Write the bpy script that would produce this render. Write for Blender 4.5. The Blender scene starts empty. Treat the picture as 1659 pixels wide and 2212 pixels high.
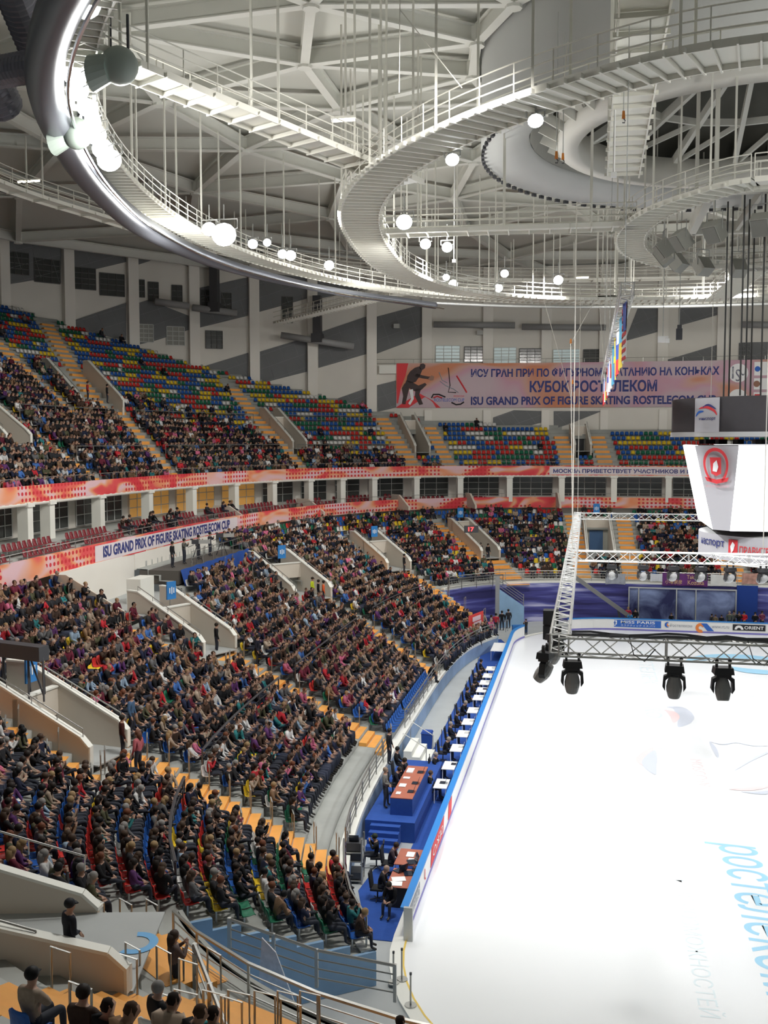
import bpy, bmesh, math, random, json
import numpy as np
from mathutils import Vector, Matrix
random.seed(7); rng = np.random.default_rng(7)
PI = math.pi
C = bpy.context.scene.collection
SC = bpy.context.scene

# ------------------------------------------------------------------ camera, world, lights, exposure
F, CX, CY = 2200.0, 829.5, 1106.0
CAM = np.array([-9.0, -58.0, 16.6])
PITCH = math.atan((950.0 - CY) / F)
YAW = math.atan((1270.0 - CX) / math.hypot(F, 156.0))
FW = np.array([-math.sin(YAW)*math.cos(PITCH), math.cos(YAW)*math.cos(PITCH), math.sin(PITCH)])
RT = np.array([math.cos(YAW), math.sin(YAW), 0.0])
UP = np.cross(RT, FW)
cd = bpy.data.cameras.new('camera'); cam = bpy.data.objects.new('camera', cd); C.objects.link(cam)
cd.sensor_fit = 'VERTICAL'; cd.sensor_height = 36.0; cd.lens = F/2212.0*36.0
cd.clip_start = 0.1; cd.clip_end = 500
m = Matrix.Identity(4)
for i in range(3):
    m[i][0], m[i][1], m[i][2], m[i][3] = RT[i], UP[i], -FW[i], CAM[i]
cam.matrix_world = m
SC.camera = cam
SC.view_settings.view_transform = 'Standard'
SC.view_settings.look = 'None'
SC.view_settings.gamma = 1.0
SC.view_settings.use_curve_mapping = False
SC.view_settings.exposure = 0.0
SC.cycles.max_bounces = 5; SC.cycles.diffuse_bounces = 4; SC.cycles.glossy_bounces = 2
SC.cycles.transmission_bounces = 3; SC.cycles.transparent_max_bounces = 6
SC.cycles.caustics_reflective = False; SC.cycles.caustics_refractive = False
SC.cycles.sample_clamp_indirect = 4.0
w = bpy.data.worlds.new('world'); SC.world = w; w.use_nodes = True
w.node_tree.nodes['Background'].inputs[0].default_value = (0.80, 0.86, 0.85, 1)
w.node_tree.nodes['Background'].inputs[1].default_value = 0.10
def spot(x, y, z, tx, ty, tz, energy, ang, col=(1, 0.985, 0.95), r=0.6, blend=0.8):
    l = bpy.data.lights.new('floodlight_beam', 'SPOT'); l.energy = energy; l.spot_size = math.radians(ang); l.spot_blend = blend
    l.color = col; l.shadow_soft_size = r
    o = bpy.data.objects.new('floodlight_beam', l); C.objects.link(o); o.location = (x, y, z)
    o.rotation_euler = (Vector((tx, ty, tz)) - Vector((x, y, z))).to_track_quat('-Z', 'Y').to_euler()
def area(x, y, z, sx, sy, energy, col=(1, 0.98, 0.94), rot=(0, 0, 0)):
    l = bpy.data.lights.new('roof_lamp_light', 'AREA'); l.shape = 'RECTANGLE'; l.size = sx; l.size_y = sy; l.energy = energy; l.color = col
    o = bpy.data.objects.new('roof_lamp_light', l); C.objects.link(o); o.location = (x, y, z); o.rotation_euler = rot
ICE_W, STAND_W = 12500, 15000
for sx_, sy_ in ((-1, -1), (-1, 0), (-1, 1), (1, -1), (1, 0), (1, 1)):
    spot(sx_*19, sy_*17, 27.3, sx_*2, sy_*12, 0, ICE_W, 82, (0.97, 0.985, 1.0))
for x_, y_, tx_, ty_ in ((-12, -26, -30, -8), (-21, -8, -38, -2), (-20, 12, -42, 18), (-12, 24, -30, 44), (2, 26, -6, 52), (16, 22, 20, 50), (-14, -28, -22, -34)):
    spot(x_, y_, 28.6, tx_, ty_, 8, STAND_W*(0.6 if y_ < -20 else 1.0), 120, (1, 0.97, 0.92), 0.9)
for sy_ in (-16, 16): spot(0, sy_*1.6, 27.2, 0, sy_*0.5, 0, 9000, 95, (0.97, 0.985, 1.0))
for x_, y_ in ((-26, -22), (-31, -2), (-26, 22), (0, 36), (26, 22), (26, -10), (-18, 0), (0, -20)):      # added fill points without fixtures, brightening the roof and walls
    l = bpy.data.lights.new('roof_fill', 'POINT'); l.energy = 1500; l.color = (1, 0.985, 0.93); l.shadow_soft_size = 1.0
    o = bpy.data.objects.new('roof_fill', l); C.objects.link(o); o.location = (x_, y_, 27.5)

# ------------------------------------------------------------------ pixel rays used to place what was measured in the photograph
def ray(x, y): return FW*F + RT*(x-CX) - UP*(y-CY)
def at(x, y, z):
    d = ray(x, y); return CAM + d*((z-CAM[2])/d[2])
def atx(x, y, X):
    d = ray(x, y); return CAM + d*((X-CAM[0])/d[0])
def aty(x, y, Y):
    d = ray(x, y); return CAM + d*((Y-CAM[1])/d[1])
def proj(P):
    d = np.asarray(P, float) - CAM; z = d @ FW
    return CX + F*(d @ RT)/z, CY - F*(d @ UP)/z, z
def inview(P, m=130):
    x, y, z = proj(P); return z > 1 and -m < x < 1659+m and -m < y < 2212+m
SC_FLOOR = 0.0

# ------------------------------------------------------------------ materials
MATS = {}
def mat(name, col, rough=0.6, metal=0.0, noise=0.0, nscale=4.0, emit=0.0, bump=0.0, spec=0.5, alpha=None, trans=0.0):
    if name in MATS: return MATS[name]
    M = bpy.data.materials.new(name); M.use_nodes = True; nt = M.node_tree; b = nt.nodes['Principled BSDF']
    b.inputs['Roughness'].default_value = rough; b.inputs['Metallic'].default_value = metal
    b.inputs['Specular IOR Level'].default_value = spec
    c = (*col, 1)
    b.inputs['Base Color'].default_value = c
    if noise > 0 or bump > 0:
        tc = nt.nodes.new('ShaderNodeTexCoord'); n = nt.nodes.new('ShaderNodeTexNoise'); n.inputs['Scale'].default_value = nscale
        n.inputs['Detail'].default_value = 4
        nt.links.new(tc.outputs['Object'], n.inputs['Vector'])
        if noise > 0:
            r = nt.nodes.new('ShaderNodeMix'); r.data_type = 'RGBA'
            r.inputs[6].default_value = tuple(v*(1-noise) for v in col) + (1,)
            r.inputs[7].default_value = tuple(min(1, v*(1+noise)) for v in col) + (1,)
            nt.links.new(n.outputs['Fac'], r.inputs[0]); nt.links.new(r.outputs[2], b.inputs['Base Color'])
        if bump > 0:
            bp = nt.nodes.new('ShaderNodeBump'); bp.inputs['Strength'].default_value = bump
            nt.links.new(n.outputs['Fac'], bp.inputs['Height']); nt.links.new(bp.outputs['Normal'], b.inputs['Normal'])
    if emit > 0:
        b.inputs['Emission Color'].default_value = c; b.inputs['Emission Strength'].default_value = emit
    if trans > 0: b.inputs['Transmission Weight'].default_value = trans
    if alpha is not None: b.inputs['Alpha'].default_value = alpha
    MATS[name] = M; return M
def attr_mat(name, attr='Col', rough=0.8):
    M = bpy.data.materials.new(name); M.use_nodes = True; nt = M.node_tree; b = nt.nodes['Principled BSDF']
    a = nt.nodes.new('ShaderNodeAttribute'); a.attribute_name = attr; nt.links.new(a.outputs['Color'], b.inputs['Base Color'])
    b.inputs['Roughness'].default_value = rough; b.inputs['Specular IOR Level'].default_value = 0.2
    return M
def objcol_mat(name, rough=0.8, mul=1.0):
    M = bpy.data.materials.new(name); M.use_nodes = True; nt = M.node_tree; b = nt.nodes['Principled BSDF']
    a = nt.nodes.new('ShaderNodeObjectInfo'); tc = nt.nodes.new('ShaderNodeTexCoord'); n = nt.nodes.new('ShaderNodeTexNoise'); n.inputs['Scale'].default_value = 14
    nt.links.new(tc.outputs['Object'], n.inputs['Vector'])
    mp = nt.nodes.new('ShaderNodeMapRange'); mp.inputs[3].default_value = 0.7; mp.inputs[4].default_value = 1.3
    nt.links.new(n.outputs['Fac'], mp.inputs[0])
    v = nt.nodes.new('ShaderNodeVectorMath'); v.operation = 'SCALE'
    nt.links.new(a.outputs['Color'], v.inputs[0]); nt.links.new(mp.outputs[0], v.inputs[3]); nt.links.new(v.outputs[0], b.inputs['Base Color'])
    b.inputs['Roughness'].default_value = rough; b.inputs['Specular IOR Level'].default_value = 0.25
    return M
concrete = mat('terrace_concrete', (0.36, 0.37, 0.35), 0.8, noise=0.18, nscale=1.2)
floor_m = mat('concourse_floor', (0.42, 0.44, 0.44), 0.6, noise=0.12, nscale=0.8)
ice_m = mat('ice_surface', (0.93, 0.95, 0.96), 0.25, noise=0.02, nscale=0.4)
white_wall = mat('white_plaster', (0.74, 0.71, 0.65), 0.85, noise=0.05, nscale=0.5)
grey_clad = None
parapet_m = mat('parapet_plaster', (0.66, 0.60, 0.52), 0.8, noise=0.04, nscale=0.7)
coping_m = mat('white_coping', (0.82, 0.82, 0.76), 0.6)
orange_m = mat('orange_step', (0.86, 0.40, 0.09), 0.6, noise=0.12, nscale=2.5)
roof_m = mat('roof_panel', (0.66, 0.66, 0.61), 0.9, noise=0.06, nscale=0.15)
beam_m = mat('white_steel', (0.74, 0.74, 0.69), 0.6, noise=0.05, nscale=1)
catw_m = mat('catwalk_steel', (0.80, 0.79, 0.72), 0.6)
gal_m = mat('galvanised_steel', (0.50, 0.51, 0.50), 0.4, metal=0.6)
rail_m = mat('rail_steel', (0.42, 0.42, 0.40), 0.35, metal=0.7)
darkm = mat('dark_metal', (0.05, 0.052, 0.06), 0.5)
duct_m = mat('duct_metal', (0.17, 0.18, 0.21), 0.35, metal=0.5)
whitep = mat('white_paint', (0.85, 0.85, 0.84), 0.5)
blue_carpet = mat('blue_carpet', (0.016, 0.07, 0.32), 0.9, noise=0.15, nscale=6)
blue_edge = mat('blue_board_edge', (0.02, 0.22, 0.62), 0.5)
purple_m = mat('purple_kick_line', (0.22, 0.20, 0.55), 0.5)
lightblue = mat('light_blue_cladding', (0.28, 0.45, 0.66), 0.7, noise=0.25, nscale=0.8)
glass_dark = mat('dark_glazing', (0.06, 0.065, 0.062), 0.15)
glass_lit = mat('daylit_glazing', (0.45, 0.55, 0.55), 0.3, emit=0.25)
wframe = mat('window_frame_paint', (0.55, 0.56, 0.54), 0.5)
redseat = mat('red_seat_plastic', (0.20, 0.012, 0.022), 0.5)
black_cloth = mat('black_cloth', (0.015, 0.016, 0.02), 0.85)
wood_m = mat('red_brown_table_top', (0.42, 0.13, 0.08), 0.5, noise=0.1)
paper_m = mat('white_paper', (0.9, 0.9, 0.88), 0.8)
screen_m = mat('dark_screen', (0.02, 0.03, 0.05), 0.2)
lamp_m = mat('lamp_lens', (0.93, 0.97, 1.0), 0.3, emit=35)
lamp_big = mat('bright_lamp_lens', (0.95, 0.98, 1.0), 0.3, emit=40)
tube_m = mat('fluorescent_tube', (1.0, 0.95, 0.8), 0.3, emit=6)
navy_txt = mat('navy_lettering', (0.035, 0.045, 0.20), 0.7)
white_txt = mat('white_lettering', (0.88, 0.88, 0.88), 0.7)
red_p = mat('red_print', (0.72, 0.05, 0.06), 0.7)
blue_p = mat('blue_print', (0.03, 0.14, 0.55), 0.7)
orange_p = mat('orange_print', (0.85, 0.25, 0.06), 0.7)
black_p = mat('black_print', (0.02, 0.02, 0.025), 0.7)
grey_p = mat('grey_print', (0.35, 0.37, 0.42), 0.7)
skin_m = mat('skin', (0.42, 0.25, 0.18), 0.6)
cloth_m = objcol_mat('coat_cloth')
hair_m = objcol_mat('hair_strands', 0.6)
trouser_m = mat('dark_trousers', (0.022, 0.026, 0.04), 0.85, noise=0.4, nscale=5)
shoe_m = mat('shoe_leather', (0.02, 0.018, 0.016), 0.5)
seat_m = objcol_mat('seat_plastic', 0.45)

# ------------------------------------------------------------------ mesh builder
class MB:
    def __init__(s): s.v = []; s.f = []; s.m = []; s.k = 0
    def add(s, vs, fs, mi=0):
        n = len(s.v); s.v.extend([tuple(map(float, p)) for p in vs]); s.f.extend([tuple(i+n for i in f) for f in fs]); s.m.extend([mi]*len(fs)); return s
    def box(s, c, size, mi=0, R=None, taper=1.0):
        hx, hy, hz = size[0]/2, size[1]/2, size[2]/2
        vs = [Vector((sx*hx*(taper if sz > 0 else 1), sy*hy*(taper if sz > 0 else 1), sz*hz)) for sz in (-1, 1) for sx, sy in ((-1, -1), (1, -1), (1, 1), (-1, 1))]
        if R is not None: vs = [R @ p for p in vs]
        vs = [p + Vector(c) for p in vs]
        return s.add(vs, [(3, 2, 1, 0), (4, 5, 6, 7), (0, 1, 5, 4), (1, 2, 6, 5), (2, 3, 7, 6), (3, 0, 4, 7)], mi)
    def bar(s, a, b, w, h, mi=0, up=(0, 0, 1)):
        a = Vector(a); b = Vector(b); d = b-a; L = d.length
        if L < 1e-6: return s
        d.normalize(); u = Vector(up); r = d.cross(u)
        if r.length < 1e-4: r = d.cross(Vector((1, 0, 0)))
        r.normalize(); u = r.cross(d)
        vs = [p + r*(sx*w/2) + u*(sy*h/2) for p in (a, b) for sx, sy in ((-1, -1), (1, -1), (1, 1), (-1, 1))]
        return s.add(vs, [(0, 1, 2, 3), (7, 6, 5, 4), (0, 4, 5, 1), (1, 5, 6, 2), (2, 6, 7, 3), (3, 7, 4, 0)], mi)
    def tube(s, pts, r, n=6, mi=0, closed=False, caps=True):
        pts = [Vector(p) for p in pts]; N = len(pts); rr = r if isinstance(r, (list, tuple)) else [r]*N
        vs = []
        for i, p in enumerate(pts):
            a = pts[i-1] if (i > 0 or closed) else p; b = pts[(i+1) % N] if (i < N-1 or closed) else p
            d = (b-a); d = d.normalized() if d.length > 1e-9 else Vector((0, 0, 1))
            u = Vector((0, 0, 1)) if abs(d.z) < 0.95 else Vector((1, 0, 0))
            x = d.cross(u).normalized(); y = x.cross(d)
            for k in range(n):
                t = 2*PI*k/n; vs.append(p + x*(rr[i]*math.cos(t)) + y*(rr[i]*math.sin(t)))
        fs = []
        for i in range(N if closed else N-1):
            j = (i+1) % N
            for k in range(n):
                l = (k+1) % n; fs.append((i*n+k, i*n+l, j*n+l, j*n+k))
        if caps and not closed:
            fs.append(tuple(range(n-1, -1, -1))); fs.append(tuple((N-1)*n+k for k in range(n)))
        return s.add(vs, fs, mi)
    def prism(s, poly, a, mi=0):      # poly: 3D points, a: extrusion vector
        n = len(poly); a = Vector(a); p = [Vector(q) for q in poly]
        vs = p + [q+a for q in p]
        fs = [tuple(range(n)), tuple(range(2*n-1, n-1, -1))] + [(i, n+i, n+(i+1) % n, (i+1) % n) for i in range(n)]
        return s.add(vs, fs, mi)
    def ball(s, c, r, mi=0, n=10, k=7, sc=(1, 1, 1)):
        vs = []; fs = []
        for i in range(k+1):
            a = PI*i/k
            for j in range(n):
                b = 2*PI*j/n
                vs.append((c[0]+r*sc[0]*math.sin(a)*math.cos(b), c[1]+r*sc[1]*math.sin(a)*math.sin(b), c[2]+r*sc[2]*math.cos(a)))
        for i in range(k):
            for j in range(n):
                l = (j+1) % n; fs.append((i*n+j, (i+1)*n+j, (i+1)*n+l, i*n+l))
        return s.add(vs, fs, mi)
    def mesh(s, name, mats, smooth=False):
        me = bpy.data.meshes.new(name); me.from_pydata(s.v, [], s.f)
        for q in (mats if isinstance(mats, (list, tuple)) else [mats]): me.materials.append(q)
        if len(me.materials) > 1: me.polygons.foreach_set('material_index', s.m)
        if smooth: me.polygons.foreach_set('use_smooth', [True]*len(s.f))
        me.update(); return me
    def build(s, name, mats, parent=None, smooth=False, loc=None, **props):
        o = bpy.data.objects.new(name, s.mesh(name, mats, smooth)); C.objects.link(o)
        if parent is not None: o.parent = parent
        if loc is not None: o.location = loc
        for k, v in props.items(): o[k] = v
        return o
def tag(o, label, cat, group=None):
    o['label'] = label; o['category'] = cat
    if group: o['group'] = group
    return o
def empty(name, loc=(0, 0, 0), rz=0):
    o = bpy.data.objects.new(name, None); C.objects.link(o); o.location = tuple(map(float, loc)); o.rotation_euler = (0, 0, rz); return o
def dup(root, loc, rz, label, group=None):
    r = root.copy(); C.objects.link(r); r.location = loc; r.rotation_euler = (0, 0, rz); r['label'] = label
    if group: r['group'] = group
    for ch in list(root.children):
        c = ch.copy(); C.objects.link(c); c.parent = r
        for g in ch.children:
            d = g.copy(); C.objects.link(d); d.parent = c
    return r
ORD = ['zeroth', 'first', 'second', 'third', 'fourth', 'fifth', 'sixth', 'seventh', 'eighth', 'ninth', 'tenth', 'eleventh', 'twelfth', 'thirteenth', 'fourteenth', 'fifteenth', 'sixteenth', 'seventeenth', 'eighteenth', 'nineteenth', 'twentieth', 'twenty-first', 'twenty-second', 'twenty-third', 'twenty-fourth', 'twenty-fifth', 'twenty-sixth', 'twenty-seventh', 'twenty-eighth', 'twenty-ninth', 'thirtieth', 'thirty-first', 'thirty-second', 'thirty-third', 'thirty-fourth', 'thirty-fifth', 'thirty-sixth', 'thirty-seventh', 'thirty-eighth', 'thirty-ninth', 'fortieth']
def ordw(i): return ORD[i] if i < len(ORD) else 'far'

# text as flat meshes: returns (verts2d, faces) centred or left aligned, height ~ size
def text_geo(s, size=1.0, bold=0.0, align='LEFT', shear=0.0, spacing=1.0, res=3):
    cu = bpy.data.curves.new('t', 'FONT'); cu.body = s; cu.size = size; cu.offset = bold; cu.align_x = align; cu.shear = shear
    cu.space_character = spacing; cu.resolution_u = res; cu.fill_mode = 'BOTH' if False else 'FRONT'
    o = bpy.data.objects.new('t', cu); C.objects.link(o)
    dg = bpy.context.evaluated_depsgraph_get(); me = bpy.data.meshes.new_from_object(o.evaluated_get(dg))
    vs = [tuple(v.co) for v in me.vertices]; fs = [tuple(p.vertices) for p in me.polygons]
    C.objects.unlink(o); bpy.data.objects.remove(o); bpy.data.curves.remove(cu); bpy.data.meshes.remove(me)
    return vs, fs
def text_obj(name, s, fn, mats, size=1.0, parent=None, fit=None, **kw):
    """fn(x, y) -> 3D point; fit: (width, height) the text is scaled to"""
    vs, fs = text_geo(s, size, **kw)
    if not vs: return None
    a = np.array(vs)
    if fit:
        mn = a.min(0); mx = a.max(0); sp = np.maximum(mx-mn, 1e-6)
        a[:, 0] = (a[:, 0]-mn[0])/sp[0]*fit[0]; a[:, 1] = (a[:, 1]-mn[1])/sp[1]*fit[1]
    b = MB(); b.add([fn(x, y) for x, y, _ in a], fs)
    return b.build(name, mats, parent)

# ------------------------------------------------------------------ bowl geometry (plan curves fitted to the hall)
def se(par, th):
    a, b, n, yc = par; c, s = np.cos(th), np.sin(th)
    return a*np.sign(c)*np.abs(c)**(2/n), yc + b*np.sign(s)*np.abs(s)**(2/n)
C0 = (18.3, 30.5, 4.0, -2.5); C1 = (37.6, 51.5, 3.0, 3.0); U0 = (42.4, 51.5, 2.7, 3.0)
NLOW = 22; ZL0, ZL1 = 1.0, 8.6; RAKE = 0.62; RD = 0.85; ZU = 12.75
def low_xy(th, s):
    par = tuple(C0[i]+(C1[i]-C0[i])*s for i in range(4)); return se(par, th)
def low_z(s): return ZL0 + (ZL1-ZL0)*s
def up_xy(th, d): return se((U0[0]+d, U0[1]+d, U0[2], U0[3]), th)
def up_z(d): return ZU + 0.15 + RAKE*d
TOPT = [(74, 7.4), (96.6, 7.7), (110, 9.0), (117.7, 9.9), (122.7, 12.0), (130, 14.6), (137, 17.1), (144, 19.6), (150, 22.8), (156, 25.6), (160, 27.6), (168, 29.3), (220, 29.6)]
def dtop(thd): return np.interp(thd, [t for t, _ in TOPT], [d for _, d in TOPT])
rad = math.radians
def lowP(thd, s): x, y = low_xy(rad(thd), s); return np.array([float(x), float(y), low_z(s)])
def upP(thd, d): x, y = up_xy(rad(thd), d); return np.array([float(x), float(y), up_z(d)])

class Path2:
    def __init__(s, pts):
        s.p = np.array(pts, float); s.d = np.diff(s.p, axis=0); s.l = np.hypot(s.d[:, 0], s.d[:, 1]); s.c = np.r_[0, np.cumsum(s.l)]; s.L = s.c[-1]
    def seg(s, u): return int(min(max(np.searchsorted(s.c, u, 'right')-1, 0), len(s.l)-1))
    def pt(s, u):
        i = s.seg(u); return s.p[i] + s.d[i]*((u-s.c[i])/s.l[i])
    def nrm(s, u):      # towards the rink
        i = s.seg(u); t = s.d[i]/s.l[i]; return np.array([t[1], -t[0]])
    def P(s, u, z, off=0.0):
        q = s.pt(u) + s.nrm(u)*off; return (q[0], q[1], z)
    def hit(s, px, py, minf=10):
        d = ray(px, py); best = None
        for i in range(len(s.l)):
            A = np.array([[d[0], -s.d[i][0]], [d[1], -s.d[i][1]]])
            det = A[0, 0]*A[1, 1]-A[0, 1]*A[1, 0]
            if abs(det) < 1e-9: continue
            r = s.p[i]-CAM[:2]
            t = (r[0]*A[1, 1]-A[0, 1]*r[1])/det; k = (A[0, 0]*r[1]-A[1, 0]*r[0])/det
            if t > 0 and -1e-6 <= k <= 1+1e-6 and t*F > minf and (best is None or t > best[0]):
                best = (t, s.c[i]+k*s.l[i])
        if best is None: return None
        return best[1], float(CAM[2]+d[2]*best[0])
def curve_path(fn, t0, t1, n=300):
    T = np.radians(np.linspace(t0, t1, n)); x, y = fn(T); return Path2(np.c_[x, y])

# ------------------------------------------------------------------ floor, ice, boards
def rink_path(off=0.0, R=8.5, seg=14, x0=-14.7, x1=15.3, y0=-34.0, y1=32.4):
    pts = []
    for cx_, cy_, a0 in ((x0+R, y0+R, 180), (x1-R, y0+R, 270), (x1-R, y1-R, 0), (x0+R, y1-R, 90)):
        for k in range(seg+1):
            a = rad(a0+90*k/seg); pts.append((cx_+(R+off)*math.cos(a), cy_+(R+off)*math.sin(a)))
    return pts
b = MB(); b.box((0, 0, -0.16), (96, 130, 0.2)); o = b.build('floor', floor_m, kind='structure')
rp = rink_path(0)
b = MB(); b.prism([(x, y, -0.05) for x, y in rp], (0, 0, 0.06)); ice = b.build('ice_rink', ice_m); ice['kind'] = 'structure'
b = MB()
kp = rink_path(0.45)
for i in range(len(rp)):
    j = (i+1) % len(rp)
    b.add([(*rp[i], 0.03), (*rp[j], 0.03), (*kp[j], 0.03), (*kp[i], 0.03), (*kp[i], -0.06), (*kp[j], -0.06)], [(0, 1, 2, 3), (3, 2, 5, 4)])
b.build('trim_1', coping_m, kind='structure')
yl = mat('yellow_kick_strip', (0.85, 0.6, 0.12), 0.5)
b = MB(); k1 = rink_path(-0.03); k2 = rink_path(0.03)
for i in range(0, 14):
    j = i+1; b.add([(*k1[i], 0.035), (*k1[j], 0.035), (*k2[j], 0.035), (*k2[i], 0.035)], [(0, 1, 2, 3)])
b.build('trim_2', yl, kind='structure')

def boards(name, pts, label, ad=None):
    root = empty(name, (pts[0][0], pts[0][1], 0)); tag(root, label, 'rink board'); root.location = (0, 0, 0)
    P = Path2(pts); n = len(pts)
    for nm, z0, z1, o0, o1, mt in (('board_panel', 0.16, 0.98, 0.0, 0.10, whitep), ('kick_strip', 0.02, 0.16, -0.01, 0.11, purple_m), ('top_rail', 0.98, 1.06, -0.03, 0.22, blue_edge)):
        q = MB(); A = []
        for i in range(n):
            t = P.d[min(i, n-2)]/P.l[min(i, n-2)]
            if 0 < i < n-1: t = P.d[i-1]/P.l[i-1] + t; t /= np.hypot(*t)
            nn = np.array([-t[1], t[0]])
            A.append([(*(P.p[i]+nn*o0), z0), (*(P.p[i]+nn*o1), z0), (*(P.p[i]+nn*o1), z1), (*(P.p[i]+nn*o0), z1)])
        vs = [v for r in A for v in r]
        fs = [(i*4+k, i*4+(k+1) % 4, i*4+4+(k+1) % 4, i*4+4+k) for i in range(n-1) for k in range(4)] + [(0, 3, 2, 1), tuple((n-1)*4+k for k in range(4))]
        q.add(vs, fs); q.build(nm, mt, root)
    return root, P
# left side: from the near gate up to the far corner (list runs away from the camera; outside is on the left)
left_pts = [(-14.7, y) for y in np.linspace(-25.6, 23.9, 30)] + [(-6.2+8.5*math.cos(rad(a)), 23.9+8.5*math.sin(rad(a))) for a in (175, 170, 165, 160, 156.5)]
lb, LP = boards('rink_board', left_pts, 'long white rink board with blue top along the judges tables')
far_pts = [(-6.2+8.5*math.cos(rad(a)), 23.9+8.5*math.sin(rad(a))) for a in (120, 112, 104, 97, 90)] + [(x, 32.4) for x in np.linspace(-4, 8, 6)]
fb, FP = boards('rink_board', far_pts, 'white rink board with adverts across the far end of the ice')
# board marks
def onleft(y0):      # text running towards the camera on the rink side of the left board
    return lambda x, y: (-14.685, y0 - x, 0.2 + y)
b = MB(); b.box((-14.69, -24.1, 0.58), (0.012, 2.3, 0.44)); o = b.build('board_advert', grey_p, lb); 
text_obj('board_lettering', 'ORIENT', onleft(-23.1), whitep, fit=(2.0, 0.3), parent=lb)
bpy.context.view_layer.update()
for ch in lb.children:
    if ch.name.startswith('board_lettering'): ch.location = (0.012, 0, 0.22)
b = MB(); b.prism([(-14.688, -17.0, 0.22), (-14.688, -20.4, 0.22), (-14.688, -20.1, 0.92), (-14.688, -16.7, 0.92)], (0.012, 0, 0)); b.build('board_advert', red_p, lb)
o = text_obj('board_lettering', 'SEKO', onleft(-17.2), whitep, fit=(2.7, 0.34), parent=lb); o.location = (0.02, 0, 0.2)
o = text_obj('board_lettering', 'J', onleft(-21.6), red_p, fit=(0.3, 0.45), parent=lb); o.location = (0.012, 0, 0.15)
b = MB(); b.prism([(-14.688, -14.4, 0.22), (-14.688, -15.4, 0.22), (-14.688, -15.2, 0.9), (-14.688, -14.2, 0.9)], (0.012, 0, 0)); b.build('board_advert', red_p, lb)
YF = 32.385
def onfar(px, py0=0.2): 
    x0 = aty(px, 1350, YF)[0]
    return lambda x, y: (x0+x, YF-0.012, py0+y)
def farx(px): return aty(px, 1345, YF)[0]
q = MB(); q.box(((farx(1311)+farx(1428))/2, YF, 0.60), (farx(1428)-farx(1311), 0.012, 0.62)); q.build('board_advert', blue_p, fb)
W_ = farx(1428)-farx(1311)
text_obj('board_lettering', 'MISS PARIS', onfar(1341, 0.62), white_txt, fit=(W_*0.63, 0.24), parent=fb, bold=0.01)
text_obj('board_lettering', 'エステティック ミス·パリ', onfar(1341, 0.36), white_txt, fit=(W_*0.63, 0.18), parent=fb)
sh = [(0, 0.5), (0.34, 0.5), (0.34, 0.2), (0.17, 0), (0, 0.2)]
q = MB(); x0 = farx(1324); q.prism([(x0+a, YF-0.008, 0.36+c) for a, c in sh], (0, -0.01, 0)); q.build('board_emblem', white_txt, fb)
q = MB(); q.box((x0+0.17, YF-0.02, 0.63), (0.1, 0.01, 0.34)); q.box((x0+0.17, YF-0.02, 0.66), (0.24, 0.01, 0.05)); q.build('board_emblem', blue_p, fb)
def arcpoly(cx_, cz_, r0, r1, a0, a1, n=14, taper=True):
    out = []; inn = []
    for k in range(n+1):
        a = rad(a0+(a1-a0)*k/n); f = (math.sin(PI*k/n) if taper else 1)*0.9+0.1
        out.append((cx_+r1*math.cos(a), cz_+r1*math.sin(a))); rr = r1-(r1-r0)*f; inn.append((cx_+rr*math.cos(a), cz_+rr*math.sin(a)))
    return out + inn[::-1]
def poly_on(mb, poly, fn, th=(0, 0, 0), mi=0):
    """ribbon polygon (outer then inner reversed) as quads through fn"""
    n = len(poly)//2; vs = [fn(*p) for p in poly]; mb.add(vs, [(i, i+1, 2*n-2-i, 2*n-1-i) for i in range(n-1)], mi)
fy = lambda x0: (lambda x, z: (x0+x, YF-0.012, z))
q = MB(); poly_on(q, arcpoly(0, 0.62, 0.06, 0.24, 60, 300), fy(farx(1442))); q.build('board_emblem', blue_p, fb)
q = MB(); poly_on(q, arcpoly(0, 0.62, 0.03, 0.14, 90, 330), fy(farx(1444))); q.build('board_emblem', orange_p, fb)
text_obj('board_lettering', 'Ростелеком', onfar(1448, 0.46), grey_p, fit=(farx(1495)-farx(1448), 0.26), parent=fb)
q = MB(); poly_on(q, arcpoly(0.4, 0.45, 0.16, 0.42, 20, 300, taper=False), fy(farx(1503))); q.build('board_emblem', orange_p, fb)
q = MB(); x0 = farx(1514); q.prism([(x0, YF-0.006, 0.85), (x0+0.5, YF-0.006, 0.85), (x0+1.1, YF-0.006, 0.2), (x0+0.55, YF-0.006, 0.2)], (0, -0.012, 0)); q.build('board_emblem', blue_p, fb)
text_obj('board_lettering', 'www.rt.ru', onfar(1538, 0.46), grey_p, fit=(farx(1575)-farx(1538), 0.24), parent=fb)
q = MB(); q.box(((farx(1583)+farx(1654))/2, YF, 0.60), (farx(1654)-farx(1583), 0.012, 0.52)); q.build('board_advert', black_p, fb)
text_obj('board_lettering', 'ORIENT', onfar(1608, 0.46), white_txt, fit=(farx(1650)-farx(1608), 0.28), parent=fb, bold=0.02)
q = MB(); poly_on(q, arcpoly(0.4, 0.42, 0.16, 0.36, 0, 180, taper=False), fy(farx(1586))); q.build('board_emblem', white_txt, fb)
text_obj('board_lettering', 'МИНИСТЕРСТВО СПОРТА', onfar(1238, 0.66), red_p, fit=(farx(1288)-farx(1238), 0.08), parent=fb)
text_obj('board_lettering', 'РОССИИ', onfar(1252, 0.46), red_p, fit=(farx(1272)-farx(1252), 0.08), parent=fb)

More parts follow.
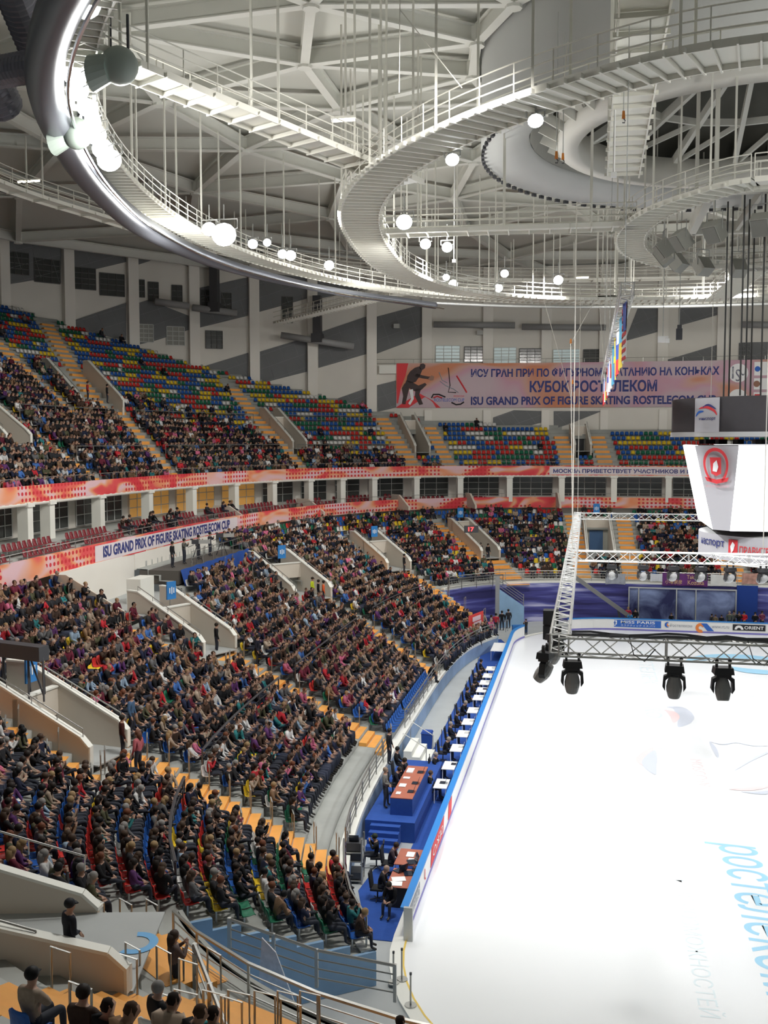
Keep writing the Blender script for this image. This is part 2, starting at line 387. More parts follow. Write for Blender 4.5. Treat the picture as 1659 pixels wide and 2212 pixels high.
# marks in the ice
ib = mat('ice_print_light_blue', (0.40, 0.72, 0.93), 0.3); ib2 = mat('ice_print_pale', (0.80, 0.90, 0.93), 0.3)
ir = mat('ice_print_red', (0.93, 0.72, 0.72), 0.3); ig = mat('ice_print_grey', (0.66, 0.70, 0.78), 0.3)
def onice(x0, y0): return lambda x, y: (x0+y, y0-x, 0.013)
def ice_mark(o, label):
    tag(o, label, 'ice marking')
o = text_obj('ice_lettering', 'ростелеком', onice(-4.05, -15.1), ib, fit=(12.0, 2.0), shear=0.15, bold=0.005); ice_mark(o, 'large light blue Cyrillic wordmark painted in the near ice')
o = text_obj('ice_lettering', 'БОЛЬШЕ ВОЗМОЖНОСТЕЙ', onice(-5.6, -17.3), ib2, fit=(11.2, 0.75)); ice_mark(o, 'very pale line of small lettering left of the big blue wordmark')
o = text_obj('ice_lettering', 'ROSTELECOM CUP', onice(-5.35, 6.3), ib2, fit=(15.3, 1.0)); ice_mark(o, 'pale blue cup title lettering at centre ice between the swooshes')
o = text_obj('ice_lettering', 'MOSCOW', onice(-3.6, -3.9), mat('ice_print_pink', (0.93, 0.74, 0.74), 0.3), fit=(4.2, 0.6)); ice_mark(o, 'faint red city name lettering beside the cup title')
o = text_obj('ice_lettering', 'РОСТЕЛЕК', onice(-5.1, 23.5), ib2, fit=(11, 1.1)); ice_mark(o, 'pale lettering in the ice under the lamps of the light rig')
RZ = [0.014]
def ribbon(name, ctr, width, mt, label, z=0.013):
    RZ[0] += 0.0025; z = RZ[0]
    P = Path2(ctr); q = MB(); n = len(ctr); vs = []
    for i in range(n):
        t = P.d[min(i, n-2)]/P.l[min(i, n-2)]; f = math.sin(PI*(i+0.15)/(n-0.7))**0.8 if 0 <= i < n else 0
        nn = np.array([-t[1], t[0]])*width/2*max(f, 0.06); p = P.p[i]; vs += [(*(p+nn), z), (*(p-nn), z)]
    q.add(vs, [(2*i, 2*i+1, 2*i+3, 2*i+2) for i in range(n-1)]); o = q.build(name, mt); ice_mark(o, label)
def smooth(pts, n=6):
    pts = [np.array(p, float) for p in pts]; out = []
    for i in range(len(pts)-1):
        p0 = pts[max(i-1, 0)]; p1 = pts[i]; p2 = pts[i+1]; p3 = pts[min(i+2, len(pts)-1)]
        for k in range(n):
            t = k/n; out.append(0.5*((2*p1)+(-p0+p2)*t+(2*p0-5*p1+4*p2-p3)*t*t+(-p0+3*p1-3*p2+p3)*t**3))
    out.append(pts[-1]); return out
def pxice(l): return smooth([at(x, y, 0)[:2] for x, y in l])
ribbon('ice_swoosh', pxice([(1440, 1528), (1465, 1530), (1480, 1545), (1478, 1560), (1466, 1571)]), 1.0, ig, 'upper grey swoosh of the cup emblem in the ice')
ribbon('ice_swoosh', pxice([(1435, 1534), (1450, 1539), (1458, 1550), (1455, 1562)]), 0.6, ir, 'upper pale red swoosh of the cup emblem in the ice')
ribbon('ice_swoosh', pxice([(1410, 1615), (1394, 1632), (1388, 1645), (1396, 1657)]), 0.7, ir, 'lower pale red swoosh at the left end of the emblem')
ribbon('ice_swoosh', pxice([(1414, 1622), (1405, 1640), (1403, 1655), (1415, 1674)]), 0.75, ig, 'lower grey swoosh at the left end of the emblem')
ribbon('ice_swoosh', pxice([(1575, 1706), (1620, 1705), (1659, 1696), (1710, 1680)]), 0.5, ir, 'thin red swoosh at the right edge of the ice emblem')
ribbon('ice_swoosh', pxice([(1600, 1711), (1640, 1714), (1659, 1712), (1720, 1700)]), 0.4, ig, 'thin grey swoosh under the red one at right')
ribbon('ice_line_drawing', pxice([(1530, 1602), (1560, 1609), (1590, 1605), (1630, 1612), (1700, 1610)]), 0.16, ig, 'thin grey drawn line of a skater figure in the ice')
ribbon('ice_line_drawing', pxice([(1586, 1666), (1620, 1644), (1659, 1626), (1700, 1610)]), 0.22, ig, 'curved grey stroke below the skater line drawing')
ribbon('ice_line_drawing', pxice([(1533, 1603), (1543, 1618), (1551, 1638)]), 0.25, ig, 'short grey stroke dropping from the skater line drawing')
ribbon('ice_ring', pxice([(1480, 1431), (1530, 1421), (1600, 1421), (1659, 1426), (1740, 1436)]), 2.2, ib, 'upper light blue loop emblem in the far ice')
ribbon('ice_ring', pxice([(1575, 1441), (1610, 1449), (1659, 1453), (1720, 1452)]), 1.5, ib, 'lower light blue loop emblem in the far ice')

# ------------------------------------------------------------------ aisles, vomitories (plan positions)
AISLES = [   # name, plan polyline from the rink outwards, half width, surface
    ('corner', [(-12.9, -36.9), (-14.3, -40.2), (-15.6, -43.5)], 1.3, 'L', 0.36, 0.62),
    ('camera side', [(-15.5, -37.9), (-18.0, -41.8), (-20.5, -44.0)], 1.3, 'L', 0.40, 0.85),
    ('nearest', [(-15.6, -28.0), (-17.2, -32.0), (-19.2, -36.6)], 1.5, 'L', 0.36, 0.53),
    ('second', [(-18.0, -23.3), (-25.3, -22.2), (-26.3, -23.1)], 1.05, 'L', 0.0, 0.48),
    ('second upper', [(-26.0, -25.6), (-36.5, -24.0)], 0.6, 'L', 0.44, 1.0),
    ('third', [(-18.8, -8.6), (-22.1, -7.8), (-25.5, -6.6), (-28.5, -5.8)], 1.05, 'L', 0.0, 0.53),
    ('third upper', [(-27.8, -8.6), (-37, -8.9)], 0.6, 'L', 0.44, 1.0),
    ('fourth', [(-18.7, 7.5), (-22.1, 10.0), (-24.9, 12.5), (-28.0, 13.4)], 1.05, 'L', 0.0, 0.53),
    ('fourth upper', [(-27.5, 9.8), (-36, 12.4)], 0.6, 'L', 0.46, 1.0),
    ('fifth', [(-18.7, 25.1), (-22.6, 28.9), (-25.3, 30.6)], 1.05, 'L', 0.0, 0.53),
    ('fifth upper', [(-25.2, 28.2), (-31.5, 33.4)], 0.6, 'L', 0.46, 1.0),
    ('sixth', [(-14.3, 33.5), (-16.6, 37.5), (-17.9, 40.0)], 1.1, 'L', 0.3, 0.56),
    ('sixth upper', [(-19.2, 39.0), (-24.4, 46.8)], 0.7, 'L', 0.5, 1.0),
    ('seventh', [(-9.3, 38.0), (-9.8, 44.2), (-10.6, 53.5)], 0.75, 'L', 0.33, 1.0),
    ('seventh upper', [(-5.0, 38.0), (-5.0, 44.2), (-5.2, 53.6)], 0.75, 'L', 0.33, 1.0),
    ('eighth', [(4.3, 38.0), (4.3, 53.0)], 1.1, 'L', 0.33, 0.7),
    ('left high', None, 0.8, 'U', (176.5, 175.6), (0.0, 28.0)),
    ('long high', None, 0.85, 'U', (166.6, 162.4), (0.0, 10.4)),
    ('inner high', None, 0.85, 'U', (164.4, 158.0), (10.4, 26.0)),
    ('left outer high', None, 0.8, 'U', (169.3, 166.0), (9.0, 28.0)),
    ('middle high', None, 0.8, 'U', (142.6, 140.8), (0.0, 16.0)),
    ('far high', None, 0.8, 'U', (121.8, 121.4), (0.0, 10.4)),
    ('far inner high', None, 0.7, 'U', (115.8, 115.0), (0.0, 9.4)),
    ('back high', None, 0.8, 'U', (98.9, 98.6), (0.0, 7.6)),
    ('back right high', None, 0.8, 'U', (94.8, 94.9), (0.0, 7.6)),
]
def aisle_line(a):
    if a[3] == 'L': return np.array(a[1], float), a[4], a[5]
    t0, t1 = a[4]; d0, d1 = a[5]
    return np.array([upP(t0+(t1-t0)*k/8, d0+(d1-d0)*k/8)[:2] for k in range(9)]), d0, d1
VOMS = [  # surface, bottom (theta, p), top (theta, p), width, name, header fraction (0 = no opening)
    ('L', (240.2, 0.545), (233.5, 0.80), 3.9, 'nearest', 0.75),
    ('L', (202.1, 0.485), (200.2, 0.76), 2.6, 'second', 0.59),
    ('L', (182.2, 0.53), (181.8, 0.80), 2.6, 'third', 0.60),
    ('L', (172.8, 0.53), (170.2, 0.80), 3.3, 'fourth', 0.60),
    ('L', (144.8, 0.525), (144.6, 0.80), 2.6, 'fifth', 0.62),
    ('L', (116.3, 0.55), (119.2, 0.86), 2.1, 'sixth', 0.88),
    ('L', (95.8, 0.525), (95.7, 0.90), 2.8, 'seventh', 0.90),
    ('U', (164.2, 10.6), (163.2, 16.4), 4.4, 'long high', 0),
    ('U', (178.6, 5.4), (178.2, 12.0), 2.6, 'left high', 0.6),
    ('U', (139.3, 4.5), (139.6, 9.9), 1.9, 'middle high', 0.7),
    ('U', (118.8, 3.7), (118.3, 9.0), 1.9, 'far high', 0.8),
    ('U', (96.8, 3.9), (96.7, 7.3), 2.0, 'back high', 0.9),
]
def sxy(su, th, p): return (low_xy if su == 'L' else up_xy)(th, p)
def sP(su, thd, p): return lowP(thd, p) if su == 'L' else upP(thd, p)
VB = []
for su, (tb, pb), (tt, pt_), w_, nm, fh in VOMS:
    B = sP(su, tb, pb); T = sP(su, tt, pt_); 
    if nm == 'nearest': B = np.array([-19.9, -38.0, 5.35]); T = np.array([-25.8, -39.35, 7.1])
    d = (T-B)[:2]; L = np.hypot(*d); VB.append((su, B, T, d/L, L, w_, nm, fh))
def in_voms(su, x, y, margin=0.0, front=0.0, cut=False):
    r = np.zeros(np.shape(x), bool)
    for s_, B, T, d, L, w_, nm, fh in VB:
        if s_ != su or (cut and fh == 0): continue
        if cut: L = L*fh
        t = (x-B[0])*d[0]+(y-B[1])*d[1]; q = -(x-B[0])*d[1]+(y-B[1])*d[0]
        r |= (t > -front) & (t < L+margin) & (np.abs(q) < w_/2+margin)
    return r
def pl_dist(line, x, y):
    best = np.full(np.shape(x), 1e9)
    for a, b_ in zip(line[:-1], line[1:]):
        d = b_-a; L2 = d@d; t = np.clip(((x-a[0])*d[0]+(y-a[1])*d[1])/L2, 0, 1)
        best = np.minimum(best, np.hypot(x-a[0]-d[0]*t, y-a[1]-d[1]*t))
    return best
AL = []
for a in AISLES:
    l, p0, p1 = aisle_line(a); AL.append((a[0], l, a[2], a[3], p0, p1))
def in_aisles(su, x, y, p, margin=0.12):
    r = np.zeros(np.shape(x), bool)
    for nm, l, hw, s_, p0, p1 in AL:
        if s_ == su: r |= (pl_dist(l, x, y) < hw+margin) & (p > p0-0.03) & (p < p1+(0.05 if su == 'L' else 1.0))
    return r
def s_front(thd):      # the lowest rows are missing across the far end and at the near corner
    thd = np.asarray(thd, float)
    return np.where(thd < 138.5, 0.33, np.where(thd > 226.5, 7/22+0.001, 0.0))

def plat_zone(x, y): return (x < -30.0) & (y > 4.5) & (y < 13.8) & (x < -31.0)

# ------------------------------------------------------------------ terraces
def terrace(su, name, rows, t0, t1, n, mats):
    """rows: list of (p_inner, p_outer, z, z_prev)"""
    T = np.radians(np.linspace(t0, t1, n)); Tm = (T[1:]+T[:-1])/2; Td = np.degrees(Tm)
    V = []; Fc = []; base = 0
    for p0, p1, z, zp in rows:
        x0, y0 = sxy(su, T, p0); x1, y1 = sxy(su, T, p1)
        xm, ym = sxy(su, Tm, (p0+p1)/2)
        ok = ~in_voms(su, xm, ym, cut=True)
        if su == 'L' and p0 >= 16.9/22: ok &= ~((ym > -7.5) & (ym < 2.9) & (xm < -30))
        if su == 'L': ok &= (p0 >= s_front(Td)-0.005)
        else: ok &= (p0 < dtop(Td)+RD)
        nT = len(T)
        V.append(np.c_[x0, y0, np.full(nT, zp)]); V.append(np.c_[x0, y0, np.full(nT, z)]); V.append(np.c_[x1, y1, np.full(nT, z)])
        idx = np.nonzero(ok)[0]
        a = base+idx
        Fc.append(np.c_[a, a+1, a+nT+1, a+nT]); Fc.append(np.c_[a+nT, a+nT+1, a+2*nT+1, a+2*nT])
        base += 3*nT
    V = np.concatenate(V); Fc = np.concatenate(Fc)
    me = np_mesh(name, V, Fc); me.materials.append(mats)
    o = bpy.data.objects.new(name, me); C.objects.link(o); o['kind'] = 'structure'; return o
def np_mesh(name, V, Fc, smooth=False):
    me = bpy.data.meshes.new(name); k = Fc.shape[1]
    me.vertices.add(len(V)); me.vertices.foreach_set('co', np.ascontiguousarray(V, np.float32).ravel())
    me.loops.add(Fc.size); me.loops.foreach_set('vertex_index', np.ascontiguousarray(Fc, np.int32).ravel())
    me.polygons.add(len(Fc)); me.polygons.foreach_set('loop_start', np.arange(0, Fc.size, k, dtype=np.int32))
    if smooth: me.polygons.foreach_set('use_smooth', np.ones(len(Fc), bool))
    me.update(calc_edges=True); return me
LROWS = [(i/NLOW, (i+1)/NLOW, low_z(i/NLOW), low_z(max(i-1, 0)/NLOW) if i else 0.85) for i in range(NLOW)]
LROWS.append((1.0, 1.16, 8.6, low_z(21/22)))
NUP = 36
UROWS = [(0.2+j*RD, 0.2+(j+1)*RD, up_z(0.2+j*RD), up_z(0.2+(j-1)*RD) if j else ZU) for j in range(NUP)]
terrace('L', 'lower_terrace', LROWS, 77, 264, 780, concrete)
terrace('U', 'upper_terrace', UROWS, 76, 200, 640, concrete)

# front walls of the stands
def vwall(name, P, z0, z1, th, mats, u0=None, u1=None, step=1.0, **props):
    u0 = 0 if u0 is None else u0; u1 = P.L if u1 is None else u1
    us = [u0] + [c for c in P.c if u0 < c < u1] + [u1]
    q = MB(); n = len(us); vs = []
    for i, u in enumerate(us):
        um = min(max(u, 1e-4), P.L-1e-4); nn = (P.nrm(um-1e-3)+P.nrm(um+1e-3)); nn /= max(np.hypot(*nn), 1e-6); p = P.pt(u)
        a = z0(u) if callable(z0) else z0; c = z1(u) if callable(z1) else z1
        vs += [(*p, a), (*p, c), (*(p-nn*th), c), (*(p-nn*th), a)]
    fs = [(4*i+k, 4*i+4+k, 4*i+4+(k+1) % 4, 4*i+(k+1) % 4) for i in range(n-1) for k in range(4)] + [(0, 1, 2, 3), tuple(4*(n-1)+k for k in (3, 2, 1, 0))]
    q.add(vs, fs)
    # uv in metres
    me = q.mesh(name, mats); uv = me.uv_layers.new(name='UVMap'); uvd = np.zeros((len(me.loops), 2))
    for pl in me.polygons:
        for li in pl.loop_indices:
            vi = me.loops[li].vertex_index; uvd[li] = (us[vi//4], me.vertices[vi].co.z - (z0(us[vi//4]) if callable(z0) else z0))
    uv.data.foreach_set('uv', uvd.ravel())
    o = bpy.data.objects.new(name, me); C.objects.link(o)
    for k, v in props.items(): o[k] = v
    return o
front_print = mat('blue_ice_print', (0.26, 0.37, 0.54), 0.7, noise=0.5, nscale=0.5)
P = curve_path(lambda T: low_xy(T, 0.0), 226.5, 138.5, 160)
vwall('wall_front_left', P, -0.05, 0.86, 0.12, front_print, kind='structure')
vwall('trim_3', P, 0.86, 1.06, 0.45, coping_m, kind='structure')
# dark blue printed wall across the far end
def blue_print_mat():
    M = bpy.data.materials.new('navy_ray_print'); M.use_nodes = True; nt = M.node_tree; b = nt.nodes['Principled BSDF']; b.inputs['Roughness'].default_value = 0.75
    uv = nt.nodes.new('ShaderNodeUVMap'); uv.uv_map = 'UVMap'
    mp = nt.nodes.new('ShaderNodeMapping'); mp.inputs['Rotation'].default_value = (0, 0, -0.45); mp.inputs['Scale'].default_value = (0.12, 1.4, 1)
    n = nt.nodes.new('ShaderNodeTexNoise'); n.inputs['Scale'].default_value = 1.1; n.inputs['Detail'].default_value = 3
    r = nt.nodes.new('ShaderNodeValToRGB'); e = r.color_ramp.elements
    e[0].position = 0.38; e[0].color = (0.03, 0.028, 0.13, 1); e[1].position = 0.68; e[1].color = (0.55, 0.55, 0.78, 1)
    x = e.new(0.50); x.color = (0.06, 0.06, 0.27, 1); x = e.new(0.58); x.color = (0.13, 0.14, 0.42, 1)
    nt.links.new(uv.outputs[0], mp.inputs[0]); nt.links.new(mp.outputs[0], n.inputs['Vector']); nt.links.new(n.outputs['Fac'], r.inputs[0]); nt.links.new(r.outputs[0], b.inputs['Base Color'])
    return M
navy_print = blue_print_mat()
P = curve_path(lambda T: low_xy(T, 0.33), 138.5, 77, 60)
vwall('wall_front_far', P, -0.05, low_z(0.33), 0.2, navy_print, kind='structure')
vwall('trim_4', P, low_z(0.33), low_z(0.33)+0.18, 0.4, coping_m, kind='structure')
PFAR = P
P = curve_path(lambda T: low_xy(T, 7/22), 263, 226.5, 50)
vwall('wall_front_near', P, -0.05, low_z(7/22)-0.0, 0.2, lightblue, kind='structure')
vwall('trim_5', P, low_z(7/22)-0.02, low_z(7/22)+0.06, 0.12, concrete, kind='structure')
# ends of the low rows (stepped side walls)
for nm, thd in (('wall_end_near', 226.5), ('wall_end_far', 138.5)):
    q = MB()
    for i in range(8 if thd < 200 else 7):
        a = lowP(thd, i/22); c = lowP(thd, (i+1)/22); sgn = 1 if thd > 200 else -1
        tdir = (lowP(thd+0.3, i/22)-lowP(thd, i/22)); tdir[2] = 0; tdir /= np.linalg.norm(tdir)
        off = tdir*0.12*sgn
        q.prism([(*a[:2], -0.05), (*c[:2], -0.05), (*c[:2], low_z(i/22)+0.02), (*a[:2], low_z(i/22)+0.02)], tuple(off))
    q.build(nm, lightblue, kind='structure')

# aisle stairs
STAIRW = {}
for (nm, l, hw, su, p0, p1) in AL:
    rows = LROWS[:22] if su == 'L' else UROWS
    q = MB(); P = Path2(l); ts = np.linspace(0, P.L, 400); pts = np.array([P.pt(u) for u in ts])
    cnt = 0
    for (a, b_, z, zp) in rows:
        if a < p0-0.02 or b_ > p1+0.03: continue
        for half in (0, 1):
            pa = a+(b_-a)*(0.0 if half == 0 else 0.5); pb = a+(b_-a)*(0.46 if half == 0 else 0.96); pm = (pa+pb)/2
            # find theta where the aisle line crosses this row
            T = np.radians(np.linspace(82, 263, 2400)); x, y = sxy(su, T, pm)
            dd = pl_dist(l, x, y); k = int(np.argmin(dd))
            if dd[k] > 0.3: continue
            if in_voms(su, np.array([x[k]]), np.array([y[k]]), cut=True)[0]: continue
            if su == 'U' and pm > dtop(math.degrees(T[k])): continue
            tl = math.hypot(x[min(k+1, 2399)]-x[k-1], y[min(k+1, 2399)]-y[k-1])/2; dth = (T[1]-T[0])*hw/max(tl, 1e-6)
            t0, t1 = T[k]-dth, T[k]+dth; zt = z+(0.014 if half == 0 else (0.5*(low_z(1/22)-low_z(0)) if su == 'L' else 0.26)+0.01)
            A = [sxy(su, t, p) for t, p in ((t0, pa), (t1, pa), (t1, pb), (t0, pb))]
            A = [(float(u), float(v)) for u, v in A]
            # row riser offset: plate thickness
            vs = [(*c, z-0.01) for c in A] + [(*c, zt) for c in A]
            q.add(vs, [(4, 5, 6, 7), (7, 6, 5, 4)][:1] + [(0, 1, 5, 4), (1, 2, 6, 5), (2, 3, 7, 6), (3, 0, 4, 7)], 0)
            cnt += 1
    if cnt:
        o = q.build('aisle_stair', orange_m)
        if su == 'L': where = {'corner': 'at the bottom edge behind the long rail', 'camera side': 'in the bottom left corner below the nearest entrance wall', 'nearest': 'beside the landing under the policeman', 'eighth': 'at the right edge of the far lower stand'}.get(nm, 'of the lower stand, the %s from the camera' % nm)
        else: where = {'left high': 'of the upper tier at the left edge of the picture', 'long high': 'of the upper tier, longest and leftmost', 'inner high': 'of the upper tier between the two white parapets', 'left outer high': 'of the upper tier just left of the two white parapets', 'middle high': 'of the upper tier beside the middle white parapet', 'far high': 'of the upper tier left of the far corner doorway', 'far inner high': 'of the upper tier right of the far corner doorway', 'back high': 'of the upper tier left of the back doorway', 'back right high': 'of the upper tier right of the back doorway'}[nm]
        tag(o, 'orange steps ' + where, 'stairs')

# vomitories
sign_m = mat('sign_blue', (0.02, 0.20, 0.55), 0.5)
inner_m = mat('inner_wall_grey', (0.50, 0.51, 0.47), 0.85, noise=0.05)
for vi, (su, B, T, d, L, w_, nm, fh) in enumerate(VB):
    Hd = B+(T-B)*fh; Lh = L*fh
    nv = np.array([-d[1], d[0]]); zf = B[2]-0.02; H = 0.95
    root = empty('entrance_parapet', (0, 0, 0))
    up_ = su == 'U'
    slope = (T[2]-B[2])/L
    def pnt(t, q_, z): 
        c = B[:2]+d*t+nv*q_; return (c[0], c[1], z)
    for sd in (-1, 1):
        q = MB(); a, c = sd*(w_/2), sd*(w_/2-0.2)
        ex_ = -1.5 if (vi == 0 and sd > 0) else 0
        zo = (-0.15 if sd > 0 else -0.6) if vi == 0 else 0.0
        prof = [(ex_, zf-1.2), (ex_, B[2]+H*0.75+zo), (ex_+0.35, B[2]+H+0.1+zo), (L-0.6, T[2]+H+zo), (L+0.3, T[2]+H+zo), (L+0.3, zf-1.2)]
        q.prism([pnt(t, a, z) for t, z in prof], tuple((nv*(c-a)).tolist()+[0]))
        q.build('parapet_wall', parapet_m, root)
        q = MB()
        for (ta, za), (tb, zb) in zip(prof[1:5], prof[2:5]):
            q.bar(pnt(ta, (a+c)/2, za+0.03), pnt(tb, (a+c)/2, zb+0.03), 0.28, 0.07)
        q.bar(pnt(ex_-0.03, (a+c)/2, zf+0.1), pnt(ex_-0.03, (a+c)/2, prof[1][1]+0.05), 0.26, 0.06)
        q.build('coping', coping_m, root)
        q = MB(); ra = pnt(0.3, (a+c)/2, B[2]+H+0.42); rb = pnt(L-0.5, (a+c)/2, T[2]+H+0.32)
        q.tube([ra, rb], 0.025, 6)
        for k in range(5):
            f = k/4; p0 = [ra[i]+(rb[i]-ra[i])*f for i in range(3)]; q.tube([(p0[0], p0[1], p0[2]-0.36), p0], 0.018, 5)
        q.build('handrail', rail_m, root)
    if fh > 0:
        hz = Hd[2]
        q = MB(); q.prism([pnt(Lh, -w_/2, hz-0.15), pnt(Lh, w_/2, hz-0.15), pnt(Lh, w_/2, hz+H), pnt(Lh, -w_/2, hz+H)], tuple((d*0.22).tolist()+[0])); q.build('header_wall', parapet_m, root)
        q = MB(); q.bar(pnt(Lh+0.1, -w_/2, hz+H+0.03), pnt(Lh+0.1, w_/2, hz+H+0.03), 0.3, 0.07); q.build('coping', coping_m, root)
        q = MB(); q.prism([pnt(Lh+0.22, -w_/2+0.2, hz+0.35), pnt(Lh+0.22, w_/2-0.2, hz+0.35), pnt(L+0.2, w_/2-0.2, hz+0.35), pnt(L+0.2, -w_/2+0.2, hz+0.35)], (0, 0, 0.1)); q.build('upper_landing', floor_m, root)
        q = MB(); q.prism([pnt(Lh+0.5, -w_/2+0.2, zf-0.1), pnt(Lh+0.5, w_/2-0.2, zf-0.1), pnt(Lh+0.5, w_/2-0.2, hz), pnt(Lh+0.5, -w_/2+0.2, hz)], tuple((d*0.1).tolist()+[0])); q.build('back_wall', inner_m, root)
        q = MB(); q.prism([pnt(-0.25 if vi else -1.6, -w_/2+0.2, zf), pnt(-0.25 if vi else -1.6, w_/2-0.2, zf), pnt(Lh+0.6, w_/2-0.2, zf), pnt(Lh+0.6, -w_/2+0.2, zf)], (0, 0, 0.05)); q.build('landing', floor_m, root)
        dm = mat('door_blue', (0.08, 0.17, 0.35), 0.6) if vi in (6,) else darkm
        q = MB(); q.prism([pnt(Lh+0.48, -0.7, zf+0.03), pnt(Lh+0.48, 0.7, zf+0.03), pnt(Lh+0.48, 0.7, min(zf+2.1, hz-0.2)), pnt(Lh+0.48, -0.7, min(zf+2.1, hz-0.2))], tuple((-d*0.05).tolist()+[0])); q.build('doorway', dm, root)
    wh = {0: 'in the near corner with a policeman leaning inside', 1: 'behind the second orange stair from the camera', 2: 'left of the blue draped camera stand', 3: 'right of the blue draped camera stand', 4: 'in the curve of the lower stand with blue sign', 5: 'in the far corner with red digits beside it', 6: 'around the blue doorway in the far end stand', 7: 'highest at left of the upper tier', 8: 'at the left edge of the upper tier', 9: 'in the middle of the upper tier', 10: 'in the far corner of the upper tier', 11: 'around the dark doorway at the back upper tier'}[vi]
    tag(root, 'sloping parapet walls ' + wh, 'stand entrance')
    if vi < 7:      # blue sign on a post at the head of the entrance
        s0 = empty('section_sign', (0, 0, 0)); fx = -d
        q = MB(); zz = Hd[2]+0.45
        q.tube([pnt(Lh+0.5, 0, zz+0.02), pnt(Lh+0.5, 0, zz+1.9)], 0.03, 6); q.build('post', rail_m, s0)
        q = MB(); cc = np.array(pnt(Lh+0.42, 0, zz+1.4)); ex = nv*0.33
        q.prism([tuple(cc+np.array([*(-ex), -0.5])), tuple(cc+np.array([*ex, -0.5])), tuple(cc+np.array([*ex, 0.5])), tuple(cc+np.array([*(-ex), 0.5]))], tuple((-d*0.08).tolist()+[0])); q.build('panel', sign_m, s0)
        q = MB()
        for dx, hh in ((-0.15, 0.3), (0.0, 0.4), (0.15, 0.3)):
            c2 = cc-np.array([*(d*0.09), 0])+np.array([*(nv*dx), 0]); e2 = nv*0.035
            q.prism([tuple(c2+np.array([*(-e2), -hh/2])), tuple(c2+np.array([*e2, -hh/2])), tuple(c2+np.array([*e2, hh/2])), tuple(c2+np.array([*(-e2), hh/2]))], tuple((-d*0.01).tolist()+[0]))
        q.build('sign_mark', white_txt, s0)
        tag(s0, 'blue section sign on a post over the entrance ' + ['in the near corner', 'second from the camera', 'left of the blue drape', 'right of the blue drape', 'in the stand curve', 'in the far corner', 'with the blue doorway'][vi], 'sign')

# ------------------------------------------------------------------ fascia bands, suites
def fascia_mat():
    M = bpy.data.materials.new('fascia_print'); M.use_nodes = True; nt = M.node_tree; b = nt.nodes['Principled BSDF']; b.inputs['Roughness'].default_value = 0.7
    L = nt.links.new
    uv = nt.nodes.new('ShaderNodeUVMap'); uv.uv_map = 'UVMap'
    mp = nt.nodes.new('ShaderNodeMapping'); mp.inputs['Scale'].default_value = (0.16, 0.35, 1)
    n = nt.nodes.new('ShaderNodeTexNoise'); n.inputs['Scale'].default_value = 1.3; n.inputs['Detail'].default_value = 1.0; n.inputs['Distortion'].default_value = 1.5
    r = nt.nodes.new('ShaderNodeValToRGB'); e = r.color_ramp.elements
    e[0].position = 0.36; e[0].color = (0.70, 0.045, 0.06, 1); e[1].position = 0.66; e[1].color = (0.78, 0.52, 0.56, 1)
    x = e.new(0.46); x.color = (0.76, 0.10, 0.10, 1); x = e.new(0.52); x.color = (0.82, 0.30, 0.14, 1); x = e.new(0.58); x.color = (0.80, 0.42, 0.30, 1)
    L(uv.outputs[0], mp.inputs[0]); L(mp.outputs[0], n.inputs['Vector']); L(n.outputs['Fac'], r.inputs[0])
    # dots
    m2 = nt.nodes.new('ShaderNodeVectorMath'); m2.operation = 'MULTIPLY'; m2.inputs[1].default_value = (2.3, 2.6, 1); L(uv.outputs[0], m2.inputs[0])
    fr = nt.nodes.new('ShaderNodeVectorMath'); fr.operation = 'FRACTION'; L(m2.outputs[0], fr.inputs[0])
    sb = nt.nodes.new('ShaderNodeVectorMath'); sb.operation = 'SUBTRACT'; sb.inputs[1].default_value = (0.5, 0.5, 0); L(fr.outputs[0], sb.inputs[0])
    ln = nt.nodes.new('ShaderNodeVectorMath'); ln.operation = 'LENGTH'; L(sb.outputs[0], ln.inputs[0])
    lt = nt.nodes.new('ShaderNodeMath'); lt.operation = 'LESS_THAN'; lt.inputs[1].default_value = 0.30; L(ln.outputs['Value'], lt.inputs[0])
    n2 = nt.nodes.new('ShaderNodeTexNoise'); n2.inputs['Scale'].default_value = 0.16; n2.inputs['Detail'].default_value = 0.0; L(uv.outputs[0], n2.inputs['Vector'])
    gt = nt.nodes.new('ShaderNodeMath'); gt.operation = 'GREATER_THAN'; gt.inputs[1].default_value = 0.47; L(n2.outputs['Fac'], gt.inputs[0])
    ml = nt.nodes.new('ShaderNodeMath'); ml.operation = 'MULTIPLY'; L(lt.outputs[0], ml.inputs[0]); L(gt.outputs[0], ml.inputs[1])
    mx = nt.nodes.new('ShaderNodeMix'); mx.data_type = 'RGBA'; mx.inputs[7].default_value = (0.62, 0.03, 0.04, 1); L(ml.outputs[0], mx.inputs[0]); L(r.outputs[0], mx.inputs[6])
    L(mx.outputs[2], b.inputs['Base Color'])
    return M
fascia_m = fascia_mat()
PL = curve_path(lambda T: low_xy(T, 1.0), 222, 77, 220)
PU = curve_path(lambda T: up_xy(T, 0.0), 215, 77, 220)
fas_low = vwall('fascia_banner', PL, 9.25, 10.4, 0.18, fascia_m); tag(fas_low, 'lower red and orange dotted banner band around the balcony', 'banner')
fas_up = vwall('fascia_banner', PU, 12.75, 13.8, 0.18, fascia_m); tag(fas_up, 'upper red and orange dotted banner band under the high tier', 'banner')
def arc_strip(P, u0, u1, z0, z1, off, mats, name, parent=None):
    us = np.linspace(u0, u1, max(2, int(abs(u1-u0)/0.5)+2)); q = MB()
    vs = []
    for u in us: vs += [P.P(u, z0, off), P.P(u, z1, off)]
    q.add(vs, [(2*i, 2*i+2, 2*i+3, 2*i+1) for i in range(len(us)-1)]); return q.build(name, mats, parent)
